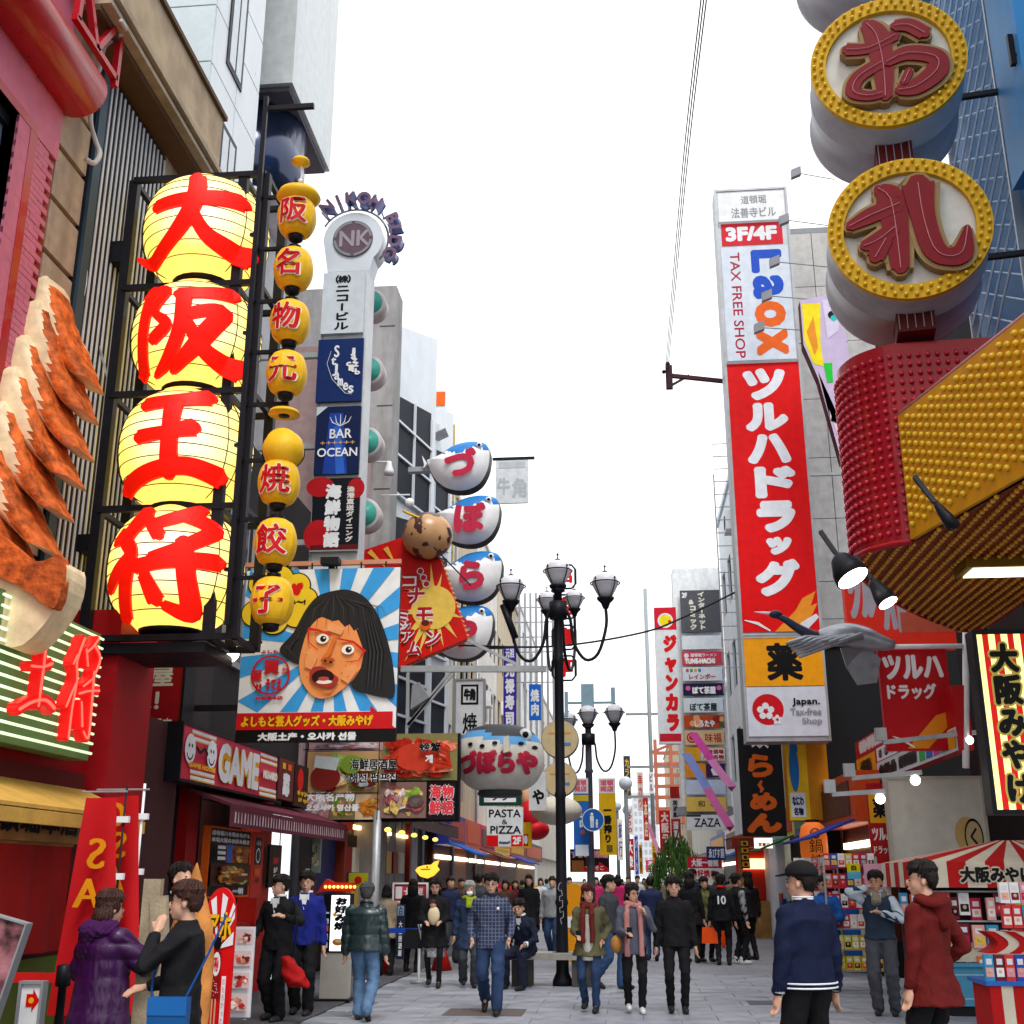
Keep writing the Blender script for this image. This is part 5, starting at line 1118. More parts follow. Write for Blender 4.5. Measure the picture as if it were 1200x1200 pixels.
# awning frame, steel bracket truss
t_ = thing('bracket_truss', 'galvanised steel bracket truss reaching out above the food photo boards', 'bracket', (0, 22.5, 0)); m = MB(); P = lambda x, y: W(x, y, 22.5) - Vector((0, 22.5, 0))
m.beam(P(470, 784), P(640, 784), .09, .12, GALV); m.put('top_beam', t_)
for a, b in (((530, 785), (478, 850)), ((478, 850), (530, 790)), ((478, 790), (478, 852)), ((548, 750), (608, 780))):
 m = MB(); m.beam(P(*a), P(*b), .06, .06, GALV); m.put('strut', t_)
m = MB(); m.prism([(P(492, 800).x, P(492, 800).z), (P(504, 818).x, P(504, 818).z), (P(482, 832).x, P(482, 832).z), (P(484, 804).x, P(484, 804).z)], -.1, .1, GREY); m.put('gusset', t_)
# food photo boards
s = Sign('food_board', 'wide food photo board with crab, sushi and vegetables and 海鮮居酒屋 lettering', 'sign board', (361, 862, 538, 962), Y=20.9, d=.12, body=BLACK, frame=STEEL, fw=.02)
foodpic(s, .0, .0, .5, .18, pm('#caa3a0'), ['#e8dcd8', '#a8686a', '#d8c0c8', '#8e7a90'], 20, 20)
foodpic(s, .0, .19, .5, .69, pm('#c8a070'), ['#7d9c2c', '#a8c860', '#cde0e8', '#8a2c24', '#e0b070', '#d07030', '#f0e0c8'], 34, 21); s.ell(.13, .5, .1, .15, pm('#8f2a24')); s.poly([(.06, .24), (.22, .27), (.2, .42), (.05, .38)], pm('#dfe8ea')); s.ell(.3, .35, .07, .11, pm('#86a637'))
for k, u in enumerate((0, .17, .34)): foodpic(s, u, .7, u + .165, .99, pm(['#c78f8a', '#8c7a5a', '#d8b890'][k]), [['#d8a0a0', '#b05050', '#ece0e0'], ['#7d9c2c', '#d8c060', '#b06a60'], ['#d98a2a', '#c46a18', '#e8a84a']][k], 14, 22 + k)
foodpic(s, .51, .0, 1, .55, pm('#8a8250'), ['#c8321c', '#e04a2a', '#b02414', '#d85838', '#e88a6a'], 46, 25); s.ell(.74, .28, .15, .16, pm('#d2402a')); 
for k in range(5): s.stroke([(.62 - .0 * k, .2 + .07 * k, .02), (.55, .3 + .06 * k, .014), (.53, .45, .005)], pm('#c23018')); s.stroke([(.86, .12 + .07 * k, .02), (.93, .2 + .05 * k, .014), (.97, .4, .005)], pm('#c23018'))
foodpic(s, .51, .57, .81, .98, pm('#8a6a60'), ['#d8b0a8', '#f0e0d8', '#a8585c', '#8cb040', '#e0c070', '#6a5a58'], 26, 26)
for k in range(6): s.stroke([(.55 + k * .03, .68 + k * .012, .004), (.53 + k * .03, .8 + k * .012, .004)], pm('#8a3a40'))
s.rect(.82, .57, 1, 1, pm('#1c1018')); s.vtext('海鮮', .83, .6, .91, .95, pm('#e8404c'), .004, WHITE, .008); s.vtext('物語', .91, .6, .99, .95, pm('#e8404c'), .004, WHITE, .008)
s.text('海鮮居酒屋', .31, .3, .62, .43, BLACK, .002, out=WHITE, outb=.006); s.text('해선 펍프집', .31, .46, .62, .58, BLACK, .002, out=WHITE, outb=.006); s.text('大阪名产物', .03, .68, .35, .79, WHITE, .003); s.text('오오사카 명산품', .03, .82, .38, .9, WHITE, .003); s.text('螃蟹', .76, .12, .9, .22, BLACK, .002, out=WHITE, outb=.005); s.text('게', .8, .26, .85, .36, WHITE, .003)
s.rect(.497, 0, .503, 1, BLACK); s.rect(0, .185, .5, .195, BLACK); s.rect(0, .69, .5, .7, BLACK); s.rect(.5, .555, 1, .565, BLACK); s.done()
t_ = thing('sign_pole', 'plain grey pole standing under the food photo board', 'pole', (W(441, 1000, 20.6).x, 20.6, 0)); m = MB(); m.tube([(0, 0, 0), (0, 0, W(441, 950, 20.6).z)], .07, GALV, 12); m.put('pole', t_)
# 牛角 signs
s = Sign('frosted_grill_sign', 'pale frosted glass square with brushed 牛角 hanging from a black rod', 'sign', (581, 540, 619, 590), Y=31, d=.08, body=mat('frosted', (.7, .74, .77), .3)); s.text('牛', .05, .4, .45, .8, pm('#b9c0c6'), .02); s.text('角', .5, .42, .95, .88, pm('#b9c0c6'), .02); s.rect(.1, .03, .9, .18, pm('#c6c9cc')); s.done(); m = MB(); m.box(-s.w * .6, s.w * .7, -.04, .04, s.h + .03, s.h + .1, STEEL); m.put('rod', s.root)
s = Sign('grill_sign', 'white vertical sign with 牛角 in a black rounded square over 焼', 'sign', (535, 798, 567, 862), Y=24.5, d=.2, body=pm('#c8ccd0'), frame=GREY, fw=.03); s.rect(.18, .08, .82, .45, BLACK); s.rect(.26, .12, .74, .41, pm('#c8ccd0')); s.text('牛角', .28, .15, .72, .38, BLACK, .03); s.text('焼', .25, .6, .78, .98, BLACK, .012); s.done()
# banners
s = Sign('purple_banner', 'tall purple hanging banner reading 元禄寿司 in white', 'banner', (590, 757, 605, 852), Y=33, d=.05, body=pm('#3c2a9c')); s.text('元祖', .15, .03, .85, .15, WHITE, .02); s.vtext('元禄寿司', .12, .2, .88, 1, WHITE, .05); s.done(); s.arms(-1, (.02, .98), .5)
s = Sign('blue_banner', 'blue vertical banner with white 焼肉', 'banner', (620, 802, 634, 844), Y=38, d=.08, body=pm('#1565c8')); s.vtext('焼肉', .12, .12, .88, .9, WHITE, .04); s.done()
for i in range(4):
 cyy = 711 + i * 36 - 36 * 0
 if i == 3: cyy = 676
 t_ = thing('octagon_sign', ['upper', 'middle', 'lower', 'topmost and smallest seen'][i] + ' black octagonal frame with a red character behind the lamp post', 'sign', W(661, cyy, 45), 0, 'octagonal framed signs'); m = MB(); R = .45
 oc = [(-.45, .3), (-.3, .48), (.3, .48), (.45, .3), (.45, -.3), (.3, -.48), (-.3, -.48), (-.45, -.3)]
 for k in range(8): a, b = oc[k], oc[(k + 1) % 8]; m.beam((a[0], 0, a[1]), (b[0], 0, b[1]), .1, .06, STEEL)
 m.put('frame', t_); a, fg = glyph('づとんら'[i] if False else '金龍亭串'[i]); m = MB()
 for q, (ddx, dz) in enumerate(SHIFT17): m.add([((p[0] - .5) * .75 + ddx * .035, -.1 - q * .001, (p[1] - .38) * .75 + dz * .035) for p in a.tolist()], fg, RED)
 m.put('character', t_)
for i, (px, py, r_) in enumerate(((656, 866, 21), (656, 913, 19))):
 t_ = thing('round_cream_sign', ['large', 'lower slightly smaller'][i] + ' round cream disc sign behind the lamp post', 'sign', W(px, py, 30), 0, 'round cream disc signs'); R = r_ / FP * 30; m = MB(); m.lathe([(R, 0), (R, .3)], pm('#c8b68c'), n=36, axis='y', smooth=False); m.lathe([(R * 1.04, .02), (R * 1.04, .28)], GREY, n=36, axis='y'); m.put('disc', t_)
 m = MB(); m.box(-R * .6, R * .6, -.01, -.002, R * .3, R * .42, pm('#e0a85a')); m.box(R * .1, R * .6, -.01, -.002, -R * .35, -R * .2, pm('#5a80c0')); m.put('face_print', t_)
t_ = thing('paper_lantern', 'big white round hanging lantern low behind the lamp post', 'lantern', W(652, 950, 28)); m = MB(); m.ball((0, 0, 0), .6, pm('#c9c2b4'), 20, 12, (1, 1, .55)); m.put('paper', t_)
# PASTA & PIZZA
s = Sign('pizza_sign', 'white square sign reading PASTA & PIZZA with a red 2F corner', 'sign', (571, 946, 613, 992), Y=26, d=.2, body=pm('#dfe3e6')); s.text('PASTA', .06, .06, .95, .27, BLACK, .006); s.text('&', .42, .32, .58, .44, BLACK); s.text('PIZZA', .1, .48, .95, .68, BLACK, .006); s.rect(0, .72, .32, 1, RED); s.rect(.68, .72, 1, 1, RED); s.text('2F', .72, .76, .96, .95, WHITE, .015); s.text('doppo!!', .34, .86, .66, .95, pm('#2c2c6c'), .006); s.done()
s = Sign('green_rim_sign', 'white plaque with rounded dark green rim above the pizza sign', 'sign', (562, 926, 611, 944), Y=26.3, d=.2, body=pm('#0d3a2c')); s.rect(.12, .1, .88, .8, WHITE); s.text('ブラ', .3, .15, .7, .7, BLACK, .01); s.done()
s = Sign('yellow_sign', 'yellow framed sign with a red base peeking out behind the pizza sign', 'sign', (588, 964, 623, 994), Y=27.5, d=.2, body=pm('#d9a80e')); s.rect(.1, .45, .9, .92, pm('#b01c14')); s.text('10', .7, .5, .88, .85, WHITE, .02); s.done()
t_ = thing('red_hand_model', 'red and flesh coloured bulging sculpture over the shops past the pizza sign', 'sculpture', W(622, 955, 29)); m = MB(); m.ball((0, 0, 0), .3, pm('#cf1c2c'), 14, 10, (1, 1, 1.3)); m.ball((.12, 0, -.35), .3, pm('#cf1c2c'), 14, 10, (1.1, 1, .8)); m.ball((-.12, 0, .5), .18, pm('#e8b48c'), 12, 8, (.8, 1, 1.8)); m.put('sculpture', t_)
s = Sign('vertical_white_sign', 'white sign with a bold black や by the paper lantern', 'sign', (620, 905, 640, 950), Y=27, d=.15, body=pm('#c8cacc')); s.text('や', .2, .45, .9, .85, BLACK, .04); s.done()
# ------------------------------------------------------------------ left shop fronts 21..60
rest = thing('seafood_restaurant', 'dark fronted seafood restaurant with brown awning and yellow lamps', 'shop front', (XL, 21.2, 0))
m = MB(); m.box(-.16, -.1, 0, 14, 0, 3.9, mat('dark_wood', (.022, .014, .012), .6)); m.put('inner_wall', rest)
m = MB(); m.box(-.3, .25, 0, 2.6, 2.55, 3.9, pm('#a82418')); m.put('fascia', rest)
m = MB(); m.box(-.3, .2, 2.65, 14, 3.0, 3.9, pm('#3a1c1a')); m.put('fascia', rest)
for y in (0.1, 2.5, 6.5, 9.8): m = MB(); m.box(-.3, .12, y, y + .25, 0, 3.0, pm('#7b2a1c')); m.put('pillar', rest)
m = MB(); m.box(-.09, -.05, .4, 2.4, 1.3, 2.4, pm('#1a2a5c')); m.put('noren', rest)
m = MB(); m.hull8([(.2, 3.2, 3.25), (.2, 3.2, 3.3), (.2, 10, 3.25), (.2, 10, 3.3), (1.35, 3.2, 2.85), (1.35, 3.2, 2.9), (1.35, 10, 2.85), (1.35, 10, 2.9)], pm('#4a3a38', .8)); m.box(1.33, 1.36, 3.2, 10, 2.62, 2.84, pm('#5a4a48', .8)); m.put('awning', rest)
m = MB(); m.box(-.09, -.02, 2.9, 6.3, .8, 2.5, pm('#241210')); m.put('shelf_wall', rest)
for k in range(16):
 m = MB(); y = 2.9 + (k % 8) * .85; z = 1.0 + (k // 8) * .75; m.box(-.015, .05, y, y + .6, z, z + .5, pm(['#c8501c', '#e8c060', '#8a1c18', '#e8e0d0', '#b8321c', '#40201a'][k * 7 % 6])); m.put('menu_plate', rest)
for y in (3.5, 6.0, 8.5): m = MB(); m.box(-.02, .06, y, y + 1.6, 2.62, 2.7, glow('added_warm_glow', (1, .62, .25), 3)); m.put('glow_strip', rest)  # warm glowing strips added to brighten the restaurant front
for k in range(5):
 t_ = thing('shade_lamp', 'small yellow glowing lamp under the brown awning, ' + ['next to the red fascia', 'second along', 'third along', 'fourth along', 'at the far awning end'][k], 'lamp', (XL + 1.0, 23.6 + k * 1.5, 2.55), 0, 'lamps under the brown awning'); m = MB(); m.ball((0, 0, 0), .06, glow('lamp_yellow', (1, .72, .12), 1.2), 12, 8, (1.2, 1.2, .8)); m.put('globe', t_); m = MB(); m.tube([(0, 0, .05), (0, 0, .35)], .01, STEEL, 5); m.put('cord', t_)
t_ = thing('fish_plaque', 'glowing orange fish shaped plaque at the seafood restaurant front', 'sign', W(501, 1020, 23.6)); m = MB(); m.prism([(-.38, .0), (-.3, .1), (-.1, .16), (.12, .17), (.22, .26), (.36, .3), (.3, .12), (.38, .02), (.2, -.16), (0, -.24), (-.22, -.18)], -.05, .05, glow('fish_orange', (1, .5, .04), .8)); m.put('plaque', t_); t_.scale = (.62, 1, .62); m = MB(); m.box(-.2, .1, -.06, -.052, .02, .05, BLACK); m.ball((.0, -.06, .1), .03, BLACK, 8, 6); o = m.put('markings', t_); o['kind'] = 'stuff'
s = Sign('yellow_notice', 'yellow notice panel with a red blossom beside the plain grey pole', 'notice', (409, 1023, 431, 1040), Y=22.5, d=.05, body=pm('#c9c020')); s.circ(.5, .5, .2, RED); s.done()
s = Sign('purple_menu', 'pink and dark menu panel by the restaurant entrance', 'notice', (462, 1036, 500, 1056), Y=24, d=.05, body=pm('#8c1c34'), frame=WHITE, fw=.03); s.rect(.05, .1, .95, .9, pm('#c03a54')); s.text('大海鮮', .3, .2, .9, .8, WHITE, .01); s.rect(.05, .15, .25, .85, WHITE); s.done()
s = Sign('entrance_sign', 'small dark stand reading 入口 in white behind the blue barrier', 'sign', (465, 1060, 474, 1124), Y=21.4, d=.08, body=pm('#1c2236')); s.rect(.08, .02, .92, .2, pm('#7f93ac')); s.vtext('入口', .2, .03, .8, .19, BLACK, .03); s.vtext('大衆居酒屋', .25, .3, .8, .95, WHITE, .01); s.done()
t_ = thing('blue_barrier', 'low blue strap barrier on chrome posts before the restaurant', 'barrier', (W(428, 1100, 20.3).x, 20.3, 0)); L_ = W(492, 1085, 20.3).x - t_.location.x
for x in (0, L_): m = MB(); m.lathe([(.14, 0), (.14, .02), (.025, .03), (.025, .85), (.04, .9)], GALV, n=12); m.put('post', t_, (x, 0, 0))
m = MB(); m.box(0, L_, -.01, .01, .76, .84, pm('#1440a0')); m.put('strap', t_)
m = MB(); m.lathe([(.02, 0), (.2, .0), (.03, .5), (.0, .51)], pm('#c81810'), n=16); 
for i in range(2): tag(m.put('red_cone', None, (W(450 + i * 68, 1100, 22 + i).x, 22 + i, .012)), ['red traffic cone by the chrome barrier post', 'red traffic cone further along the restaurant front'][i], 'cone', 'red cones at the restaurant')
# generic shops 31..100 both sides
rnd = random.Random(5)
palet = ['#b3201c', '#d8a018', '#1a5ab0', '#e8e8e8', '#c8481c', '#c01c50', '#18704a', '#5a3020', '#e0c040', '#303a90']
def shops(side, ys, X, off):
 cols = [rnd.choice(palet) for _ in ys]
 for i, (a, b) in enumerate(zip(ys[:-1], ys[1:])):
  col = cols[i]; s_ = -side; t_ = thing('small_shop', 'distant shop with %s fascia and %s on the %s' % (['red', 'ochre', 'blue', 'white', 'orange', 'pink', 'green', 'brown', 'yellow', 'violet'][palet.index(col)], ['bright goods', 'a lit interior', 'dark doors', 'a striped awning'][i % 4], ['canal side, number of doors past the blowfish lantern', 'theatre side beyond the black ramen banner'][side > 0]) if False else '', 'shop front', (X, a, 0))
  t_['label'] = ('shop front with %s fascia ' % ['red', 'ochre', 'blue', 'white', 'orange', 'pink', 'green', 'brown', 'yellow', 'violet'][palet.index(col)]) + (off % (['first', 'second', 'third', 'fourth', 'fifth', 'sixth', 'seventh', 'eighth'][i]))
  L_ = b - a - .05; q = lambda m, x0, x1, c, d, e, f, mt: m.box(min(s_ * x0, s_ * x1), max(s_ * x0, s_ * x1), c, d, e, f, mt)
  m = MB(); q(m, -.2, .02, 0, L_, 0, .6, DARKG); m.put('plinth', t_); m = MB(); q(m, .021, .5, 0, L_, 2.6, 3.5, pm(col)); m.put('fascia', t_)
  m = MB(); q(m, -.2, .03, .01, L_ - .01, .601, 2.59, pm(['#4a2010', '#80502a', '#20181a', '#6a1c18'][i % 4])); m.put('inner_wall', t_)
  m = MB(); q(m, .502, .52, L_ * .1, L_ * .9, 2.75, 3.35, pm(rnd.choice(palet))); m.put('name_board', t_)
  if i % 2 == 0:
   m = MB(); z_ = 2.7; m.hull8([(s_ * x, y, z_ - (x - .3) * .4 + dz) for x in (.3, 1.3) for y in (.1, L_ - .1) for dz in (0, .04)], pm(rnd.choice(palet), .8)); m.put('awning', t_)
  m = MB(); q(m, .04, .1, L_ * .1, L_ * .9, 2.2, 2.32, glow('shop_strip', (1, .85, .6), 3)); m.put('glow_strip', t_)
  for k in range(6):
   m = MB(); w_ = L_ / 7; y = .3 + k * L_ / 6.3; z_ = rnd.uniform(.9, 1.5); q(m, .03, .35 + rnd.random() * .3, y, y + w_, rnd.uniform(0.02, .3), z_, pm(rnd.choice(palet + ['#e8d0b0', '#d0d0d8']))); m.put('display', t_)
shops(-1, [35.3, 39, 43, 48, 54, 62, 75], XL, 'under the left side signs, %s past the dark restaurant')
# ================================================================== RIGHT SIDE
def WZ(px, py, z):
 d = ray(px, py); t = (z - EYE) / d[2]; return Vector((d[0] * t, d[1] * t, z))
blue = mat('blue_cladding', (.07, .3, .62), .5, var=.15, scale=2, dirt=.25); dblue = mat('deep_blue_mast', (.03, .13, .3), .5)  # the mast's own blue is deeper than the cladding
# blue theatre building with lattice
bt = thing('blue_building', 'bright blue clad building with a diagonal wire lattice on its street face', 'building', (XR, 6, 7.2))
m = MB(); m.box(.0, 6, -2, 7.2, 0, 12, blue); m.put('wall', bt)
m = MB(); m.box(-.35, -.02, 5.4, 6.2, 2, 12, blue); m.put('pilaster', bt)
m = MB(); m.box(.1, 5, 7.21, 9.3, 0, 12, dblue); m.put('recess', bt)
m = MB(); 
for i in range(34):
 z = .6 + i * .34; m.tube([(-.08, 6.9, z), (-.08, 8.9, z + 1.2)], .012, pm('#bcd8ec'), 4, False); m.tube([(-.1, 6.9, z + 1.2), (-.1, 8.9, z)], .018, pm('#bcd8ec'), 4, False)
o = m.put('lattice', bt); o['kind'] = 'stuff'
m = MB(); m.box(-.12, 0, 6.86, 6.9, 0, 12, GALV); m.box(-.12, 0, 8.9, 8.94, 0, 12, GALV); m.put('lattice_frame', bt)
for k in range(4):
 m = MB(); m.box(-.42, -.36, 5.5, 5.56, 3.2 + k * 2.2, 3.6 + k * 2.2, STEEL); m.box(-.36, -.02, 5.5, 5.54, 3.3 + k * 2.2, 3.34 + k * 2.2, STEEL); m.put('bracket', bt)
# round drum signs
OH = {'お': [[(.35, .12, .10), (.42, .25, .17), (.45, .5, .16), (.45, .72, .13), (.44, .9, .1)], [(.16, .36, .1), (.35, .38, .09), (.58, .29, .09)], [(.44, .55, .1), (.24, .66, .1), (.18, .8, .1), (.3, .87, .08), (.42, .86, .08)], [(.48, .56, .08), (.66, .5, .12), (.88, .58, .13), (.88, .72, .15), (.7, .85, .13), (.55, .86, .08)], [(.58, .2, .09), (.7, .22, .11), (.82, .33, .11)], [(.6, .8, .06), (.66, .68, .06)]],
'札': [[(.28, .13, .08), (.37, .25, .2), (.39, .6, .16), (.39, .9, .12)], [(.02, .46, .07), (.2, .38, .12), (.44, .3, .12)], [(.38, .52, .1), (.24, .62, .12), (.12, .66, .08)], [(.3, .62, .1), (.2, .78, .12)], [(.6, .14, .22), (.61, .45, .16), (.66, .75, .15), (.76, .85, .13), (.88, .82, .14), (.94, .6, .04)]]}
drum_w = mat('drum_grey', (.42, .45, .5), .4, var=.1, dirt=.3); ring_y = mat('ring_yellow', (.62, .36, .008), .4); face_w = mat('drum_face_cream', (.62, .6, .54), .5, dirt=.12); car = mat('carmine', (.2, .002, .008), .4)
bulb_y = mat('bulb_yellow', (.75, .48, .02), .25, coat=.5); bulb_r = mat('bulb_red', (.55, .02, .05), .25, coat=.5)
DY = 11.6
cs = [W(1040, 76, DY), W(1065, 270, DY)]
for i, (ch, c) in enumerate((('お', cs[0]), ('札', cs[1]), ('', cs[0] * 2 - cs[1]))):
 e = W(1166 if i != 0 else 1140, 270 if i else 76, DY); R = .86
 t_ = thing('drum_sign', ['grey drum sign ringed with yellow bulbs with carmine お', 'grey drum sign ringed with yellow bulbs with carmine 札 just above the red canopy', 'grey drum sign cut by the top edge of the view above お'][i], 'drum sign', c, radians(-9), 'drum signs in a column')
 m = MB(); m.lathe([(R - .04, 1.25), (R, 1.2), (R + .02, 1.18), (R + .02, 1.1), (R, 1.08), (R, .5), (R + .01, .49), (R + .01, .45), (R, .44), (R, 0.02), (R, 0)], drum_w, n=56, axis='y'); m.put('drum_body', t_)
 m = MB(); n = 56; vs = []
 for j in range(n):
  a = 2 * pi * j / n; vs += [(R * 1.0 * cos(a), 0, R * sin(a)), (R * 1.0 * cos(a), -.07, R * sin(a)), (R * .8 * cos(a), -.07, R * .8 * sin(a)), (R * .8 * cos(a), .02, R * .8 * sin(a))]
 m.add(vs, [(4 * j + k, 4 * j + k + 1, 4 * ((j + 1) % n) + k + 1, 4 * ((j + 1) % n) + k) for j in range(n) for k in range(3)], ring_y); m.put('ring', t_)
 m = MB(); m.add([(R * .805 * cos(2 * pi * j / n), -.003, R * .805 * sin(2 * pi * j / n)) for j in range(n)], [tuple(range(n - 1, -1, -1))], face_w); m.put('face', t_)
 bm_ = MB(); bm_.ball((0, -.01, 0), .024, bulb_y, 8, 6); b0 = None
 for k in range(46):
  for rr in (.86, .95):
   a = 2 * pi * (k + (.5 if rr > .9 else 0)) / 46; l = (R * rr * cos(a), -.085, R * rr * sin(a))
   if b0 is None: b0 = bm_.put('bulb', t_, l)
   else: copy_obj(b0, t_, l)
 if ch:
  m = MB(); q2 = MB(); dd = 2 * R * .76
  for k, st in enumerate(OH[ch]):
   P_ = [((p[0] - .5) * dd, (.5 - p[1]) * dd, p[2] * dd * 1.2) for p in st]
   brush(m, P_, lambda x, y, bk, k=k: (x, -.15 - k * .004 + bk, y), car, n=8, back=.13)
   brush(q2, [(a, b, w_ * 1.3 + .03) for a, b, w_ in P_], lambda x, y, bk, k=k: (x, -.006 - k * .002 - .12 + bk, y), mat('letter_edge', (.3, .2, .08), .5), n=8, back=.11)
   q2.tube([(a, -.162 - k * .004, b) for a, b, _ in [tuple(v) for v in smooth(P_, 3)]], .005, pm('#d08890'), 4)  # pale pink line along each stroke, a highlight put in as colour
  m.put('character', t_); q2.put('rim_and_highlight', t_)
 m = MB()
 if i < 2: m.box(-.2, .2, .3, .8, -R - (.55 if i == 0 else .2), -R + .05, pm('#5c1010')); 
 if i < 2:
  m.put('connector', t_); m = MB()
  for k in range(5): m.box(-.18 + k * .085, -.17 + k * .085, .27, .295, -R - (.5 if i == 0 else .18), -R, GREY)
  o = m.put('connector_bar', t_); o['kind'] = 'stuff'
 m = MB(); m.box(.5, 2.2, .8, .86, -.03, .03, STEEL); m.put('wall_arm', t_)
# bulb studded canopy
zu = 5.0
cp = thing('bulb_canopy', 'red and mustard theatre canopy studded all over with small round bulbs', 'canopy', (0, 0, 0))
outl = [(1200, 560), (1070, 634), (1046, 638), (1022, 644), (1007, 651), (1001, 657), (1001, 663), (1006, 672), (1021, 686), (1060, 711), (1100, 729), (1130, 738), (1165, 728), (1215, 690)]
pl_ = [WZ(a, b, zu) for a, b in outl]
c_red = mat('canopy_red', (.33, .005, .012), .35, coat=.2, var=.12); c_yel = mat('canopy_mustard', (.58, .26, .004), .5, var=.15); c_rust = mat('canopy_rust', (.22, .03, .006), .55, var=.35, scale=3)
fas = smooth(pl_[1:9], 4)
H1 = WZ(0, 0, 1) if False else None
zt0 = W(1060, 402, pl_[1].y).z; 
m = MB(); pp = [Vector((6.2, pl_[1].y - .2, 0))] + [Vector((p.x, p.y, 0)) for p in fas]; n = len(pp)
vs = [(p.x, p.y, zu) for p in pp] + [(p.x, p.y, zt0) for p in pp]
m.add(vs, [(i, i + 1, n + i + 1, n + i) for i in range(n - 1)], c_red, True); m.add([(p.x, p.y, zt0) for p in pp] + [(6.2, pl_[9].y, zt0)], [tuple(range(n + 1))], c_red); m.put('red_fascia', cp)
m = MB(); back = [(p.x, p.y, zu) for p in smooth(pl_[8:], 4)]; 
near = WZ(1380, 457, zu)
poly = [(near.x, near.y, zu)] + [(pl_[1].x, pl_[1].y, zu)] + [(p.x, p.y, zu) for p in fas[1:-1]] + back + [(7.5, back[-1][1], zu), (7.5, near.y, zu)]
m.add(poly + [(x, y, zu + .02) for x, y, z in poly], [tuple(range(len(poly))), tuple(range(2 * len(poly) - 1, len(poly) - 1, -1))], c_rust); m.put('underside', cp)
# trim lip round underside
m = MB(); m.tube([(x, y, zu + .0) for x, y, z in [(p.x, p.y, 0) for p in fas] + back], .04, c_red, 6); m.put('rim', cp)
ya, yb = Vector((pl_[1].x - .02, pl_[1].y - .06, 0)), Vector((near.x, near.y - .02, 0)); zt1 = W(1050, 488, ya.y).z; yd = (yb - ya); yl_ = yd.length; yd.normalize(); yn = Vector((yd.y, -yd.x, 0)); yn = -yn if yn.y > 0 else yn
m = MB(); m.hull8([tuple(ya + yn * .02) [:2] + (zu,), tuple(ya + yn * .02)[:2] + (zt1,), tuple(yb + yn * .02)[:2] + (zu,), tuple(yb + yn * .02)[:2] + (zt1,), tuple(ya - yn * .06)[:2] + (zu,), tuple(ya - yn * .06)[:2] + (zt1,), tuple(yb - yn * .06)[:2] + (zu,), tuple(yb - yn * .06)[:2] + (zt1,)], c_yel); m.put('mustard_panel', cp)
m = MB(); m.tube([ya + yn * .0 + Vector((0, 0, zt1 + .02)), yb + Vector((0, 0, zt1 + .02))], .025, pm('#c08a8a'), 6); m.put('panel_trim', cp)
by = MB(); by.ball((0, 0, 0), .032, bulb_y, 8, 5); b0 = None; cnt = 0
nv = int((zt1 - zu - .15) / .1); XB = []; q = 0
for k in range(36):
 for j in range(nv):
  u_ = .1 + k * .125
  if u_ > yl_: continue
  p = ya + yd * u_ + yn * .035; l = (p.x, p.y, zu + .14 + j * .1 + (.05 if k % 2 else 0))
  if cnt >= 290 or k > 20: XB.append(l); continue
  if b0 is None: b0 = by.put('bulb', cp, l)
  else: copy_obj(b0, cp, l)
  cnt += 1
def bulbs(pts, mt, r, nm):
 b_ = MB(); b_.ball((0, 0, 0), r, mt, 7, 5); V = np.array(b_.v); mm = MB(); k = len(V)
 for p in pts: mm.v.extend((V + np.array(p)).tolist())
 F_ = b_.f
 for i in range(len(pts)):
  mm.f.extend([tuple(x + i * k for x in f) for f in F_])
 mm.ms = [mt]; mm.m = [0] * len(mm.f); mm.sm = [True] * len(mm.f)
 o = mm.put(nm, cp); o['kind'] = 'stuff'
bulbs(XB, bulb_y, .032, 'mustard_bulb') if XB else 0
P2 = []; acc = 0.0; L0 = pp[0]
seg = [Vector((p.x, p.y, 0)) for p in pp]; tot = sum((seg[i + 1] - seg[i]).length for i in range(len(seg) - 1))
d_ = .06
while d_ < tot:
 a = d_; i = 0
 while a > (seg[i + 1] - seg[i]).length and i < len(seg) - 2: a -= (seg[i + 1] - seg[i]).length; i += 1
 t = (seg[i + 1] - seg[i]).normalized(); p = seg[i] + t * a; nrm = Vector((t.y, -t.x, 0)); 
 if nrm.y > 0 and i < 3: nrm = -nrm
 if i >= 3 and nrm.x > 0: nrm = -nrm
 for j in range(int((zt0 - zu - .1) / .105)): P2.append((p.x + nrm.x * .025, p.y + nrm.y * .025, zu + .12 + j * .105))
 d_ += .1
bulbs(P2, bulb_r, .028, 'red_bulb')
# underside bulbs
def inside(x, y, P_):
 c = False; n = len(P_); j = n - 1
 for i in range(n):
  if ((P_[i][1] > y) != (P_[j][1] > y)) and (x < (P_[j][0] - P_[i][0]) * (y - P_[i][1]) / (P_[j][1] - P_[i][1]) + P_[i][0]): c = not c
  j = i
 return c
P3 = []
for i in range(60):
 for j in range(90):
  x = 1.8 + i * .13; y = 6.5 + j * .115 + (.05 if i % 2 else 0)
  if x < 6.2 and inside(x, y, [(a, b) for a, b, c in poly]): P3.append((x, y, zu - .02))
bulbs(P3, mat('bulb_amber', (.75, .36, .03), .25, coat=.5), .028, 'amber_bulb')
t_ = thing('canopy_light', 'lit rectangular light box under the bulb canopy', 'light', WZ(1180, 670, zu - .12)); m = MB(); m.box(-.5, .9, -.25, .25, 0, .12, pm('#7a5a10')); m.put('housing', t_); m = MB(); m.box(-.42, .85, -.2, .2, -.012, -.001, glow('light_box', (1, 1, .62), 2.2)); m.put('diffuser', t_)
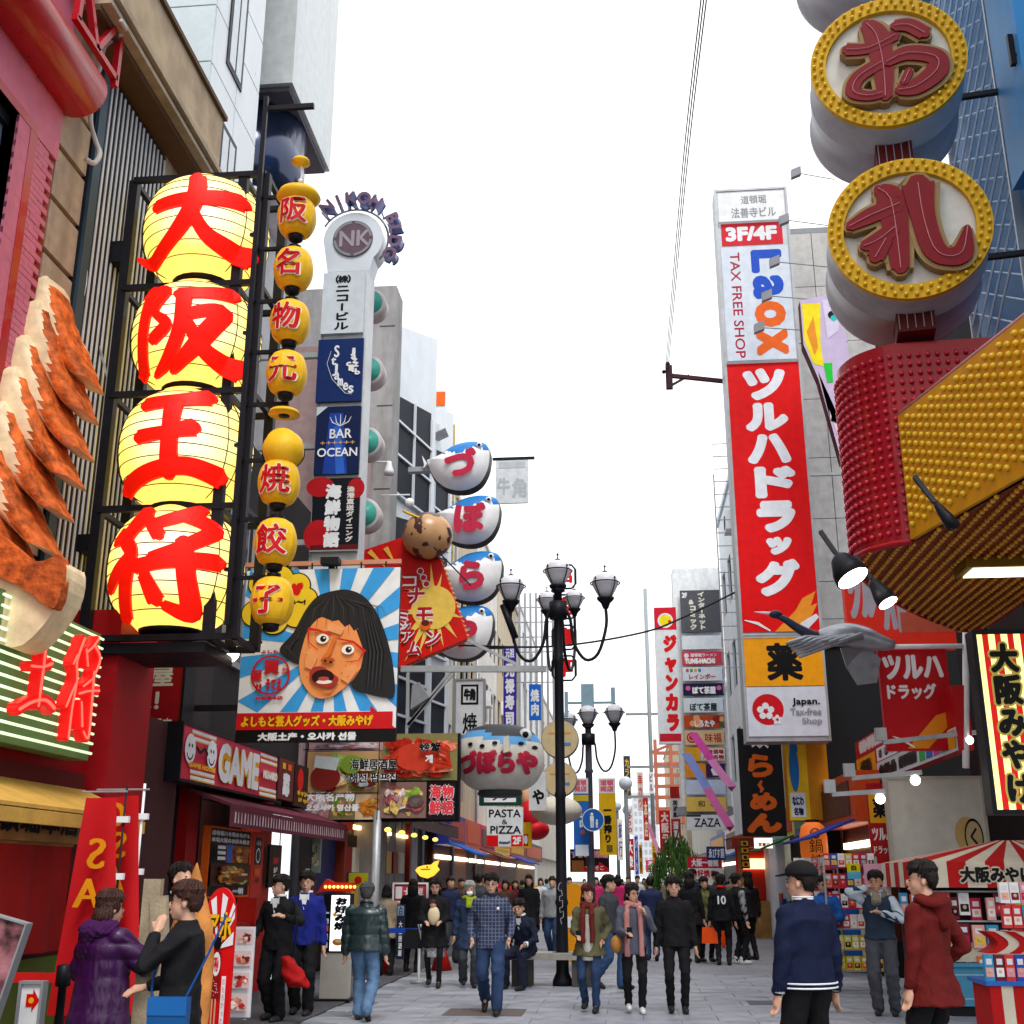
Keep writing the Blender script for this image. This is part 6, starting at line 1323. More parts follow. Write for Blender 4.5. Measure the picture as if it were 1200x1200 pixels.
for i, (px, py, r_, Y_, lab) in enumerate(((993, 668, .17, 11.0, 'black bell spotlight shining down at the canopy corner'), (1034, 697, .105, 11.2, 'small black spotlight below the canopy corner'), (1110, 607, .06, 9.8, 'unlit black clip spotlight on the mustard panel edge'))):
 t_ = thing('spotlight', lab, 'spotlight', W(px, py, Y_)); m = MB(); m.lathe([(r_, -.1), (r_ * .9, .0), (r_ * .55, .14), (r_ * .2, .2)], STEEL, n=20); m.box(-.02, .02, -.02, .02, .18, .5, STEEL); m.put('shade', t_)
 if i < 2: m = MB(); m.lathe([(r_ * .9, -.104), (r_ * .9, -.095)], glow('spot_hot', (1, .97, .85), 6), n=20); m.put('bulb', t_)
 t_.rotation_euler = (radians(-18), radians(-24), 0)
# mast behind canopy: facade wall beyond
building('theatre_side', 'dark building between the bulb canopy and the drug store', 1, 15.4, 21, 7.9, mat('near_black_wall', (.02, .02, .022), .7), X=5.9, nwin=2)
# ------------------------------------------------------------------ tall drug store sign
TY = 25.0
s = Sign('tall_drugstore_sign', 'very tall sign tower with blue orange lettering over red ツルハドラッグ and yellow 薬', 'sign tower', (857, 230, 943, 868), Y=TY, d=.6, body=pm('#c9ccd2'), frame=GALV, fw=.05)
hy = lambda py: 1 - (W(900, py, TY).z - s.root.location.z) / s.h
s.rect(.02, hy(232), .98, hy(266), pm('#e8eaec')); s.text('道頓堀', .35, hy(236), .72, hy(246), GREY, .003); s.text('法善寺ビル', .2, hy(250), .85, hy(262), GREY, .003)
s.rect(.04, hy(268), .92, hy(294), pm('#cc1c2e')); s.text('3F/4F', .1, hy(272), .84, hy(289), WHITE, .018)
s.rect(.02, hy(296), .98, hy(428), pm('#d3dce8')); s.text('TAX FREE SHOP', .14, hy(302), .28, hy(425), pm('#a81c38'), .003, rot=1)
lb, lo = pm('#1c4fc0'), pm('#e8641c')
for (ch, a, b, c_) in (('L', 300, 327, lb), ('a', 330, 357, lb), ('o', 360, 390, lo), ('x', 393, 423, lo)): s.text(ch, .44, hy(a), .88, hy(b), c_, .035, rot=1)
s.rect(.0, hy(431), 1, hy(744), pm('#e0040a')); cs_ = 'ツルハドラッグ'; yy = [438, 478, 514, 552, 592, 632, 660, 706]
for k, ch in enumerate(cs_):
 a, b = yy[k], yy[k + 1] - 3; 
 if ch == 'ッ': s.text(ch, .38, hy(a + 2), .72, hy(b - 2), pm('#e9edf4'), .035)
 else: s.text(ch, .21 if ch in 'ツルハグ' else .28, hy(a), .8 if ch != 'ド' else .84, hy(b), pm('#e9edf4'), .042)
s.poly([(.42, hy(744)), (.7, hy(720)), (.8, hy(706)), (.98, hy(698)), (.9, hy(715)), (.99, hy(712)), (.92, hy(724)), (.72, hy(744))], pm('#f0962a')); s.stroke([(.03, hy(730), .01), (.2, hy(734), .04), (.36, hy(743), .02)], WHITE); s.stroke([(.98, hy(726), .06), (.8, hy(738), .12), (.7, hy(744), .03)], WHITE)
s.rect(0, hy(751), 1, hy(807), pm('#f0a010')); s.text('薬', .28, hy(757), .74, hy(801), BLACK, .02)
s.rect(0, hy(808), 1, hy(865), pm('#d4d8e4')); s.circ(.26, hy(834), .2, pm('#cc1020'))
for a in range(5): s.circ(.23 + .07 * cos(a * 1.257 - 1.57), hy(836) + .07 * sin(a * 1.257 - 1.57) * s.w / s.h, .042, WHITE); s.circ(.37 + .04 * cos(a * 1.257 - 1.57), hy(846) + .04 * sin(a * 1.257 - 1.57) * s.w / s.h, .024, WHITE)
s.circ(.23, hy(836), .02, pm('#cc1020')); s.text('Japan.', .57, hy(821), .92, hy(831), BLACK, .004); s.text('Tax-free', .54, hy(833), .93, hy(841), GREY, .003); s.text('Shop', .68, hy(844), .93, hy(853), GREY, .003)
for py in (266.5, 430, 747.5): s.rect(0, hy(py), 1, hy(py + 2.5), GREY)
s.done(); s.arms(1, (.2, .45, .7), 1.2, GALV)
for i, (px, py) in enumerate(((933, 203), (919, 258), (908, 307), (899, 347), (890, 384))):
 t_ = thing('sign_floodlight', ['highest', 'second', 'middle', 'fourth', 'lowest'][i] + ' of the little floodlights on rods beside the tall drug store sign', 'floodlight', W(px, py, TY - 1.4), 0, 'floodlights lighting the tall sign'); m = MB(); m.hull8([(x, y, z + x * .4) for x in (-.12, .1) for y in (-.08, .05) for z in (-.1, .1)], GREY); m.put('lamp_head', t_); m = MB(); m.tube([(.05, 0, .0), (.9 + .15 * i, .3, -.02)], .012, GREY, 5); m.put('rod', t_)
# grey cladding building behind
t_ = thing('grey_clad_building', 'grey metal clad building front behind the tall drug store sign', 'building', (4.1, 26.4, 0)); zc = W(940, 292, 26.4).z; m = MB(); m.box(.06, 6, .06, 5, 0, zc - .1, DARKG); m.put('core', t_)
cl = mat('clad_grey', (.42, .41, .4), .35, .3, var=.12, dirt=.35); p0 = p1_ = None; z = 6.6
while z < zc - .3:
 for k in range(2):
  w_ = .95 if k == 0 else 1.3
  if k == 0:
   if p0 is None: m = MB(); m.box(.008, w_ - .008, 0, .06, .008, 1.492, cl); p0 = m.put('cladding_panel', t_, (0, 0, z))
   else: copy_obj(p0, t_, (0, 0, z))
  else:
   if p1_ is None: m = MB(); m.box(.008, w_ - .008, 0, .06, .008, 1.492, cl); p1_ = m.put('cladding_panel', t_, (.95, 0, z))
   else: copy_obj(p1_, t_, (.95, 0, z))
 z += 1.5
m = MB(); m.box(-.02, 6, .0, 5, z, z + .15, GREY); m.put('parapet', t_)
# colourful cartoonish side sign (plain coloured shapes)
s = Sign('colourful_sign', 'bright yellow, pink and white shaped sign with thick black outlines by the grey cladding', 'sign board', (944, 355, 992, 545), Y=23.2, d=.3, body='none')
m = MB(); P_ = [(-.5, 1.0), (.5, 1.05), (.62, .5), (.5, .0), (.18, .0), (-.2, .5), (-.5, .72)]; m.prism([(x * s.w, z * s.h) for x, z in P_], -.15, .15, pm('#c9b8d8'), BLACK); m.put('board', s.root)
s.poly([(.04, .02), (.5, .02), (.42, .28), (.45, .42), (.2, .4), (.03, .25)], pm('#f5e11c')); s.poly([(.1, .2), (.3, .1), (.35, .3), (.25, .35)], pm('#f0962a')); s.poly([(.55, .0), (.98, .0), (.9, .2), (.6, .25)], pm('#d8cfe8')); s.poly([(.45, .4), (.66, .4), (.64, .52), (.5, .52)], pm('#22c83a')); s.poly([(.3, .45), (.46, .55), (.5, .75), (.7, .6), (.95, .62), (.8, .8), (.72, .95), (.6, .8), (.42, .62)], pm('#e8d0dc')); s.circ(.78, .1, .12, BLACK); s.circ(.8, .12, .08, pm('#20c8c0')); s.done()
# red shop front fabric with crane picture behind bird
s = Sign('red_backdrop_sign', 'big red lit sign with white katakana strokes behind the bird sculpture', 'sign board', (990, 668, 1115, 762), Y=19.5, d=.2, body=mat('lit_red_board', (.55, .02, .015), .4, emit=.12, ecol=(1, .05, .02)))
s.text('ツル', .02, .0, .3, .62, pm('#c8c4d0'), .02); s.text('ハド', .34, .3, .58, .8, pm('#c8c4d0'), .02); s.rect(.5, .55, .98, .8, pm('#e06a50')); s.done()
s = Sign('red_drugstore_sign', 'red square sign reading ツルハドラッグ with an orange wing stroke', 'shop sign', (1033, 762, 1114, 880), Y=17.5, d=.1, body=pm('#b5101a')); s.text('ツルハ', .05, .05, .93, .3, pm('#e4e0e0'), .02); s.text('ドラッグ', .08, .34, .8, .5, pm('#e4e0e0'), .012); s.poly([(.3, .98), (.75, .66), (.95, .62), (.9, .7), (.98, .72), (.6, .98)], pm('#e08a1c')); s.stroke([(.1, .86, .01), (.25, .9, .04), (.4, .97, .02)], WHITE); s.done()
s = Sign('slanted_drugstore_board', 'long board along the shop wall with yellow 薬, white くすり and colour swatches', 'shop sign', (1004, 838, 1124, 905), X=4.75, d=.2, body=pm('#b5101a'))
s.text('鶴羽薬舗', .05, .03, .45, .3, pm('#e4e0e0'), .008); s.rect(.0, .38, .25, 1.0, pm('#e8a010')); s.text('薬', .04, .45, .21, .9, BLACK, .015); s.rect(.27, .36, .5, .62, WHITE); s.text('くすり', .29, .4, .48, .58, BLACK, .008); s.rect(.26, .64, 1, 1, pm('#cfd2d6')); s.text('化粧品', .28, .7, .48, .94, BLACK, .006); s.text('道頓堀店', .5, .7, .68, .94, BLACK, .006)
for k, c_ in enumerate(('#2aa84a', '#3858c0', '#c83a9a', '#2a9a8a', '#e0a020')): s.rect(.7 + k * .06, .68, .75 + k * .06, .95, pm(c_))
s.done()
s = Sign('narrow_drug_banner', 'narrow red banner with 薬 on a yellow square below the slanted board', 'banner', (1018, 918, 1046, 1012), Y=19.5, d=.08, body=pm('#a8121c')); s.rect(.05, .12, .95, .5, pm('#e0a012')); s.text('薬', .2, .18, .8, .44, BLACK, .03); s.text('ツルハ', .08, .56, .92, .72, pm('#e4e0e0'), .015); s.text('ドラッグ', .1, .78, .9, .88, pm('#e4e0e0'), .008); s.done()
# crane sculpture
t_ = thing('crane_sculpture', 'flying grey crane bird sculpture with long beak on a white rod', 'sculpture', W(985, 752, 17.0)); bo = Vector(t_.location); q = lambda x, y, dy=0: W(x, y, 17 + dy) - bo
cg = mat('crane_grey', (.36, .38, .42), .3, .5, var=.15); cbk = mat('crane_black', (.03, .035, .06), .3)
m = MB(); m.tube(smooth([q(958, 748), q(970, 746), q(990, 744), q(1010, 747), q(1030, 753), q(1048, 756)], 4), [.05 + .13 * sin(pi * min(1, (i / 20) * .9 + .08)) for i in range(21)], cg, 14); m.put('body', t_)
m = MB(); m.tube(smooth([q(910, 722), q(920, 726), q(935, 736), q(950, 744), q(962, 747)], 4), [.035 + .004 * i for i in range(17)], cbk, 10); m.put('neck', t_)
m = MB(); m.ball(q(909, 720), .07, cbk, 12, 8, (1.4, 1, .9)); m.put('head', t_); m = MB(); m.tube([q(905, 719), q(884, 717)], [.03, .005], WHITE, 8); m.put('beak', t_)
wg = MB(); A = q(965, 750, -.1); 
for k in range(6): e = q(922 + k * 3, 754 + k * 3.2, -1.2 + k * .1); wg.tube([A + Vector((.1 * k, -.05 * k, 0)), (A + e) / 2 + Vector((.05 * k, 0, .05)), e], [.06, .045, .02], cg, 6)
wg.put('wing', t_); wg = MB()
wg.add([q(985, 760, -.1), q(1015, 756, .1), q(1032, 772, .2), q(1028, 800, .3), q(1005, 803, .25), q(992, 782, .1)] + [v + Vector((0, .05, .02)) for v in [q(985, 760, -.1), q(1015, 756, .1), q(1032, 772, .2), q(1028, 800, .3), q(1005, 803, .25), q(992, 782, .1)]], [(0, 1, 2, 3, 4, 5), (11, 10, 9, 8, 7, 6)] + [(i, i + 6, (i + 1) % 6 + 6, (i + 1) % 6) for i in range(6)], cg); wg.put('wing', t_)
m = MB(); m.tube([q(1032, 758), q(1132, 757)], .035, WHITE, 8); m.tube([q(1132, 740), q(1132, 900)], .05, WHITE, 8); m.put('support_rod', t_)
# striped lit sign 大阪みやげ
s = Sign('striped_souvenir_sign', 'lit yellow and red striped vertical sign with black 大阪みやげ', 'shop sign', (1152, 745, 1212, 950), Y=14.6, d=.25, body=STEEL, frame=STEEL, fw=.05)
ly = glow('lit_yellow', (1, .92, .32), .85); lr_ = mat('lit_stripe_red', (.6, .01, .01), .5, emit=.25, ecol=(1, .02, .02))
s.rect(0, 0, 1, 1, ly)
for k in range(4): s.rect(.12 + k * .25, 0, .24 + k * .25, 1, lr_)
s.vtext('大阪みやげ', .2, .05, .8, .97, BLACK, .035, out=pm('#e8d870'), outb=.075); s.done()
# white billboard and drum picture
s = Sign('white_billboard', 'plain white framed billboard with a small painted drum above the striped stall', 'billboard', (1043, 913, 1153, 1020), Y=19, d=.12, body=pm('#cfcfc4'), frame=pm('#b8b4a4'), fw=.04); s.ell(.8, .62, .13, .2, pm('#c9a86a')); s.ell(.87, .64, .1, .2, BLACK); s.ell(.87, .64, .085, .17, pm('#c9b080')); s.text('く', .83, .54, .91, .74, BLACK, .006); s.done()
for i, (x0, y0, x1, y1) in enumerate(((975, 931, 1037, 927), (998, 912, 1080, 905), (1035, 870, 1145, 858))):
 t_ = thing('projecting_lamp_bar', ['lowest', 'middle', 'highest'][i] + ' of the grey horizontal lamp arms in front of the drug store boards', 'lamp arm', W(x0, y0, 17), 0, 'grey lamp arms'); b = W(x1, y1, 17) - Vector(t_.location); m = MB(); m.beam((0, 0, 0), b, .06, .06, GALV); m.put('arm', t_); m = MB(); m.ball((b * .9) + Vector((0, 0, -.1)), .07, glow('lamp_hot', (1,) * 3, 5), 12, 8); m.put('bulb', t_)
 m = MB(); m.box(-.1, .05, -.05, .05, .02, .2, GALV); m.put('lamp_head', t_)
# ------------------------------------------------------------------ souvenir stall
st = thing('souvenir_stall', 'red and white striped souvenir stall roof over blue counter, lettered 大阪みやげ', 'stall', (5.0, 16.6, 0)); so_ = Vector(st.location)
sw = pm('#d8d0bc', .7); sr = pm('#b81818', .7); x0 = W(1062, 1035, 16).x - so_.x; x1 = 1.6; ztop = W(1122, 985, 16.6).z; ze = W(1120, 1010, 16).z; zv = W(1120, 1040, 16).z
mr_, mw = MB(), MB(); n = 13
for k in range(n):
 a = x0 + (x1 - x0) * k / n; b = x0 + (x1 - x0) * (k + 1) / n; mm = mr_ if k % 2 == 0 else mw; mt = sr if k % 2 == 0 else sw
 cx_ = (x0 + x1) / 2; ra = cx_ + (a - cx_) * .12; rb = cx_ + (b - cx_) * .12
 for (y_, sg) in ((-.8, 1), (.8, -1)): mm.add([(a, y_, ze), (b, y_, ze), (rb, .0 * sg, ztop), (ra, .0 * sg, ztop)], [(0, 1, 2, 3)], mt)
 for y_ in (-.8, .8): mm.box(a, b, y_ - .01, y_ + .01, zv, ze, mt)
for k in range(6):
 mm = mr_ if k % 2 == 0 else mw; mt = sr if k % 2 == 0 else sw; a = -.8 + k * .267; b = a + .267
 mm.add([(x0, a, ze), (x0, b, ze), (cx_ - (x1 - x0) * .06, b * .02, ztop), (cx_ - (x1 - x0) * .06, a * .02, ztop)], [(0, 1, 2, 3)], mt); mm.box(x0 - .01, x0 + .01, a + .01, b - .01, zv, ze, mt)
ca_ = mw.put('canopy', st); mr_.put('canopy_stripe', ca_)
a, fg = glyph('大阪みやげ'); mx = a[:, 0].max(); m = MB()
for colr, bo_, dp in ((sw, .03, .014), (BLACK, .011, .02)):
 for q_, (ddx, dz) in enumerate(SHIFT): m.add([(x0 + .62 + p[0] * .2 * .9 + ddx * bo_, -.81 - dp - q_ * .0005, (p[1] - .38) * .19 + (ze + zv) / 2 + dz * bo_) for p in a.tolist()], fg, colr)
m.put('lettering', st)
for (x, y) in ((x0 + .05, -.75), (x1 - .05, -.75), (x0 + .05, .75)): m = MB(); m.box(x - .03, x + .03, y - .03, y + .03, 0, zv, WHITE); m.put('post', st)
ctb = mat('counter_blue', (.06, .26, .42), .45); zc0 = WG(1150, 1190).y; m = MB(); cx0 = W(1115, 1170, 16).x - so_.x; zt_c = W(1140, 1133, 16).z; m.box(cx0, x1, -.6, .7, .12, zt_c, ctb); m.put('counter', st)
m = MB(); m.box(cx0 - .04, x1, -.66, .7, zt_c + .001, zt_c + .04, ctb); m.box(cx0, x1, -.55, .7, .0, .118, DARKG); m.put('counter_top', st)
for k in range(3):
 m = MB(); a = cx0 + .06 + k * .55; lw = pm('#9cc4d4')
 for (e, f, g_, h_) in ((a, a + .45, .2, .212), (a, a + .45, zt_c - .1, zt_c - .088), (a, a + .012, .212, zt_c - .1), (a + .438, a + .45, .212, zt_c - .1)): m.box(e, f, -.606, -.6, g_, h_, lw)
 m.put('counter_trim', st)
m = MB(); m.box(x0 + .1, x1, .3, .38, zt_c, zv, pm('#3a1820')); m.put('back_wall', st)
gcol = ['#d8383c', '#f0e8e0', '#e8c83c', '#2c50b0', '#e89aa8', '#c81c50', '#f4f4f4', '#3a9ac8', '#e06a2a', '#782030', '#f0b0a0', '#111118']
GM = {}
def goods(parent, x, y, z, w_, h_, c1, c2, d_=.06):
 key = (round(w_, 2), round(h_, 2), c1, c2)
 if key not in GM:
  m = MB(); m.box(-w_ / 2, w_ / 2, -d_ / 2, d_ / 2, 0, h_, pm(c1)); m.box(-w_ * .4, w_ * .4, -d_ / 2 - .004, -d_ / 2 - .001, h_ * .15, h_ * .5, pm(c2)); m.box(-w_ * .3, w_ * .3, -d_ / 2 - .004, -d_ / 2 - .001, h_ * .62, h_ * .85, WHITE); m.ball((0, -d_ / 2 - .004, h_ * .36), w_ * .2, pm('#e8b894'), 8, 6, (1, .3, 1)); GM[key] = m.put('packet', parent, (x, y, z)); return
 copy_obj(GM[key], parent, (x, y, z))
rg_ = random.Random(3)
for r_, z in enumerate((zv - .36, zv - .72, zv - 1.05)):
 x = cx0 - .25 + (.0 if r_ else -.3)
 if r_ == 2: x = cx0 + .3
 while x < x1 - .1:
  w_ = rg_.choice((.1, .13)) if r_ != 1 else .15; goods(st, x, -.45 + rg_.uniform(-.08, .08), z + rg_.uniform(-.05, .03), w_, .27, rg_.choice(gcol), rg_.choice(gcol)); x += w_ + .02
 m = MB(); m.box(cx0 - .3, x1, -.42, -.4, z + .3, z + .32, GALV); m.put('rail', st)
m = MB(); m.box(cx0 - .1, x1 - .02, -.5, .2, zt_c + .05, zt_c + .28, mat('case_glass', (.5, .45, .35), .1, spec=.8)); m.put('display_case', st)
# swirl striped stand at the corner
t_ = thing('striped_stand', 'curvy red and cream striped candy stand with blue rimmed box at the stall corner', 'display stand', (W(1185, 1150, 13).x + .1, 13.0, 0)); 
zt_s = W(1190, 1092, 13).z
for k in range(7):
 m = MB(); vs = []; mt = sr if k % 2 == 0 else sw
 for i in range(13):
  v = i / 12; wv = .12 * sin(v * 3.4); xa = -.32 + k * .11 + wv; vs += [(xa * (1 - .15 * v), -.02 * k, .9 + v * (zt_s - .9)), ((xa + .11) * (1 - .15 * v), -.02 * k, .9 + v * (zt_s - .9)), ((xa + .11) * (1 - .15 * v), .3, .9 + v * (zt_s - .9)), (xa * (1 - .15 * v), .3, .9 + v * (zt_s - .9))]
 m.add(vs, [(4 * i + j, 4 * i + (j + 1) % 4, 4 * i + 4 + (j + 1) % 4, 4 * i + 4 + j) for i in range(12) for j in range(4)] + [(3, 2, 1, 0), (48, 49, 50, 51)], mt); m.put('striped_panel', t_)
for k in range(8): m = MB(); m.box(-.4 + k * .11, -.29 + k * .11, -.3, .3, 0, .62, sr if k % 2 == 0 else sw); m.put('box_panel', t_)
m = MB(); m.box(-.44, .5, -.34, .34, .621, .66, pm('#2a6ac0')); m.put('rim', t_)
GM.clear()
for k in range(9): goods(t_, -.36 + k * .1, -.2, .66, .09, .24, rg_.choice(gcol), rg_.choice(gcol))
for k in range(8): goods(t_, -.1 + k * .1, -.1, zt_s + .04, .09, .22, rg_.choice(gcol), rg_.choice(gcol))
for k in range(8): goods(t_, -.1 + k * .1, -.1, zt_s + .28, .09, .2, rg_.choice(gcol), rg_.choice(gcol))
# goods racks
for i, (px, Y_, lab) in enumerate(((1003, 19.3, 'tall goods rack of red and pink souvenir packs beside the man on the phone'), (962, 23.5, 'pink and red goods rack behind the man in the blue jacket'))):
 GM.clear(); c = W(px, 1100, Y_); t_ = thing('goods_rack', lab, 'display rack', (c.x, Y_, 0), 0, 'souvenir racks'); m = MB()
 for x in (-.4, .4): m.box(x - .015, x + .015, -.015, .015, .05, 1.95, GALV); m.box(x - .015, x + .015, .4, .43, .05, 1.95, GALV)
 m.put('frame', t_)
 for r_ in range(6):
  z = .3 + r_ * .3; m = MB(); m.box(-.4, .4, 0, .4, z - .02, z, pm('#b81c2c' if r_ > 2 else '#8a8c90')); m.put('shelf', t_)
  for k in range(7): goods(t_, -.34 + k * .113, .08, z, .1, .2, rg_.choice(gcol[:7] if r_ > 1 else ['#d8c41c', '#e0d850', '#c8b010']), rg_.choice(gcol))
 s = None
s = Sign('pink_poster', 'pink poster with a purple curl above the souvenir rack', 'poster', (1013, 1012, 1037, 1045), Y=18.2, d=.04, body=pm('#d8a0b4')); s.ring(.6, .4, .2, .05, pm('#7a2a8a')); s.done()
s = Sign('yellow_blue_notice', 'yellow and light blue notice pair above the goods rack', 'notice', (993, 1012, 1008, 1030), Y=19, d=.04, body=pm('#d8d018')); s.rect(0, .55, 1, 1, pm('#5ab8e0')); s.text('白', .3, .1, .7, .45, BLACK, .02); s.done()
s = Sign('small_blue_notice', 'small pale blue notice by the orange lantern', 'notice', (968, 1003, 978, 1014), Y=24, d=.04, body=pm('#8ac4e8')); s.done()
# ------------------------------------------------------------------ beyond the drug store sign
s = Sign('ramen_banner', 'black banner with orange brush らーめん under a small white crest', 'banner', (867, 854, 918, 980), Y=27, d=.08, body=mat('banner_black', (.012, .012, .014), .7, bump=.1))
s.ring(.5, .1, .16, .03, WHITE); s.ring(.42, .1, .05, .015, WHITE); s.ring(.58, .1, .05, .015, WHITE); s.stroke([(.32, .17, .05), (.42, .15, .03), (.5, .18, .04), (.6, .15, .03), (.7, .18, .05)], WHITE)
og = pm('#e0641a'); s.text('ら', .2, .24, .78, .46, og, .035); s.stroke([(.5, .49, .05), (.44, .53, .09), (.5, .57, .09), (.46, .6, .05)], og); s.text('め', .2, .6, .82, .77, og, .04); s.text('ん', .1, .79, .9, .97, og, .05); s.done(); s.arms(1, (.97,), .6)
s = Sign('yellow_shop_sign', 'boxy mustard yellow sign with a blue drop figure beside the ramen banner', 'shop sign', (921, 869, 969, 962), Y=25.7, d=.5, body=pm('#b87a10')); s.rect(0, 0, .5, 1, pm('#d8b41c')); s.ell(.18, .35, .12, .3, pm('#1a6ab0')); s.ell(.2, .1, .1, .08, pm('#1a6ab0')); s.rect(.04, .66, .4, .96, pm('#c8d4e0')); s.text('なにわ', .08, .7, .36, .82, NAVY, .01); s.text('名物', .1, .84, .34, .94, NAVY, .01); s.done()
t_ = thing('orange_lantern', 'long orange paper lantern with black characters at the ramen shop', 'lantern', W(954, 993, 24.5)); m = MB(); m.lathe([(.13, -.48), (.24, -.38), (.27, -.1), (.27, .2), (.23, .4), (.13, .48)], mat('orange_paper', (.7, .13, .02), .5, emit=.15, ecol=(1, .25, .03)), n=24); m.put('paper', t_); m = MB(); m.lathe([(.13, .48), (.14, .53), (.05, .54)], STEEL, n=16); m.put('cap', t_)
m = MB()
for k, ch in enumerate('鍋焼'): a, fg = glyph(ch); m.add([((p[0] - .5) * .28, -.29, (p[1] - .38) * .28 + .02 - k * .28) for p in a.tolist()], fg, BLACK)
m.lathe([(.1, -.285), (.1, -.283)], BLACK, c=(0, 0, .26), n=16, axis='y'); m.lathe([(.08, -.288), (.08, -.286)], pm('#e0641a'), c=(0, 0, .26), n=16, axis='y'); o = m.put('lettering', t_)
# tower of small signs with ZAZA
ZY = 45.0
t_ = thing('tenant_sign_tower', 'pale tower carrying a ladder of tenant signs down to ZAZA', 'sign tower', (W(823, 850, ZY).x, ZY + .2, 0)); zz = W(823, 664, ZY).z; hw = (W(850, 850, ZY).x - W(797, 850, ZY).x) / 2
m = MB(); m.box(-hw - .03, hw + .12, 0, 1.2, 4.2, zz, whitew); m.put('column', t_); m = MB(); m.box(-hw - .2, hw + .15, -.05, 1.2, 3.9, 4.18, GREY); m.put('base', t_)
rows = [(692, 741, '#55555c', '#e0dccc', 'dark internet and comic'), (745, 761, '#e0e4ea', None, 'blank white'), (764, 779, '#d83a54', '#f4f4f4', 'pink TUNE-HACHI'), (782, 798, '#dfe4ea', '#c03a60', 'white rainbow'), (801, 815, '#231c3a', '#f4f4f4', 'navy teahouse'), (818, 835, '#d8e2e8', '#203038', 'white teahouse'), (838, 853, '#b8481c', '#fff0d0', 'orange food'), (856, 873, '#d9b98c', '#b03020', 'beige blossom'), (876, 892, '#c8a890', '#b03020', 'mixed orange'), (895, 911, '#e09020', '#3a1c50', 'orange and purple'), (914, 931, '#c2cde4', None, 'blank pale blue'), (934, 951, '#e2bc5a', '#5a4a30', 'yellow'), (955, 973, '#dfe2e6', '#101014', 'ZAZA')]
for k, (a, b, c1, c2, nm) in enumerate(rows):
 L_ = 797 + (a - 690) * .004 * 2; s = Sign('tenant_sign', nm + ' name sign on the tenant sign tower', 'sign', (797.5 + (a - 690) * .028, a, 845 + (a - 690) * .03, b), Y=ZY, d=.12, body=pm(c1), group='tenant signs on the tower')
 w1 = pm(c2) if c2 else None
 if k == 0: s.vtext('インターネット', .42, .03, .62, .95, w1, .012); s.vtext('&コミック', .2, .2, .4, .95, w1, .012); s.text('2F', .04, .05, .18, .18, WHITE, .01)
 elif k == 2: s.circ(.1, .3, .06, WHITE); s.text('TUNE-HACHI', .05, .5, .8, .95, w1, .014); s.text('道頓堀ラーメン', .2, .12, .85, .4, WHITE, .003)
 elif k == 3:
  for j, c_ in enumerate(('#d05060', '#40a050', '#e0a030', '#4080c0')): s.rect(.08 + .1 * j, .12, .15 + .1 * j, .36, pm(c_))
  s.text('レインボー', .15, .5, .8, .9, w1, .006)
 elif k == 4: s.circ(.12, .4, .06, pm('#e060b0')); s.circ(.88, .4, .06, pm('#e060b0')); s.text('ぼて茶屋', .22, .25, .8, .9, w1, .012)
 elif k == 5: s.text('ぼて茶屋', .15, .35, .82, .92, w1, .008)
 elif k == 6:
  for j in range(12): s.circ(rnd.uniform(.05, .95), rnd.uniform(.2, .8), rnd.uniform(.04, .1), pm(rnd.choice(['#e08030', '#f0c060', '#902818', '#e8a070', '#48602a'])))
  s.text('しろたや', .25, .4, .75, .95, WHITE, .01)
 elif k == 7: s.circ(.18, .5, .13, w1); s.ring(.18, .5, .09, .02, pm('#e8b090')); s.text('味福', .5, .2, .9, .85, w1, .004)
 elif k == 8: s.rect(0, 0, .35, 1, pm('#e0a020')); s.rect(.4, .1, .98, .9, WHITE); s.text('大衆酒場', .42, .15, .95, .5, w1, .008); s.text('大阪名物', .42, .55, .95, .88, w1, .008)
 elif k == 9: s.rect(.5, 0, 1, 1, w1); s.poly([(.75 + .14 * cos(q_ * 1.2566 - 1.57), .55 + .4 * sin(q_ * 1.2566 - 1.57)) for q_ in range(5)], WHITE)
 elif k == 11: s.text('和', .28, .25, .45, .7, w1, .004); s.text('和', .58, .25, .75, .7, w1, .004)
 elif k == 12: s.text('ZAZA', .18, .22, .82, .78, w1, .004); s.rect(0, 0, .35, .12, pm('#303038'))
 if w1 or k: s.rect(.97, .1, .995, .9, GREY)
 s.done()
s = Sign('karaoke_sign', 'tall white sign with bold red ジャンカラ below a red square crest', 'shop sign', (769, 713, 795, 872), Y=44.5, d=.4, body=pm('#e0e4e8')); s.rect(0, 0, 1, .17, pm('#d41830')); s.circ(.5, .1, .35, WHITE); s.circ(.5, .1, .28, pm('#f4e020')); s.circ(.7, .11, .08, RED); s.vtext('ジャンカラ', .34, .2, .98, .92, pm('#dc0c14'), .06); s.rect(.05, .93, 1, .985, pm('#c81c2c')); s.done()
s = Sign('red_ramen_sign', 'narrow red vertical ramen sign far down the theatre side', 'shop sign', (773, 950, 786, 1003), Y=50, d=.2, body=pm('#c81c20')); s.vtext('大阪ラー', .15, .03, .85, .97, pm('#f0d8d0'), .05); s.done()
s = Sign('white_red_sign', 'slim sign, white with red foot, above the willow', 'shop sign', (786, 922, 797, 985), Y=48, d=.2, body=pm('#dcdcdc')); s.rect(0, 0, 1, .22, pm('#b81c20')); s.rect(0, .6, 1, 1, pm('#c83038')); s.vtext('居酒屋', .2, .25, .8, .58, BLACK, .02); s.vtext('道頓', .2, .64, .8, .96, WHITE, .04); s.done()
sal = pm('#c87860')
t_ = thing('red_ladder_tower', 'salmon red steel ladder work under the karaoke sign', 'sign tower', W(786, 950, 55)); m = MB()
for k in range(6): m.box(-.7, .7, -.05, .05, k * .5, k * .5 + .16, sal)
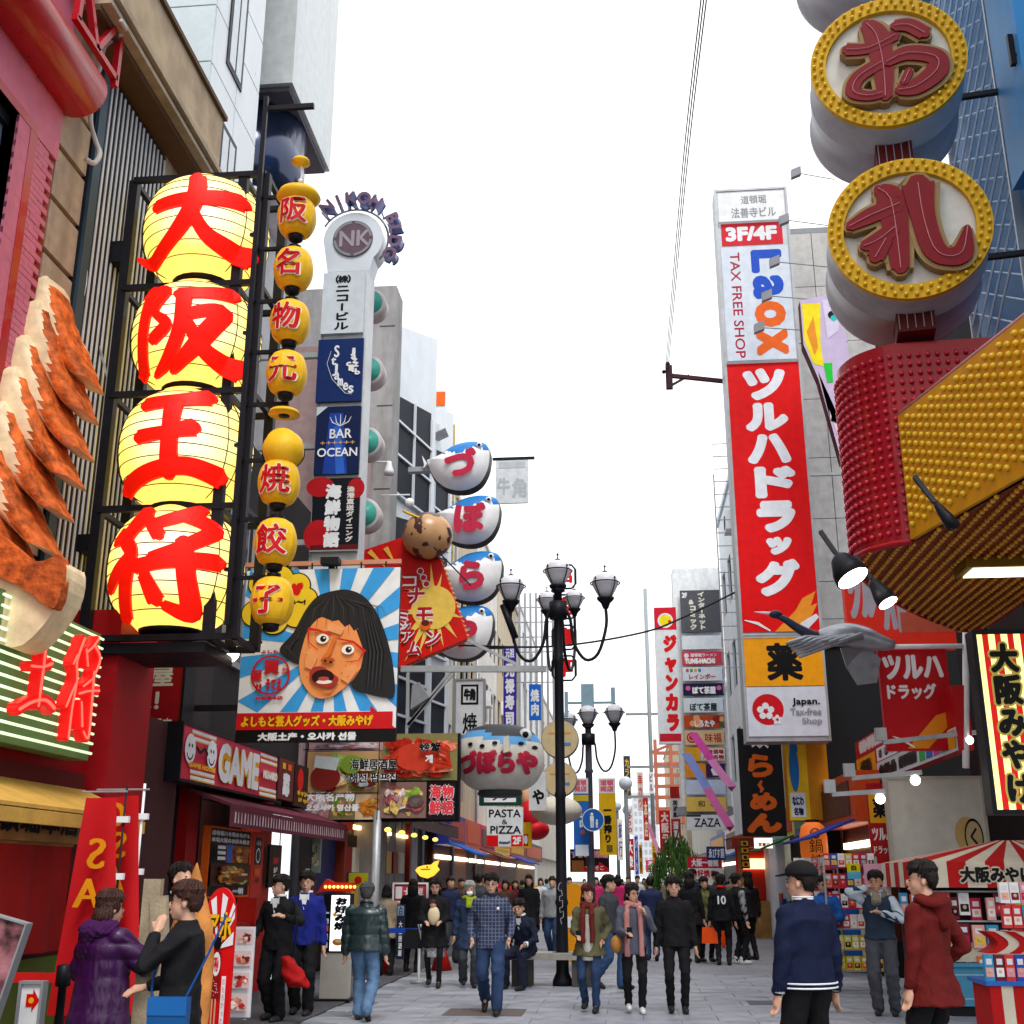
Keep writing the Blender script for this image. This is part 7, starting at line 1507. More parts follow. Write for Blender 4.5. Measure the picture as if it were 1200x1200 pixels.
for x in (-.6, .1, .55): m.box(x - .08, x + .08, -.1, .1, -.6, 3.2, sal)
m.beam((-.8, 0, 2.6), (.7, 0, 3.2), .12, .12, sal); m.put('ladder', t_)
# grey ribbed front left of drug sign
building('mesh_front_building', 'pale building with outside ladders just past the tall drug store sign', 1, 32, 44, W(850, 560, 38).z, mat('pale_blue_wall', (.7, .78, .85), .6, dirt=.3), X=3.9, nwin=5, ww=1.2)
building('right_mid_block', 'grey block beyond the tenant sign tower on the theatre side', 1, 47, 58, W(800, 700, 50).z * .72, whitew, X=4.6, nwin=4)
building('right_far_block', 'pale far block behind the red ramen sign', 1, 58.2, 80, 15, palew, X=4.3, nwin=7)
building('right_end_block', 'hazy end block where the theatre side fades out', 1, 80.2, 120, 13, creamw, X=4.0, nwin=10)
building('ramen_building', 'dark low building carrying the ramen banner', 1, 27.4, 31.9, 7.2, pm('#3c3a3c', .6), X=4.6, nwin=2, z0=3.6)
shops(1, [22, 26.2, 30, 34, 38.5, 44, 51, 60], 4.6, 'across the street from the restaurant, %s past the souvenir racks')
# folding ladder rails (thin rods) on the mesh front
t_ = thing('side_ladder', 'thin steel ladder rails standing out left of the tall drug store sign', 'ladder', (W(858, 700, 27).x, 27, 0)); m = MB()
for x in (-.3, .1): m.box(x - .015, x + .015, -.3, -.27, 6, W(850, 560, 27).z, GALV)
m.put('rail', t_); ru = None
for k in range(18):
 if ru is None: m = MB(); m.box(-.3, .1, -.29, -.275, 0, .02, GALV); ru = m.put('rung', t_, (0, 0, 6.2))
 else: copy_obj(ru, t_, (0, 0, 6.2 + k * .32))
# vertical stack of far signs in the middle of the picture
far = [(731, 886, 739, 936, 62, '#3c4048', '#f0c020', 'カラオケ', 'slim dark sign with yellow characters over the far street'), (733, 944, 742, 978, 58, '#e0dcdc', '#c02850', 'づゆうの', 'slim white sign with pinkish characters below the dark one'), (735, 983, 743, 1020, 56, '#c01820', '#ffffff', '大衆', 'slim red and white sign near the crowd'), (744, 980, 748, 1025, 64, '#3858b8', '#e8e8f0', 'パーク', 'slim blue sign beside the red one'), (749, 990, 753, 1024, 70, '#c8901c', '#3a2a10', '焼肉', 'slim ochre sign, the smallest at the far end'), (747, 905, 754, 950, 66, '#d8c8c0', '#c02830', '串カツ', 'slim cream sign with red characters above the far red one'), (754, 935, 760, 985, 62, '#b83028', '#f0e0c0', '本店', 'slim brick red sign hanging in the far right cluster'), (760, 905, 766, 930, 58, '#e8e8ec', '#303840', 'ビル', 'small white plaque high in the far right cluster'), (764, 985, 770, 1010, 60, '#d8b020', '#802010', '名物', 'small yellow sign by the pale streamer'), (724, 960, 730, 1008, 60, '#e8e4e0', '#284890', '旅行', 'slim white sign left of the dark slim one'), (757, 1008, 768, 1022, 55, '#d83a5c', '#ffffff', 'あま', 'little pink square sign above the far crowd')]
for (a, b, c_, d_, Y_, c1, c2, tx, lab) in far:
 s = Sign('far_sign', lab, 'sign', (a, b, c_, d_), Y=Y_, d=.2, body=pm(c1), group='slim signs far down the street'); s.vtext(tx, .12, .05, .88, .95, pm(c2), .03); s.done()
for i, (px, py, q0) in enumerate(((733, 918, .3), (735, 949, .24), (723, 945, .24))):
 t_ = thing('globe_streetlight', ['highest', 'second', 'third'][i] + ' small globe street light far down the street', 'street lamp', W(px, py, 52 + i * 6)); m = MB(); m.ball((0, 0, 0), q0, pm('#c8d0dc'), 14, 8); m.put('globe', t_); m = MB(); m.tube([(0, 0, -q0), (0, 0, -t_.location.z)], .09, pm('#70757c'), 8); m.put('pole', t_)
s = Sign('end_tower', 'distant pale office tower closing the far end of the street', 'building', (741, 930, 772, 1028), Y=150, d=4, body=mat('hazy_tower', (.6, .62, .66), .8)); 
for r_ in range(10):
 for q_ in range(5): s.rect(.1 + q_ * .17, .05 + r_ * .09, .2 + q_ * .17, .1 + r_ * .09, pm('#a8adb8'))
s.done()
# streamers
for i, (pts, c1, c2, lab) in enumerate(((((812, 862), (826, 882), (842, 905), (858, 925)), '#d850a8', '#e890c8', 'pink streamer ribbon slanting down past the tenant signs'), (((804, 886), (822, 915), (836, 940), (856, 972)), '#8a9ce0', '#e070b0', 'pale blue to pink streamer ribbon before ZAZA'), (((760, 968), (766, 985), (772, 1002)), '#e890b8', '#f0a8c8', 'thin pale pink streamer by the red ramen sign'))):
 Y_ = 36 if i < 2 else 46; t_ = thing('streamer', lab, 'streamer', W(*pts[0], Y_), 0, 'street streamers'); P_ = smooth([W(a, b, Y_) - Vector(t_.location) for a, b in pts], 6); hw_ = .14 if i < 2 else .08; m = MB(); vs = []
 for k, p in enumerate(P_): vs += [(p.x - hw_, p.y - .15, p.z + .05), (p.x + hw_ * .9, p.y, p.z + .1), (p.x, p.y + .2, p.z - .06)]
 kk_ = len(P_) // 2
 m.add(vs, [(3 * k + j, 3 * k + (j + 1) % 3, 3 * k + 3 + (j + 1) % 3, 3 * k + 3 + j) for k in range(len(P_) - 1) for j in range(3)][: 3 * kk_], pm(c1)); m.add(vs, [(3 * k + j, 3 * k + (j + 1) % 3, 3 * k + 3 + (j + 1) % 3, 3 * k + 3 + j) for k in range(kk_, len(P_) - 1) for j in range(3)], pm(c2)); m.put('ribbon', t_)
# red shop cluster under ZAZA
s = Sign('red_white_board', 'red and white board with blossoms over the shop under ZAZA', 'shop sign', (806, 1004, 846, 1030), Y=42, d=.15, body=pm('#c81c34')); s.rect(0, .52, 1, 1, WHITE); s.text('大阪一番館', .1, .08, .9, .45, WHITE, .01); s.text('お好焼き', .1, .58, .8, .92, pm('#c81c34'), .01); s.done()
s = Sign('blue_shop_banner', 'dark blue cloth banner with white characters under ZAZA', 'banner', (828, 992, 850, 1008), Y=41, d=.05, body=pm('#1c3470')); s.text('ゑびす屋', .1, .15, .95, .85, WHITE, .01); s.done()
s = Sign('yellow_menu_column', 'column of yellow and black menu plates beside the ramen shop', 'menu board', (868, 984, 878, 1018), Y=33, d=.1, body=pm('#1c1810')); 
for k in range(4): s.rect(.08, .04 + k * .24, .92, .22 + k * .24, pm('#d8901c')); s.text('麺', .3, .07 + k * .24, .7, .19 + k * .24, BLACK, .02)
s.done()
s = Sign('lit_white_sign', 'small lit white and yellow sign under the ramen banner', 'shop sign', (884, 982, 905, 994), Y=31, d=.1, body=glow('lit_pale', (1, .95, .75), .9)); s.text('営業中', .2, .45, .85, .85, pm('#c85018'), .01); s.done()
t_ = thing('wooden_kiosk', 'wooden and red kiosk glowing with lamps behind the group of shoppers', 'kiosk', (W(905, 1060, 36).x, 36, 0)); m = MB(); m.box(-.9, .9, -.1, 1.6, 0, 1.0, wood); m.put('counter', t_); m = MB(); m.box(-1.1, 1.1, -.5, 1.6, 2.5, 2.75, pm('#8a2a14')); m.prism([(-1.2, 2.75), (0, 3.1), (1.2, 2.75)], -.5, 1.6, pm('#a05028')); m.put('roof', t_); m = MB(); m.box(-.9, .9, .8, .9, 1.0, 2.5, pm('#c03018')); m.put('back_wall', t_); m = MB(); m.box(-.7, .7, .7, .76, 1.9, 2.2, glow('kiosk_light', (1, .5, .25), 1.8)); m.put('light', t_); m = MB(); m.box(-.9, -.8, -.1, 0, 1.0, 2.5, wood); m.put('post', t_)
# ------------------------------------------------------------------ willow
t_ = thing('willow_tree', 'small drooping green street tree before the far red signs', 'tree', (W(793, 1050, 44).x, 44, 0)); tz = W(793, 975, 44).z; rw = random.Random(9)
m = MB(); bark = mat('bark', (.08, .06, .045), .9, bump=.4)
m.tube([(0, 0, 0), (.05, 0, 1.2), (0, .05, 2.4), (.02, 0, tz - .3)], [.09, .07, .06, .03], bark, 8); tr = m.put('trunk', t_)
m = MB()
for k in range(7): a = k * .9; m.tube([(0, 0, 1.6 + k * .2), (.35 * cos(a), .35 * sin(a), 2.2 + k * .22), (.55 * cos(a), .55 * sin(a), 2.3 + k * .2)], [.03, .02, .008], bark, 5)
m.put('limb', t_)
lf1, lf2 = mat('leaf_dark', (.035, .09, .02), .6, var=.4), mat('leaf_light', (.09, .19, .04), .6, var=.4); m1, m2 = MB(), MB()
for k in range(230):
 a = rw.uniform(0, 6.3); r_ = 1.0 * rw.random() ** .5 * (1 + .25 * sin(3 * a)); x, y = r_ * cos(a), r_ * sin(a) * .8; z = tz - .1 - 1.1 * (r_ ** 2) + rw.uniform(-.5, .15); L_ = rw.uniform(.4, 1.1); mm = m1 if rw.random() < .55 else m2; mt = lf1 if mm is m1 else lf2
 for j in range(12):
  zz_ = z - L_ * j / 12; dx, dy = rw.uniform(-.06, .06), rw.uniform(-.06, .06); q_ = rw.uniform(.03, .06)
  mm.add([(x + dx, y + dy, zz_), (x + dx + q_, y + dy + .02, zz_ - .07), (x + dx + .01, y + dy - .02, zz_ - .17)], [(0, 1, 2)], mt)
cr_ = m1.put('crown', t_); m2.put('crown_pale_leaf', cr_)  # paler leaves, mixed at random through the crown
# ------------------------------------------------------------------ street lamps
def globe(m_g, m_b, c, r):
 x, y, z = c
 m_g.lathe([(r * .45, z - r * .95), (r * .75, z - r * .4), (r * .97, z + r * .05), (r, z + r * .2), (r * .9, z + r * .55), (r * .6, z + r * .88), (r * .2, z + r * 1.02)], mat('frosted_globe', (.62, .62, .68), .3, var=.04), c=(x, y, 0), n=28)
 m_b.tube([(x + r * 1.1 * cos(t * pi / 12), y + r * 1.1 * sin(t * pi / 12), z + r * .18) for t in range(25)], r * .05, STEEL, 5, False)
 for k in range(4):
  a = k * pi / 2 + .8; m_b.tube([(x + rr * cos(a), y + rr * sin(a), z + zz_) for rr, zz_ in ((r * .5, -r * .98), (r * .82, -r * .4), (r * 1.04, r * .1), (r * 1.03, r * .3), (r * .98, r * .5))], r * .04, STEEL, 5)
  m_b.ball((x + r * 1.03 * cos(a), y + r * 1.03 * sin(a), z + r * .45), r * .07, STEEL, 6, 5, (1, 1, 1.8))
 m_b.lathe([(r * .2, z - r * 1.75), (r * .35, z - r * 1.35), (r * .62, z - r * 1.08), (r * .66, z - r * .92), (r * .46, z - r * .9)], STEEL, c=(x, y, 0), n=18)
 m_b.lathe([(r * .24, z + r * 1.0), (r * .2, z + r * 1.1), (r * .05, z + r * 1.16), (r * .04, z + r * 1.4), (r * .11, z + r * 1.44), (r * .02, z + r * 1.6)], STEEL, c=(x, y, 0), n=10)
def lamp(name, lab, loc, top, specs, r, pr, col):
 t_ = thing(name, lab, 'street lamp', loc); m = MB(); prof = [(pr * 2.0, 0), (pr * 1.9, .08), (pr * 1.25, .2), (pr * 1.1, 1.2), (pr * 1.35, 1.25), (pr * 1.1, 1.32), (pr, 2.9), (pr * 1.25, 2.95), (pr, 3.02), (pr * .95, top - 1.6), (pr * 1.3, top - 1.55), (pr * .95, top - 1.48), (pr * .85, top - .35), (pr * 1.6, top - .32), (pr * .6, top - .2)]
 m.lathe(prof, col, n=20); m.put('post', t_)
 for (dx, dy, dz) in specs:
  r0 = r; r = r0 * (.78 if dy > 1 else 1); g_, b_ = MB(), MB(); globe(g_, b_, (dx, dy, top + dz), r); gg = g_.put('globe', t_); b_.put('globe_cage', gg)
  if dx or dy:
   a_ = MB(); za = top - .62; zb_ = top + dz - r * 1.7; za = min(za, zb_ + .35); P_ = [(dx * .12, dy * .12, za), (dx * .25, dy * .25, za - .2), (dx * .32, dy * .32, za - .62), (dx * .55, dy * .55, za - .92), (dx * .82, dy * .82, za - .82), (dx, dy, za - .35), (dx, dy, zb_)]
   a_.tube(smooth(P_, 4), .028, STEEL, 8); a_.put('arm', t_)
  r = r0
 m = MB(); m.lathe([(pr * 1.9, top - .82), (pr * 1.9, top - .52)], STEEL, n=16); m.put('collar', t_)
 return t_
lc = WG(658, 1153); ltop = W(654, 672, 19.94).z
L1 = lamp('street_lamp', 'tall black street lamp with five frosted globes rising through the bench', (-1.07, 19.94, 0), ltop, [(0, 0, 0), (-.83, 0, -.26), (.83, 0, -.24), (W(641, 705, 21.5).x + 1.07, 1.56, W(641, 705, 21.5).z - ltop), (W(673, 703, 21.5).x + 1.07, 1.56, W(673, 703, 21.5).z - ltop)], .235, .082, STEEL)
m = MB(); m.tube([(-1.07 + .0, 0, 0)] * 2, .001, WHITE, 3) if False else None
s_ = [(0, .06), (-.03, .04), (-.05, -.02), (-.03, -.06), (0, -.05), (.02, -.12), (-.03, -.14), (-.03, -.2), (.02, -.19), (.02, -.28), (-.03, -.3), (-.02, -.36), (.03, -.34), (.03, -.42), (-.02, -.45), (0, -.52)]
m = MB(); m.tube([(x, -.108, 1.5 + z * 1.1) for x, z in s_], .006, pm('#b8b8b8'), 4); m.put('scribble', L1)
m = MB(); m.tube([(-.75, -.03, ltop - 1.15), (-.97, -.03, ltop - .55)], .06, STEEL, 8); m.put('cable_bundle', L1)
bn = thing('street_bench', 'low concrete slab bench wrapped round the foot of the lamp post', 'bench', (-1.07, 19.9, 0)); stone = mat('bench_stone', (.34, .33, .3), .8, var=.15, scale=9, bump=.3, dirt=.3)
m = MB(); x0, x1 = W(590, 1125, 19.6).x + 1.07, W(700, 1125, 19.6).x + 1.07; m.box(x0, -.16, -.28, .3, .40, .5, stone); m.box(.16, x1, -.28, .3, .40, .5, stone); m.box(-.159, .159, -.28, -.13, .401, .499, stone); m.box(-.159, .159, .14, .3, .401, .499, stone); m.put('seat', bn)
for x in (x0 + .28, x1 - .25): m = MB(); m.box(x - .16, x + .16, -.22, .24, .0, .4, mat('bench_leg_dark', (.08, .075, .07), .8, dirt=.3)); m.put('leg', bn)
c = W(721, 700, 34); 
L2 = lamp('street_lamp', 'second street lamp with two visible globes and a pale camera mast further down', (W(693, 1050, 33).x, 33, 0), W(692, 838, 33).z, [(0, 0, 0), (.74, 0, .02), (-.6, .6, -.1)], .27, .1, pm('#4a4c55'))
m = MB(); T2 = W(692, 802, 33).z; m.box(-.18, .18, -.1, .1, W(692, 845, 33).z + .4, T2, pm('#8aa8b8')); m.box(-.65, .75, -.03, .03, T2 - .55, T2 - .49, pm('#7a9aa4')); m.box(.66, .78, -.05, .05, T2 - 1.1, T2 - .1, pm('#8aa8b8')); m.box(-.65, -.55, -.05, .05, T2 - .9, T2 - .2, pm('#8aa8b8')); m.put('camera_mast', L2)
Z = 32.6
s = Sign('blue_lamp_banner', 'blue festival banner hanging on the second street lamp', 'banner', (672, 912, 690, 1003), Y=Z, d=.04, body=pm('#2468c0')); s.rect(0, 0, 1, .2, pm('#d8dce4')); s.text('道頓', .1, .02, .9, .1, pm('#d86070'), .02); s.text('商店', .1, .1, .9, .18, pm('#d86070'), .02); s.rect(0, .22, 1, .3, pm('#c8b420')); s.vtext('ED', .4, .4, .7, .65, WHITE, .03); s.circ(.6, .7, .15, pm('#d86040')); s.rect(.1, .86, .95, 1, pm('#d8e4f0')); s.done()
s = Sign('yellow_lamp_banner', 'yellow beer banner reading 一番搾り on the second street lamp', 'banner', (702, 912, 722, 1002), Y=Z, d=.04, body=pm('#dcae08')); s.rect(0, 0, 1, .2, pm('#d8dce4')); s.text('道頓', .1, .02, .9, .1, pm('#d86070'), .02); s.text('商店', .1, .1, .9, .18, pm('#d86070'), .02); s.vtext('一番搾り', .25, .36, .75, .85, BLACK, .03); s.rect(.4, .87, .75, .96, pm('#6a5a20')); s.done()
t_ = thing('pedestrian_sign', 'round blue sign with white figures of an adult and child on the second street lamp', 'road sign', W(695, 961, Z - .3)); R = .29; m = MB(); m.lathe([(R, -.02), (R, .02)], pm('#1c60b0'), n=32, axis='y', smooth=False); m.put('disc', t_)
m = MB(); wt2 = WHITE; m.tube([(R * 1.0 * cos(k * pi / 16), -.022, R * sin(k * pi / 16)) for k in range(33)], .012, wt2, 5, False); m.ball((-.03, -.025, .15), .04, wt2, 10, 6, (1, .2, 1)); m.box(-.08, .02, -.03, -.022, -.02, .11, wt2); m.box(-.07, -.035, -.03, -.022, -.2, -.02, wt2); m.box(-.02, .015, -.03, -.022, -.2, -.02, wt2); m.ball((.1, -.025, -.01), .028, wt2, 10, 6, (1, .2, 1)); m.box(.07, .13, -.03, -.022, -.12, -.04, wt2); m.box(.075, .095, -.03, -.022, -.2, -.12, wt2); m.box(.105, .125, -.03, -.022, -.2, -.12, wt2); o = m.put('pictogram', t_); o['kind'] = 'stuff'
s = Sign('black_sale_banner', 'black banner with pink white lettering and a red arrow below the lamp banners', 'banner', (668, 995, 714, 1022), Y=35, d=.06, body=pm('#181014')); s.text('すごい道頓堀', .03, .05, .97, .4, pm('#e87890'), .004, out=WHITE, outb=.012); s.poly([(.35, .95), (.35, .75), (.7, .75), (.75, .55), (.98, .85), (.98, .95)], RED); s.text('すぐそこ', .4, .72, .85, .92, WHITE, .004); s.rect(.05, .5, .35, .95, pm('#a0602c')); s.done()
t_ = thing('yellow_booth', 'rounded yellow and white phone booth panel behind the lamp post', 'booth', (W(673, 1100, 23).x, 23, 0)); m = MB(); pts = [(-.24, .15), (.24, .15)] + [(.24 * cos(pi * k / 10), 1.3 + .24 * sin(pi * k / 10)) for k in range(11)]; m.prism(pts, 0, .3, pm('#e0920c')); m.put('panel', t_); m = MB(); m.box(-.25, .25, -.01, .31, .75, .95, WHITE); m.put('white_band', t_)
# cables
def cable(lab, P_, r, nm='overhead_cable', n=8):
 m = MB(); m.tube(smooth(P_, n), r, mat('cable_black', (.012, .012, .015), .6), 5); return tag(m.put(nm), lab, 'cable', 'overhead cables')
cable('thick black cable sagging across the street behind the lamp globes', [W(470, 752, 24), W(560, 757, 24), W(655, 757, 24), W(750, 742, 24.5), W(800, 724, 25), W(862, 694, 25.5)], .022)
for k in range(3): cable('thin overhead wire rising steeply, ' + ['the outermost', 'the middle', 'the innermost'][k] + ' of three beside the sky gap', [W(829 - k * 3.2, -10, 10), W(803 - k * 2.4, 215, 14.5 + k * .1), W(783 - k * 1.5, 432, 26)], .008)
t_ = thing('wire_bracket', 'dark red steel wall bracket holding the overhead wires', 'bracket', W(783, 440, 26)); e = W(850, 447, 26) - Vector(t_.location); m = MB(); m.beam((0, 0, 0), e, .09, .09, pm('#4a2028')); m.box(-.06, .1, -.06, .06, -.35, .25, pm('#3a1c24')); m.beam((0, 0, -.3), (.5, 0, -.02), .05, .05, pm('#4a2028')); m.put('arm', t_); m = MB(); m.ball((.0, 0, .3), .06, STEEL, 8, 6); m.ball((-.1, 0, .1), .05, STEEL, 8, 6); o = m.put('insulator', t_); o['kind'] = 'stuff'
t_ = thing('utility_pole', 'thin pale utility pole with wires and cross bars far down the street', 'utility pole', (W(765, 950, 60).x, 60, 0)); m = MB(); m.tube([(0, 0, 0), (0, 0, W(765, 690, 60).z)], .1, pm('#8f979c'), 8); m.put('pole', t_)
m = MB()
for z in (W(765, 838, 60).z, W(765, 900, 60).z, W(765, 935, 60).z): m.box(-1.2, 2.6, -.06, .06, z, z + .12, GREY)
m.put('cross_bar', t_)
# ================================================================== PEOPLE
def ik(a, b, l1, l2, pole):
 d = b - a; L = d.length
 if L > (l1 + l2) * .999: b = a + d * ((l1 + l2) * .999 / L); d = b - a; L = d.length
 x = (l1 * l1 - l2 * l2 + L * L) / (2 * L); h = sqrt(max(0, l1 * l1 - x * x)); u = d / L; p = pole - u * pole.dot(u)
 if p.length < 1e-5: p = Vector((0, -1, 0)) - u * Vector((0, -1, 0)).dot(u)
 return a + u * x + p.normalized() * h, b
def capsule(mb, a, b, ra, rb, m, n=12):
 a = Vector(a); b = Vector(b); d = b - a
 if d.length < 1e-6: d = Vector((0, 0, 1e-4))
 d.normalize()
 P_ = [a - d * ra * .98, a - d * ra * .8, a - d * ra * .45, a, b, b + d * rb * .45, b + d * rb * .8, b + d * rb * .98]
 mb.tube(P_, [ra * .12, ra * .6, ra * .9, ra, rb, rb * .9, rb * .6, rb * .12], m, n)
def loft(mb, rings, m, n=24, T=None, sq=.9):
 vs = []
 for (z, rx, ry, cy) in rings:
  for j in range(n):
   a = 2 * pi * j / n; c, s_ = cos(a), sin(a)
   v = Vector((rx * abs(c) ** sq * (1 if c > 0 else -1), cy + ry * abs(s_) ** sq * (1 if s_ > 0 else -1), z))
   vs.append(T(v) if T else v)
 k = len(rings)
 mb.add(vs, [(i * n + j, i * n + (j + 1) % n, (i + 1) * n + (j + 1) % n, (i + 1) * n + j) for i in range(k - 1) for j in range(n)] + [tuple(range(n))[::-1], tuple((k - 1) * n + j for j in range(n))], m, True)
def remesh(mb, vox, sm=3, dec=1.0, disp=None, name='x'):
 me = bpy.data.meshes.new(name); me.from_pydata(mb.v, [], mb.f); o = bpy.data.objects.new(name, me)
 r_ = o.modifiers.new('r', 'REMESH'); r_.mode = 'VOXEL'; r_.voxel_size = vox; r_.adaptivity = 0
 if sm: q = o.modifiers.new('s', 'SMOOTH'); q.iterations = sm; q.factor = .5
 if dec < 1: q = o.modifiers.new('d', 'DECIMATE'); q.ratio = dec
 e = _eval(o); _TS.collection.objects.unlink(o); bpy.data.objects.remove(o); bpy.data.meshes.remove(me)
 if disp:
  n = len(e.vertices); a = np.zeros(n * 3); e.vertices.foreach_get('co', a); a = a.reshape(-1, 3); nn = np.zeros(n * 3); e.vertices.foreach_get('normal', nn); nn = nn.reshape(-1, 3)
  a += nn * disp(a[:, 0], a[:, 1], a[:, 2])[:, None]; e.vertices.foreach_set('co', a.ravel())
 e.polygons.foreach_set('use_smooth', [True] * len(e.polygons)); e.materials.clear(); e.materials.append(mb.ms[0]); e.update(); return e
def wr(amp=.006, seed=0):
 def f(x, y, z):
  a = np.abs(np.sin(19 * z + 7 * x + 3 * np.sin(9 * y + 5 * x + seed) + seed)); b = np.abs(np.sin(11 * z - 15 * x + 4 * np.sin(7 * z + seed) + 9 * y))
  return amp * (1.1 - 1.6 * a ** .5 + .9 - 1.2 * b ** .6 + .3 * np.sin(47 * z + 20 * x))
 return f
def quilt(amp=.018, k=58):
 return lambda x, y, z: amp * (np.abs(np.sin(z * k * .5)) ** .5 - .6) + .003 * np.sin(30 * x + 20 * y)
SKINS = [mat('skin_light', (.56, .32, .22), .5, var=.06, spec=.35), mat('skin_tan', (.45, .24, .15), .5, var=.06, spec=.35)]
HAIRM = mat('hair_black', (.012, .009, .008), .38, var=.3, scale=30, bump=.5, bscale=90); HAIRB = mat('hair_brown', (.045, .018, .014), .4, var=.3, scale=30, bump=.5, bscale=90); HAIRG = mat('hair_grey', (.3, .3, .3), .5, var=.3, scale=30, bump=.4, bscale=90)
def cloth(name, c, rough=.8, **k): return mat('cloth_' + name, c, rough, var=k.pop('var', .18), scale=k.pop('scale', 9), bump=k.pop('bump', .22), bscale=k.pop('bscale', 90), **k)
def putmesh(me, name, parent): me.name = name; o = bpy.data.objects.new(name, me); COL.objects.link(o); o.parent = parent; return o
def person(label, loc, H, rz=0, group=None, lod=0, skin=0, top=None, topk='jacket', hem=.82, puff=0, bot=None, botk='trousers', shoe=None, hair='short', hairm=None, headyaw=0, headpitch=0, lean=0, twist=0,
  hl=None, hr=None, step=0, feet=None, pel=None, extras=(), wide=1.0, collar=None, shirt=None, cuffskin=True, sleeve=None, capped=False, poleL=None, poleR=None, amp=.0075):
 s_ = H / 1.70; t_ = thing('person', label, 'person', loc, rz, group); V = Vector
 pz = pel if pel is not None else .93; dz = pz - .93; cl_, sl_ = cos(lean), sin(lean); ct, st_ = cos(twist), sin(twist)
 def T(v):      # torso transform about the pelvis
  v = V(v); z = v.z - .93; x = v.x * ct - v.y * st_ * 1; y = v.x * st_ + v.y * ct
  f = min(1, max(0, z / .15 + .3))
  return V((x, y * cl_ - z * sl_ * f if z > 0 else y, (z * cl_ + y * sl_ * .6 if z > 0 else z) + pz)) * s_
 nk_, hd = V((0, .02, 1.44)), V((0, -.012, 1.565)); hy, hp = headyaw, headpitch
 Rh = Matrix.Rotation(hy, 3, 'Z') @ Matrix.Rotation(hp, 3, 'X')
 def Hd(v): return T(hd) + (Rh @ V(v)) * s_
 sk = SKINS[skin]; feet = feet or ([(.10, 0, 0), (-.10, 0, 0)] if not step else [(.09, -.24 * step, 0), (-.09, .30 * step, .10 * abs(step))])
 legs = []
 for i, sx in enumerate((1, -1)):
  hip = V((sx * .09, 0, .90 + dz)) * s_; an = V((feet[i][0], feet[i][1] + .02, .085 + feet[i][2])) * s_
  kn, an = ik(hip, an, .43 * s_, .42 * s_, V((sx * .12, -1, 0))); legs.append((hip, kn, an))
 arms = []
 for i, (sx, tg) in enumerate(((1, hl), (-1, hr))):
  sh = T((sx * .172 * wide, .015, 1.345)); tg = V(tg) * s_ if tg else sh + V((sx * .08, -.04, -.53)) * s_
  pole = (poleL, poleR)[i] or (sx * .5, .9, -.3); el, hn = ik(sh, tg, .285 * s_, .255 * s_, V(pole)); arms.append((sh, el, hn))
 # ---- body: one continuous surface
 b = MB(); q = s_
 loft(b, [(.86, .10, .08, 0), (.92, .15, .10, 0), (1.0, .145, .095, 0), (1.08, .125, .085, 0), (1.2, .145, .095, 0), (1.31, .16, .10, .005), (1.36, .14, .085, .01), (1.41, .07, .06, .015)], sk, 20, T)
 capsule(b, T(nk_ + V((0, .0, -.04))), Hd((0, .02, -.06)), .055 * q, .05 * q, sk)
 def hb(c, r): 
  m0 = MB(); m0.ball((0, 0, 0), 1, sk, 18, 12, r); b.add([Hd(V(c) + V(v)) for v in m0.v], m0.f, sk, True)
 hb((0, .01, .035), (.076, .094, .088)); hb((0, -.02, -.03), (.064, .07, .085)); hb((0, -.045, -.085), (.038, .04, .03)); 
 hb((0, -.098, -.015), (.012, .018, .026)); hb((0, -.092, -.062), (.022, .012, .009)); hb((.079, .01, -.01), (.012, .018, .03)); hb((-.079, .01, -.01), (.012, .018, .03))
 for (hip, kn, an) in legs: capsule(b, hip, kn, .062 * q, .036 * q, sk); capsule(b, kn, an, .036 * q, .026 * q, sk); capsule(b, an, an + V((0, -.09, -.045)) * q, .026 * q, .02 * q, sk)
 for i, (sh, el, hn) in enumerate(arms):
  capsule(b, sh, el, .046 * q, .037 * q, sk); capsule(b, el, hn, .036 * q, .026 * q, sk)
  if lod < 2:
   d = (hn - el).normalized(); side = V((1, 0, 0)) - d * d.x; side = side.normalized() if side.length > .2 else V((0, 0, 1)); nrm = d.cross(side)
   inw = -1 if i == 0 else 1; fr = V((0, -1, 0)) - d * d.dot(V((0, -1, 0))); fr = fr.normalized() if fr.length > .2 else side
   pc = hn + d * .05 * q; a_ = fr
   for k, (o_, L_) in enumerate(((-.027, .062), (-.009, .072), (.009, .068), (.027, .052))):
    p0 = hn + d * .075 * q + a_ * (-o_) * q; p1 = p0 + d * L_ * .55 * q + d.cross(a_) * inw * .008 * q; p2 = p1 + d * L_ * .5 * q + d.cross(a_) * inw * .022 * q
    capsule(b, p0 - d * .05 * q, p0, .0125 * q, .011 * q, sk, 8); capsule(b, p0, p1, .0105 * q, .0095 * q, sk, 8); capsule(b, p1, p2, .0095 * q, .0082 * q, sk, 8)
   th = hn + d * .03 * q + a_ * .03 * q; capsule(b, hn + d * .02 * q, th, .016 * q, .013 * q, sk, 8); capsule(b, th, th + (d * .035 + a_ * .022) * q, .0125 * q, .0095 * q, sk, 8)
   capsule(b, hn + d * .015 * q, hn + d * .07 * q, .024 * q, .03 * q, sk, 10)
  else: capsule(b, hn, hn + (hn - el).normalized() * .11 * q, .03 * q, .022 * q, sk, 8)
 vox = (.0085, .011, .018)[lod]; putmesh(remesh(b, vox, 2, (.35, .4, .6)[lod]), 'body', t_)
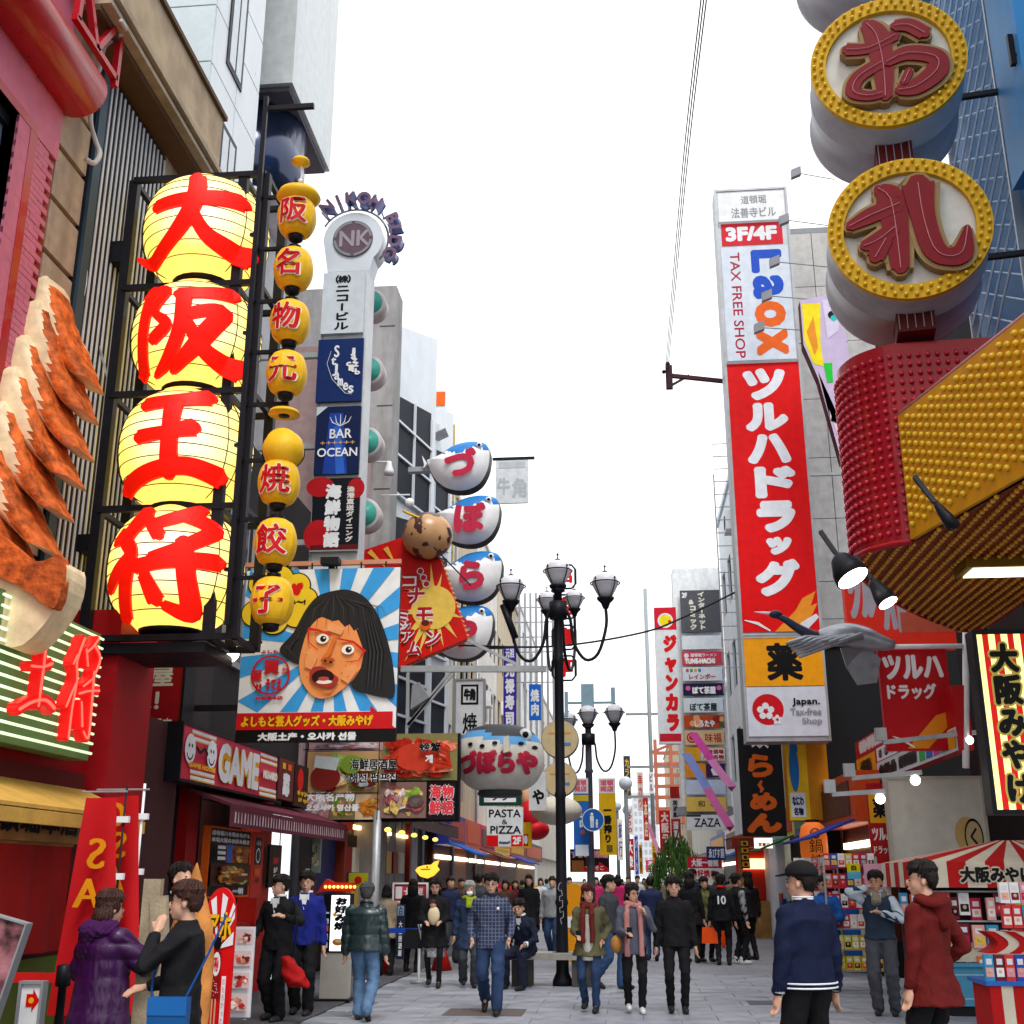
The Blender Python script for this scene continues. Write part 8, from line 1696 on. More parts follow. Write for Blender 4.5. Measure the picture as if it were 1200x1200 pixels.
 # ---- trousers or skirt
 if bot:
  m = MB(); B = bot
  loft(m, [(.84, .13, .10, 0), (.9, .165, .12, 0), (.98, .16, .112, 0), (1.04, .15, .105, 0)], B, 20, lambda v: V((v[0], v[1], v[2] + dz)) * s_)
  rr = (.108, .084, .074) if botk == 'trousers' else (.096, .066, .054)
  if botk in ('trousers', 'slim'):
   for (hip, kn, an) in legs: capsule(m, hip, kn, rr[0] * q, rr[1] * q, B, 14); capsule(m, kn, an + V((0, .01, .0)), rr[1] * q, rr[2] * q, B, 14)
   putmesh(remesh(m, .013 if lod < 2 else .022, 3, .5, wr(amp, 3)), 'trousers', t_)
  else:
   for (hip, kn, an) in legs: capsule(m, hip, kn, .079 * q, .055 * q, B, 14); capsule(m, kn, an, .056 * q, .042 * q, B, 14)
   putmesh(remesh(m, .014, 3, .5), 'tights', t_)
   if botk != 'tights':
    m = MB(); loft(m, [(.47, .2, .165, 0), (.6, .19, .155, 0), (.85, .175, .13, 0), (1.02, .15, .11, 0)], botk, 22, lambda v: V((v[0], v[1], v[2] + dz)) * s_); putmesh(remesh(m, .014, 2, .6, wr(.006, 1)), 'skirt', t_)
 # ---- shoes
 shm = shoe or mat('shoe_black', (.02, .02, .022), .45)
 for i, (hip, kn, an) in enumerate(legs):
  m = MB(); up = feet[i][2] > .04; dn = V((0, -.085, -.062)) if not up else V((0, -.05, -.085))
  hl_ = an + V((0, .035, -.045 if not up else -.01)) * q; to = an + V((0, -.19, -.05)) * q if not up else an + V((0, -.15, -.13)) * q
  capsule(m, hl_, (hl_ + to) / 2, .042 * q, .047 * q, shm); capsule(m, (hl_ + to) / 2, to, .047 * q, .036 * q, shm); capsule(m, an + V((0, .01, .03)) * q, hl_, .05 * q, .042 * q, shm)
  sh_ = putmesh(remesh(m, .012, 2, .6), 'shoe', t_)
 # ---- top
 if top:
  m = MB(); h0 = hem; p_ = puff + .012; fl = .0 if hem > .75 else .05
  Tt = lambda v: (T(v) if v[2] > .93 else V((v[0], v[1], v[2] + dz)) * s_)
  R_ = [(h0, .185 + p_ + fl, .135 + p_ + fl, 0)]
  if h0 < .7: R_ += [(.8, .19 + p_, .14 + p_, 0)]
  R_ += [(.92, .178 + p_, .125 + p_, 0), (1.05, .162 + p_, .115 + p_, 0), (1.2, .175 * wide + p_, .122 + p_, 0), (1.31, .185 * wide + p_, .125 + p_, .005), (1.365, .168 * wide + p_ * .6, .11 + p_ * .5, .01), (1.405, .118, .088, .012), (1.435, .078, .07, .015), (1.46, .062, .062, .015)]
  loft(m, R_, top, 28, Tt)
  sr_ = (.056 + p_ * .7, .049 + p_ * .7, .038 + p_ * .6)
  if sleeve != 'none':
   for (sh, el, hn) in arms: capsule(m, sh, el, sr_[0] * q, sr_[1] * q, top, 14); capsule(m, el, hn - (hn - el).normalized() * .035, sr_[1] * q, sr_[2] * q, top, 14)
  putmesh(remesh(m, .0115 if lod < 2 else .02, 3, .55, quilt() if puff > .03 else wr(amp, 1)), topk, t_)
  if sleeve and sleeve != 'none':
   m = MB()
   for (sh, el, hn) in arms: capsule(m, sh + (el - sh) * .05, el, .071 * q, .06 * q, sleeve, 14); capsule(m, el, hn - (hn - el).normalized() * .03, .06 * q, .046 * q, sleeve, 14)
   loft(m, [(1.30, .13, .09, 0), (1.36, .17, .095, 0), (1.41, .1, .08, .01)], sleeve, 20, T)
   putmesh(remesh(m, .012, 3, .5, wr(.005, 2)), 'sleeve', t_)
 if collar:
  m = MB(); m.tube([T(V((.075 * cos(a), .015 + .07 * sin(a), 1.45 + .02 * sin(a)))) for a in [k * pi / 8 for k in range(17)]], .02 * q, collar, 8, False); m.put('collar', t_)
 if shirt:      # shirt front in a V neck
  m = MB(); m.add([T(V((x, -.138 + .02 * (z - 1.2) / .2 + .0, z))) for x, z in ((-.055, 1.43), (.055, 1.43), (0, 1.24))], [(0, 1, 2)], shirt); m.add([T(V((x, -.13, z))) for x, z in ((-.06, 1.455), (-.02, 1.38), (-.06, 1.36))] + [T(V((x, -.13, z))) for x, z in ((.06, 1.455), (.02, 1.38), (.06, 1.36))], [(0, 1, 2), (3, 5, 4)], shirt)
  m.tube([T(V((.068 * cos(a), .01 + .062 * sin(a), 1.46))) for a in [k * pi / 8 for k in range(17)]], .017 * q, shirt, 8, False); m.put('shirt_collar', t_)
 # ---- hair
 hm = hairm or HAIRM
 if hair:
  m = MB(); n, k = (36, 24) if lod < 2 else (16, 12); rn = random.Random(int(loc[0] * 100)); ph = rn.uniform(0, 6)
  m.ball((0, 0, 0), 1, hm, n, k); vs = []
  for v in m.v:
   x, y, z = v; front = y < -.25; R3 = V((.094 * x, .014 + .11 * y, .04 + .108 * z * (1.3 if z < 0 and y > -.1 else 1)))
   nz_ = 1 + .035 * sin(9 * x + 5 * z + ph) + .025 * sin(17 * x + 11 * y + 13 * z)
   brow = .1 + .12 * sin(7 * x + ph)
   hide = (y < -.12 and z < brow) or (z < (-.75 if hair != 'bob' else -.9)) or (hair == 'short' and abs(x) > .6 and z < -.25 and y < .3)
   if hair == 'bob' and abs(x) > .62 and y > -.55 and z > -.95: hide = False
   R3 = R3 * nz_ if not hide else V((.06 * x, .01 + .07 * y, .03 + .07 * z))
   vs.append(Hd(R3))
  m.v = [tuple(v) for v in vs]
  if hair in ('long', 'bob'):
   zz_ = -.22 if hair == 'long' else -.1
   for a in range(-5, 6):
    an = pi / 2 + a * .27; P_ = [Hd(V((.075 * cos(an), .015 + .085 * sin(an), .03))), Hd(V((.088 * cos(an), .02 + .1 * sin(an), -.06))), Hd(V((.09 * cos(an), .03 + .1 * sin(an), zz_ + .02 * sin(a * 3))))]
    m.tube(P_, [.02 * q, .024 * q, .012 * q], hm, 6)
  m.put('hair', t_)
  if lod < 2 and not capped:
   m = MB(); rn = random.Random(int(abs(loc[0]) * 37) + 5)
   for k in range(30):
    a = 2 * pi * k / 30 + rn.uniform(-.1, .1); fr = sin(a) < -.35; e0 = (.25 if fr else (-.15 if sin(a) < .2 else -.62)) + rn.uniform(-.14, .1)
    if hair != 'short': e0 = min(e0, .2 if fr else -.6)
    P_ = [Hd((.097 * cos(a + rn.uniform(-.1, .1) + (1 - t) * .5) * sin(ph_), .014 + .112 * sin(a + (1 - t) * .5) * sin(ph_), .042 + .112 * cos(ph_))) for t, ph_ in ((0, .25), (.35, .75), (.7, 1.15), (1, math.acos(max(-.95, min(.9, e0)))))]
    m.tube(P_, [.012 * q, .02 * q, .016 * q, .004 * q], hm, 5)
   m.put('hair_strand', t_)['kind'] = 'stuff'
 # ---- face
 if lod < 2:
  for sx in (1, -1):
   m = MB(); m0 = MB(); m0.ball((0, 0, 0), 1, BLACK, 10, 6, (.0115, .006, .0055)); m.add([Hd(V((sx * .031, -.0865, .002)) + V(v)) for v in m0.v], m0.f, mat('eye_dark', (.02, .012, .01), .2), True); m.put('eye', t_)
   if lod == 0: m = MB(); m.tube([Hd((sx * .014, -.091, .02)), Hd((sx * .03, -.091, .026)), Hd((sx * .046, -.084, .021))], .0034 * q, HAIRM, 5); m.put('eyebrow', t_)
  m = MB(); m.tube([Hd((-.021, -.096, -.062)), Hd((0, -.103, -.0605)), Hd((.021, -.096, -.062))], .0052 * q, mat('lips', (.33, .09, .08), .5), 6); m.put('mouth', t_)
 ctx = dict(t=t_, T=T, Hd=Hd, arms=arms, legs=legs, q=q)
 for e in extras: e(ctx)
 return t_
# accessories
def glasses(c):
 m = MB()
 for sx in (1, -1): m.tube([c['Hd']((sx * .031 + .019 * cos(a), -.101, .003 + .015 * sin(a))) for a in [k * pi / 6 for k in range(13)]], .0025, STEEL, 4, False); m.tube([c['Hd']((sx * .05, -.098, .006)), c['Hd']((sx * .082, 0, .006))], .0022, STEEL, 4)
 m.tube([c['Hd']((-.012, -.104, .006)), c['Hd']((.012, -.104, .006))], .0022, STEEL, 4); m.put('glasses', c['t'])
def mask(c):
 m = MB(); m0 = MB(); m0.ball((0, 0, 0), 1, WHITE, 14, 8, (.058, .05, .042)); m.add([c['Hd'](Vector((0, -.068, -.058)) + Vector(v)) for v in m0.v], m0.f, WHITE, True); m.put('face_mask', c['t'])
def cap(col, back=False):
 def f(c):
  m = MB(); m0 = MB(); m0.ball((0, 0, 0), 1, col, 20, 12, (.104, .124, .094)); m.add([c['Hd'](Vector((0, .012, .068)) + Vector((v[0], v[1], max(v[2], -.02)))) for v in m0.v], m0.f, col, True)
  m.add([c['Hd'](p) for p in ((-.07, -.08, .06), (.07, -.08, .06), (.06, -.17, .045), (0, -.19, .042), (-.06, -.17, .045), (-.07, -.08, .07), (.07, -.08, .07), (.06, -.17, .052), (0, -.19, .05), (-.06, -.17, .052))], [(0, 1, 2, 3, 4), (9, 8, 7, 6, 5)] + [(i, i + 5, (i + 1) % 5 + 5, (i + 1) % 5) for i in range(5)], col); m.put('cap', c['t'])
 return f
def scarf(col, L=.45, sx=.06):
 def f(c):
  T, q = c['T'], c['q']; m = MB(); m.tube([T((.095 * cos(a), .01 + .095 * sin(a), 1.42 + .02 * sin(2 * a))) for a in [k * pi / 10 for k in range(21)]], .04 * q, col, 10, False)
  for k in (-1, 1): m.tube([T((k * sx, -.12, 1.42)), T((k * sx * 1.1, -.165, 1.3)), T((k * sx * 1.2, -.17, 1.42 - L))], [.035 * q, .042 * q, .04 * q], col, 8)
  putmesh(remesh(m, .012, 2, .6, wr(.006, 4)), 'scarf', c['t'])
 return f
def hood(col, fur=0):
 def f(c):
  T, q = c['T'], c['q']; m = MB()
  m.tube([T((.125 * cos(a), .05 + .1 * sin(a), 1.43 - .03 * sin(a))) for a in [(-.15 + k * .13) * pi for k in range(11)]], [.03 * q] + [(.045 + fur) * q] * 9 + [.03 * q], col, 10); capsule(m, T((0, .12, 1.4)), T((0, .14, 1.26)), .09 * q, .05 * q, col)
  putmesh(remesh(m, .011, 2, .7, (lambda x, y, z: .012 * np.sin(140 * x + 30 * z) * np.sin(120 * z + 100 * y)) if fur else wr(.005, 5)), 'hood', c['t'])
 return f
def bag(i, col, w_=.28, h_=.26, d_=.09, drop=.12, strap=None, name='bag'):
 """top-level bag hanging from hand i"""
 def f(c):
  hn = c['arms'][i][2]; el = c['arms'][i][1]; p = hn + (hn - el).normalized() * .08; t_ = c['t']
  rz = t_.rotation_euler[2]; wp = Vector((p.x * cos(rz) - p.y * sin(rz), p.x * sin(rz) + p.y * cos(rz), p.z)) + Vector(t_.location)
  m = MB(); m.hull8([(x * (1 if z < -.1 else .9), y * (1 if z < -.1 else .6), z) for x in (-w_ / 2, w_ / 2) for y in (-d_ / 2, d_ / 2) for z in (-drop - h_, -drop)], col)
  b = thing(name, 'x', 'bag', wp, rz); m.put('pouch', b); m = MB(); m.tube([(-w_ * .25, 0, -drop), (-w_ * .2, 0, -.03), (0, 0, .005), (w_ * .2, 0, -.03), (w_ * .25, 0, -drop)], .006, strap or col, 5); m.put('handle', b); c['bag'] = b; BAGS.append(b)
 return f
BAGS = []
def held(i, nm, lab, cat, fn):
 def f(c):
  hn = c['arms'][i][2]; el = c['arms'][i][1]; p = hn + (hn - el).normalized() * .06; t_ = c['t']; rz = t_.rotation_euler[2]
  wp = Vector((p.x * cos(rz) - p.y * sin(rz), p.x * sin(rz) + p.y * cos(rz), p.z)) + Vector(t_.location); b = thing(nm, lab, cat, wp, rz); fn(b)
 return f
def phone(b): m = MB(); m.hull8([(x, y - z * .5, z) for x in (-.035, .035) for y in (-.005, .005) for z in (-.06, .08)], pm('#202226', .2)); m.put('phone_body', b); m = MB(); m.hull8([(x, y - z * .5, z) for x in (-.03, .03) for y in (.0055, .0065) for z in (-.05, .07)], pm('#c8d0d8', .2)); m.put('screen', b)
def trimrings(cols, zs, rx, ry):
 def f(c):
  m = MB()
  for z, colr in zip(zs, cols): m.tube([c['T']((rx * cos(a), ry * sin(a), z)) if z > .93 else Vector((rx * cos(a), ry * sin(a), z)) * c['q'] for a in [k * pi / 14 for k in range(29)]], .006, colr, 5, False)
  m.put('hem_stripe', c['t']); c['t'].children[-1]['kind'] = 'stuff'
 return f
def cuffs(col):
 def f(c):
  for (sh, el, hn) in c['arms']: d = (hn - el).normalized(); m = MB(); m.tube([hn - d * .05, hn - d * .01], .045 * c['q'], col, 12); m.put('cuff', c['t'])
 return f
def crossstrap(col, i=1, bagc=None, drop=.78):
 def f(c):
  s = 1 if i == 0 else -1; T = c['T']; m = MB(); P_ = [(-s * .12, -.0, 1.44), (-s * .1, -.13, 1.36), (0, -.165, 1.2), (s * .12, -.16, 1.02), (s * .2, -.1, .93)]
  m.tube(smooth([T(p) for p in P_], 4), .009, col, 6); m.put('strap', c['t'])
 return f
def back_number(txt, col, z=1.22):
 def f(c):
  a, fs = glyph(txt); w_ = a[:, 0].max(); m = MB()
  for k, (dx, dz) in enumerate(SHIFT[:5]): m.add([c['T']((-(p[0] - w_ / 2) * .2 + dx * .006, .152 + k * .0005, z + (p[1] - .35) * .22 + dz * .006)) for p in a.tolist()], fs, col)
  m.put('number_print', c['t'])
 return f
K = lambda n, c, **k: cloth(n, c, **k)
blk = K('black', (.009, .009, .011)); jean = K('jean', (.10, .19, .33), var=.35); jeand = K('dark_jean', (.025, .05, .12), var=.3); nav = K('navy', (.015, .022, .07)); gry = K('grey', (.25, .26, .28)); dgr = K('dark_grey', (.05, .055, .065))
def at(px, py_feet, py_head):
 g = WG(px, py_feet); return (g.x, g.y, 0), W(px, py_head, g.y).z
def atY(px, Y, py_head):
 c = W(px, 1100, Y); return (c.x, Y, 0), W(px, py_head, Y).z
fc = lambda px: -math.atan2(1, 1) * 0
# 1 purple down coat woman, seen from behind, turned to the right
l, h = atY(125, 8.5, 1044); person('woman in a glossy purple down coat with fur hood, seen from behind, hand raised', l, h, radians(150), top=mat('purple_nylon', (.035, .003, .05), .35, var=.2, spec=.4, bump=.1, bscale=30), topk='down_coat', hem=.55, puff=.045, bot=blk, hair='bob', hairm=HAIRB, headyaw=radians(-10), hr=(-.2, -.38, 1.2), hl=(.34, -.22, .95), extras=[hood(mat('purple_fur', (.045, .008, .06), .9), .02)])
# 2 woman in black with blue bag, profile to the left
l, h = atY(216, 7.7, 1034); person('woman in black top with short hair facing the purple coat, hand at mouth', l, h, radians(-82), top=blk, topk='knit_top', hem=.6, bot=blk, hair='short', hairm=HAIRB, hl=(.08, -.17, 1.38), hr=(-.12, -.26, 1.02), poleL=(.6, -.3, -1), extras=[crossstrap(pm('#1c4a8c'), 0)])
t_ = thing('shoulder_bag', 'small bright blue shoulder bag at the hip of the woman in black', 'bag', W(198, 1185, 7.4)); m = MB(); m.hull8([(x, y, z) for x in (-.12, .12) for y in (-.04, .04) for z in (-.12, .08)], pm('#14508c', .35)); m.put('pouch', t_); m = MB(); m.hull8([(x, y, z) for x in (-.122, .122) for y in (-.046, -.041) for z in (-.02, .082)], pm('#1a5ea4', .35)); m.put('flap', t_); m = MB(); m.tube([(.1, 0, .08), (.2, .02, .3), (.3, .05, .55)], .007, pm('#1c4a8c'), 5); m.put('strap', t_)
# 3 man behind in black
l, h = atY(207, 10.6, 1012); person('man in black half hidden behind the dumpling figure, head bowed', l, h, radians(60), lod=1, top=blk, bot=blk, headpitch=-.3, shirt=WHITE)
# 4 and 5 students
l, h = at(320, 1197, 1026); person('student in black sweater and white collar raising his hand, red bag on his arm', l, h, radians(-12), top=blk, topk='sweater', bot=blk, hair='short', shirt=WHITE, headyaw=radians(-38), hl=(.22, -.3, 1.22), hr=(-.22, -.2, .98), poleL=(.9, .1, -.8), wide=1.05, step=.2)
t_ = thing('red_bag', 'crumpled red bag slung in front of the student in black', 'bag', W(341, 1135, 14.4)); m = MB(); loft(m, [(-.2, .12, .07, 0), (-.16, .15, .09, 0), (-.02, .13, .08, 0), (.1, .08, .05, 0), (.14, .04, .03, 0)], pm('#a01012', .7), 20, lambda v: Vector((v[0] - v[2] * .5, v[1], v[2]))); putmesh(remesh(m, .012, 2, .7, wr(.014, 2)), 'pouch', t_); m = MB(); m = MB(); m.tube([(.02, 0, .12), (.05, -.02, .45), (.0, -.02, .75)], .012, STEEL, 5); m.put('strap', t_)
l, h = at(352, 1190, 1022); person('student in royal blue cardigan over a white shirt with one arm hanging', l, h, radians(4), top=K('royal', (.012, .02, .2)), topk='cardigan', bot=blk, shirt=WHITE, hair='short', hr=(-.2, -.2, 1.05), step=.2)
# 6 puffer man from behind
l, h = at(425, 1196, 1035); person('grey haired man in a dark green puffer jacket and pale jeans walking away', l, h, radians(178), top=mat('dark_green_nylon', (.012, .03, .034), .3, var=.2, spec=.6), topk='puffer_jacket', hem=.84, puff=.035, bot=jean, hairm=mat('hair_greying', (.06, .06, .065), .5, var=.4, scale=40, bump=.4), hair='short', step=.55, wide=1.1, collar=mat('dark_green_nylon', (0,) * 3), shoe=pm('#3a2f28'))
# 7 coat woman with bundle
def bundle(c):
 T = c['T']; m = MB(); m0 = MB(); m0.ball((0, 0, 0), 1, pm('#d8c8a8', .8), 16, 10, (.1, .07, .15)); m.add([T(Vector((0, -.2, 1.12)) + Vector(v)) for v in m0.v], m0.f, pm('#d8c8a8', .8), True); m.put('carrier_cloth', c['t'])
 b = thing('baby', 'x', 'person', c['t'].location); 
 m = MB(); m.ball(T((0.0, -.2, 1.3)), .062, SKINS[0], 14, 10, (.9, .9, 1.1)); m.ball(T((0, -.2, 1.14)), .075, SKINS[0], 12, 8, (1, .8, 1.6)); putmesh(remesh(m, .01, 2, .8), 'body', b); m = MB(); m.ball(T((0, -.192, 1.318)), .066, HAIRB, 14, 10, (.95, .95, .95)); m.put('hair', b); b['label'] = 'baby with dark hair tucked in the cream carrier of the long coated woman'
def coatpanels(c):
 m = MB()
 for sx in (1, -1): m.hull8([tuple(Vector((x * sx, y, z)) * c['q']) for x, y in ((.08, -.17), (.27, -.02)) for z in (.42, 1.0) for _ in (0,)] + [tuple(Vector((x * sx, y, z)) * c['q']) for x, y in ((.08, -.14), (.27, .06)) for z in (.42, 1.0)], blk)
 m.put('coat_tail', c['t'])
l, h = at(508, 1157, 1030); person('woman in glasses and long black coat carrying a baby in a cream carrier', l, h, radians(4), top=blk, topk='long_coat', hem=.62, bot=K('tights', (.012, .012, .013)), botk=K('plaid_skirt', (.3, .3, .32), var=.6, scale=30), hair='long', hl=(.12, -.26, 1.02), hr=(-.12, -.26, 1.02), step=.35, extras=[glasses, bundle])
t_ = thing('handbag', 'black handbag hanging low beside the woman in the long coat', 'bag', (l[0] - .36, l[1], .72)); m = MB(); m.hull8([(x * (1 if z < 0 else .6), y, z) for x in (-.16, .16) for y in (-.05, .05) for z in (-.15, .14)], blk); m.put('pouch', t_); m = MB(); m.tube([(-.06, 0, .12), (.05, 0, .4), (.14, 0, .12)], .01, blk, 5); m.put('handle', t_)
# 8 old person with mask
l, h = at(549, 1157, 1033); person('grey haired elderly person with white face mask in a navy coat', l, h, radians(10), top=K('navy_coat', (.02, .035, .08)), topk='coat', hem=.6, bot=dgr, hair='bob', hairm=HAIRG, extras=[mask, lambda c: scarf(pm('#8a9a20', .8), .15, .03)(c)], step=.3)
# 9 plaid man
plaid = bpy.data.materials.new('plaid_cloth'); plaid.use_nodes = True; q = plaid.node_tree; p = q.nodes['Principled BSDF']; tc = q.nodes.new('ShaderNodeTexCoord'); mp = q.nodes.new('ShaderNodeMapping'); mp.inputs['Scale'].default_value = (1, 1, 1); w1, w2 = q.nodes.new('ShaderNodeTexWave'), q.nodes.new('ShaderNodeTexWave'); w1.bands_direction = 'X'; w2.bands_direction = 'Z'
for x in (w1, w2): x.inputs['Scale'].default_value = 7; q.links.new(tc.outputs['Object'], x.inputs[0])
mm_ = q.nodes.new('ShaderNodeMath'); mm_.operation = 'MAXIMUM'; pw = q.nodes.new('ShaderNodeMath'); pw.operation = 'POWER'; pw.inputs[1].default_value = 7; q.links.new(w1.outputs['Fac'], mm_.inputs[0]); q.links.new(w2.outputs['Fac'], mm_.inputs[1]); q.links.new(mm_.outputs[0], pw.inputs[0]); cr = q.nodes.new('ShaderNodeValToRGB'); cr.color_ramp.elements[0].color = (.012, .017, .05, 1); cr.color_ramp.elements[1].color = (.10, .13, .22, 1); q.links.new(pw.outputs[0], cr.inputs[0]); q.links.new(cr.outputs[0], p.inputs['Base Color']); p.inputs['Roughness'].default_value = .8
def badge(c): m = MB(); P_ = c['T']((.1, -.135, 1.27)); m.lathe([(.02, -.01), (.02, .0)], WHITE, c=tuple(P_), n=14, axis='y'); m.put('badge', c['t'])
l, h = at(575, 1188, 1024); person('man in glasses and a dark plaid jacket striding forward, hands in pockets', l, h, radians(2), top=plaid, topk='plaid_jacket', hem=.78, bot=jeand, hair='short', step=.8, hl=(.24, -.1, .9), hr=(-.24, -.1, .9), extras=[glasses, badge], collar=K('navy_collar', (.02, .025, .06)), wide=1.06)
# 10 seated man
l = (-1.62, 19.45, 0); h = 1.68; person('man in a dark suit seated on the bench end, cheek resting on his hand', l, h, radians(-22), top=K('dark_suit', (.012, .016, .035)), topk='suit_jacket', hem=.86, bot=K('dark_suit2', (.014, .018, .036)), shirt=WHITE, pel=.6, lean=.35, feet=[(.14, -.42, 0), (-.2, -.34, 0)], hr=(-.07, -.36, 1.10), hl=(.2, -.42, .66), poleR=(-.3, -.4, -1), headyaw=.1, headpitch=.15, extras=[cuffs(WHITE)])
# 11 scarf woman
l, h = at(692, 1186, 1037); ol = K('olive', (.10, .095, .05)); person('woman with burgundy hair, burgundy scarf and olive jacket holding a phone', l, h, radians(-6), top=ol, topk='olive_jacket', hem=.74, bot=jeand, botk='slim', hair='long', hairm=mat('hair_burgundy', (.06, .01, .01), .4, var=.3, bump=.4), headyaw=radians(24), step=.35, hr=(-.12, -.3, 1.02), hl=(.2, -.05, .95), extras=[scarf(K('burgundy', (.12, .015, .012)), .5), held(1, 'phone', 'white phone in the hand of the woman with the burgundy scarf', 'phone', phone), lambda c: (lambda m: (loft(m, [(.68, .11, .15, -.03), (1.0, .1, .155, -.02), (1.3, .09, .14, -.01)], K('knit_cream', (.42, .4, .36), bscale=25), 16, lambda v: Vector(v) * c['q']), putmesh(remesh(m, .014, 2, .7), 'knit_jumper', c['t'])))(MB())])
# 12 man behind
l, h = at(716, 1159, 1026); person('young man in profile with dark jacket, grey shirt and blue jeans', l, h, radians(60), lod=1, top=dgr, bot=K('mid_jean', (.04, .09, .2)), headyaw=.3, step=.7)
# 13 pink scarf woman
l, h = at(745, 1187, 1036); person('woman in glasses with a long pink scarf, grey cardigan and white shoes', l, h, radians(3), top=K('cardigan_grey', (.09, .1, .14)), topk='cardigan', hem=.76, bot=blk, botk='slim', hair='bob', headyaw=radians(28), shoe=pm('#d8d8dc'), hr=(-.1, -.28, 1.05), hl=(.16, -.2, 1.3), poleL=(.5, .3, -1), step=.3, extras=[glasses, scarf(K('pink_scarf', (.45, .2, .19)), .68, .085), held(1, 'phone', 'dark phone in the hand of the woman with the pink scarf', 'phone', phone)])
t_ = thing('tan_bag', 'small tan bag at the hip of the woman with the pink scarf', 'bag', (l[0] - .22, l[1] - .05, .82)); m = MB(); m.ball((0, 0, 0), 1, pm('#a8763a'), 14, 8, (.08, .06, .11)); m.put('pouch', t_)
# 14 man in black
l, h = at(795, 1187, 1028); person('slim young man all in black facing the camera, arms at his sides', l, h, radians(2), top=blk, topk='sweater', bot=blk, botk='slim', hair='short', wide=1.04, step=.12)
# 15 group by the shops
l, h = at(812, 1128, 1022); person('person with long dark hair and black coat at the edge of the shopping group', l, h, radians(160), lod=1, top=blk, hem=.7, bot=blk, botk='slim', hair='long')
l, h = at(829, 1127, 1028); person('woman in a khaki patterned jacket standing in the shopping group', l, h, radians(15), lod=1, top=K('khaki', (.12, .13, .04), var=.6), bot=blk, botk='slim', hair='long', extras=[bag(0, pm('#e0480c', .5), .26, .3)])
BAGS[-1]['label'] = 'orange paper bag held by the woman in khaki'
l, h = at(849, 1131, 1025); person('person in a black top with a white 10 on the back, red collar', l, h, radians(172), lod=1, top=blk, bot=blk, botk='slim', hair='short', collar=RED, extras=[back_number('10', WHITE), bag(0, pm('#e8500c', .5), .32, .3, drop=.04)])
BAGS[-1]['label'] = 'larger orange paper bag carried beside the number 10 shirt'
l, h = at(868, 1130, 1024); person('man in a black vest with pale grey sleeves and white trainers', l, h, radians(120), lod=1, top=blk, bot=blk, botk='slim', hair='short', shoe=pm('#c8ccd2'), sleeve=gry)
l, h = at(881, 1125, 1022); person('woman in a black leather jacket at the outer edge of the group', l, h, radians(-150), lod=1, top=mat('leather', (.012, .012, .014), .3), bot=blk, botk='slim', hair='long')
l, h = at(843, 1110, 1022); person('smiling young man glimpsed behind the number 10 shirt', l, h, radians(0), lod=1, top=dgr, bot=blk)
l, h = at(815, 1112, 1019); person('dark haired man peering over the shopping group', l, h, radians(-20), lod=1, top=nav, bot=blk)
# 16 baseball jacket
l, h = atY(944, 9.3, 1012); bj = K('baseball_navy', (.006, .01, .036)); person('man in cap and navy baseball jacket with white striped hem, back to us', l, h, radians(212), top=bj, topk='baseball_jacket', hem=.84, puff=.012, bot=blk, hair='short', wide=1.04, headyaw=radians(28), capped=True, extras=[cap(blk), trimrings([WHITE, WHITE], [.855, .885], .222, .172), trimrings([WHITE, WHITE], [1.452, 1.466], .074, .074), cuffs(WHITE)])
# 17 blue jacket man
l, h = at(974, 1161, 1027); person('man in glasses and a bright blue anorak with dark panels', l, h, radians(-28), top=K('anorak_blue', (.015, .09, .35), var=.5, scale=4), topk='anorak', hem=.8, puff=.012, bot=K('mid_jean2', (.05, .11, .22)), extras=[glasses], hl=(.16, -.24, 1.05), hr=(-.16, -.24, 1.05))
# 18 man on the phone
l, h = at(1040, 1190, 1021); person('middle aged man in a navy knitted vest and pale shirt, hand to his ear', l, h, radians(-16), skin=1, top=K('vest_navy', (.02, .035, .06)), topk='vest', hem=.88, bot=K('slate_trousers', (.06, .065, .08)), sleeve=K('shirt_pale', (.42, .5, .58)), shirt=K('shirt_pale', (0,) * 3), hr=(-.12, -.06, 1.50), hl=(.06, -.24, 1.2), poleR=(-1, -.5, -.6), poleL=(.9, .2, -.5), headyaw=-.15, extras=[lambda c: scarf(K('neck_cloth', (.2, .17, .13)), .06, .02)(c)])
# 19 red hoodie
l, h = atY(1088, 9.7, 1010); person('young man in a brick red hooded jacket seen from behind, face turned away in profile', l, h, radians(222), top=K('brick_red', (.11, .008, .007)), topk='hooded_jacket', hem=.7, puff=.0, bot=blk, hair='short', wide=1.0, headyaw=radians(38), extras=[hood(K('brick_red', (0,) * 3))], hr=(-.22, -.1, .95))
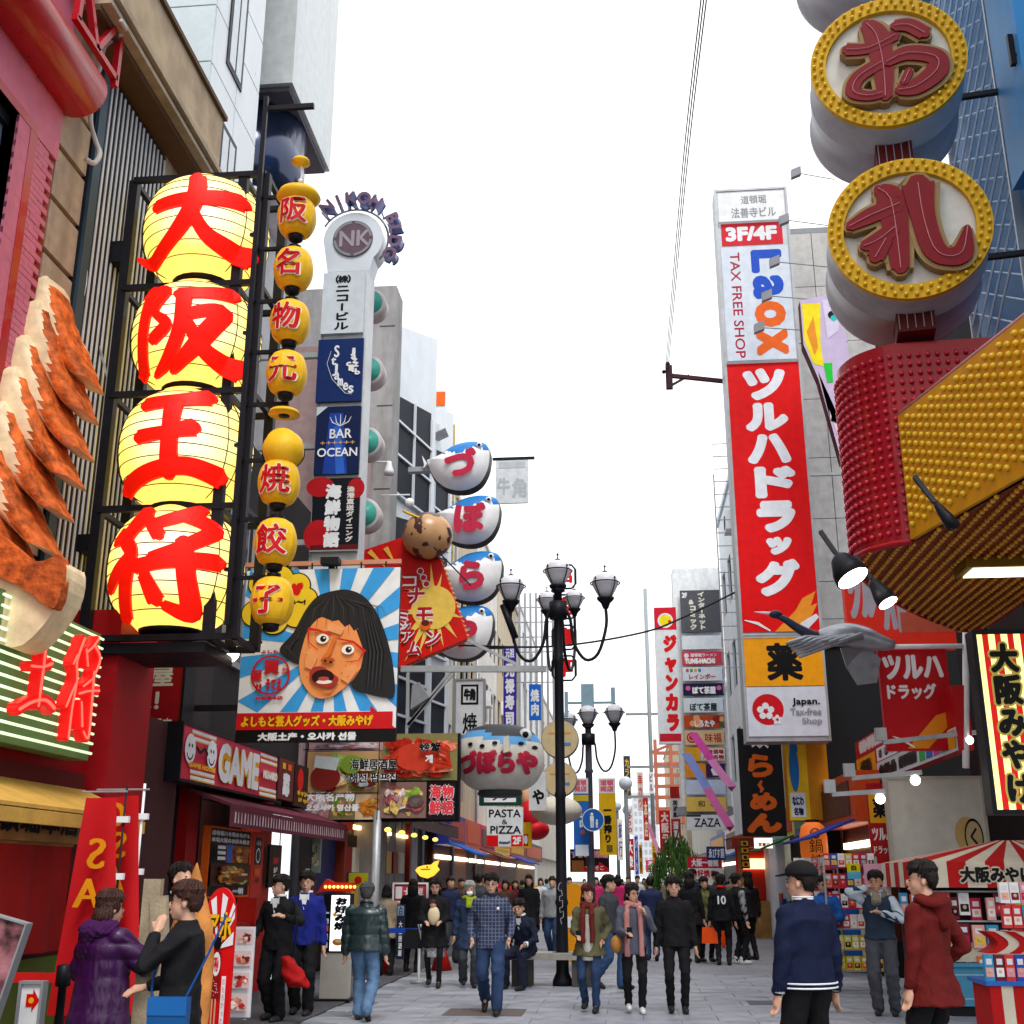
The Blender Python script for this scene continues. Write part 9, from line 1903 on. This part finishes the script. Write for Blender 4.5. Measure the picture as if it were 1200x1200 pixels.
# ---- the crowd: a few figures, copied
protos = []
specs = [dict(top=blk, bot=dgr, hair='short', step=.5), dict(top=nav, bot=blk, hair='long', botk='slim', hem=.62), dict(top=gry, bot=jeand, hair='short', step=.5, puff=.025), dict(top=K('brown', (.09, .05, .03)), bot=blk, hair='bob', hem=.7), dict(top=dgr, bot=blk, hair='short', step=.3, wide=1.1)]
tc_ = {'black': blk, 'navy blue': nav, 'grey': gry, 'wine red': K('wine', (.12, .01, .02)), 'olive': K('olive', (0,) * 3), 'bright pink': K('pink', (.6, .03, .16)), 'beige': K('beige', (.36, .28, .19)), 'dark green': K('dgreen', (.02, .06, .04)), 'white': K('white', (.55, .55, .57)), 'sky blue': K('sky', (.12, .28, .45)), 'brown': K('brown', (0,) * 3), 'charcoal': dgr}
crowd = [(452, 21.5, 1036, 180, 3, 'beige', 'by the blue barrier with a backpack outline'), (483, 22.5, 1029, 175, 1, 'black', 'in front of the dark restaurant'), (527, 25, 1026, 30, 0, 'navy blue', 'beyond the grey haired person in the mask'), (562, 26, 1022, 160, 2, 'charcoal', 'behind the plaid jacket man'), (592, 30, 1030, 0, 3, 'brown', 'between the plaid man and the seated man'), (604, 33, 1030, 5, 1, 'wine red', 'above the seated man'), (620, 28, 1024, 0, 1, 'black', 'with face mask pulled up, past the seated man'), (648, 27, 1026, -10, 2, 'grey', 'just before the lamp post pulling a case'), (634, 40, 1028, 0, 3, 'white', 'small, further past the seated man'), (668, 38, 1027, 0, 0, 'navy blue', 'behind the yellow booth'), (700, 40, 1027, 0, 1, 'bright pink', 'smiling past the burgundy scarf woman'), (714, 46, 1028, 180, 2, 'charcoal', 'further behind the profile man'), (726, 37, 1024, 175, 1, 'bright pink', 'in a pink hood by the pink scarf woman'), (738, 44, 1026, 0, 4, 'olive', 'far off between two heads'), (749, 42, 1025, 0, 0, 'white', 'in suit and shirt in the mid street'), (764, 26, 1026, 178, 2, 'navy blue', 'in a puffer walking away, beside the man in black'), (757, 52, 1028, 0, 3, 'olive', 'distant in the mid street'), (775, 48, 1027, 0, 0, 'beige', 'distant behind the slim man'), (783, 55, 1028, 180, 1, 'brown', 'distant under the willow'), (795, 40, 1024, 175, 4, 'black', 'behind the slim man in black'), (641, 50, 1029, 180, 0, 'sky blue', 'far behind the bench'), (655, 55, 1029, 0, 1, 'grey', 'far along the left shops'), (686, 58, 1029, 0, 4, 'wine red', 'tiny beyond the second lamp'), (706, 62, 1029, 180, 0, 'dark green', 'tiny beneath the lamp banners'), (720, 66, 1029, 0, 2, 'beige', 'tiny in the far crowd before the black sale banner'), (731, 70, 1029, 180, 0, 'black', 'tiny by the slim far signs'), (766, 64, 1029, 0, 3, 'sky blue', 'tiny at the willow trunk'), (612, 44, 1030, 180, 4, 'dark green', 'small by the shops past the seated man'), (574, 36, 1028, 0, 3, 'black', 'small in front of the far left shops'), (540, 31, 1028, 20, 4, 'brown', 'at the restaurant end beneath the fish plaque'), (893, 44, 1026, 90, 0, 'charcoal', 'by the wooden kiosk'), (860, 46, 1026, 0, 1, 'beige', 'far behind the number 10 shirt')]
for i, (px, Y, ph_, rz, k, colr, where) in enumerate(crowd):
 l, h = atY(px, Y, ph_ + 1)
 lab = ('passer-by in ' + colr + ' top ' + where)
 if k < 5 and not any(p[0] == k for p in protos):
  o = person(lab, l, 1.66, radians(rz), group='passers-by in the crowd', lod=2, **specs[k]); protos.append((k, o))
 else:
  src = [p[1] for p in protos if p[0] == k][0]; o = copy_tree(src, None, l, radians(rz)); o['label'] = lab
 f = max(.9, min(1.08, h / 1.66)); o.scale = (f, f, f); tm = tc_[colr]
 for ch in o.children:
  if ch.name.startswith('jacket'):
   ch.material_slots[0].link = 'OBJECT'; ch.material_slots[0].material = tm
# clean up the lettering workbench
bpy.data.objects.remove(_to); bpy.data.scenes.remove(_TS)
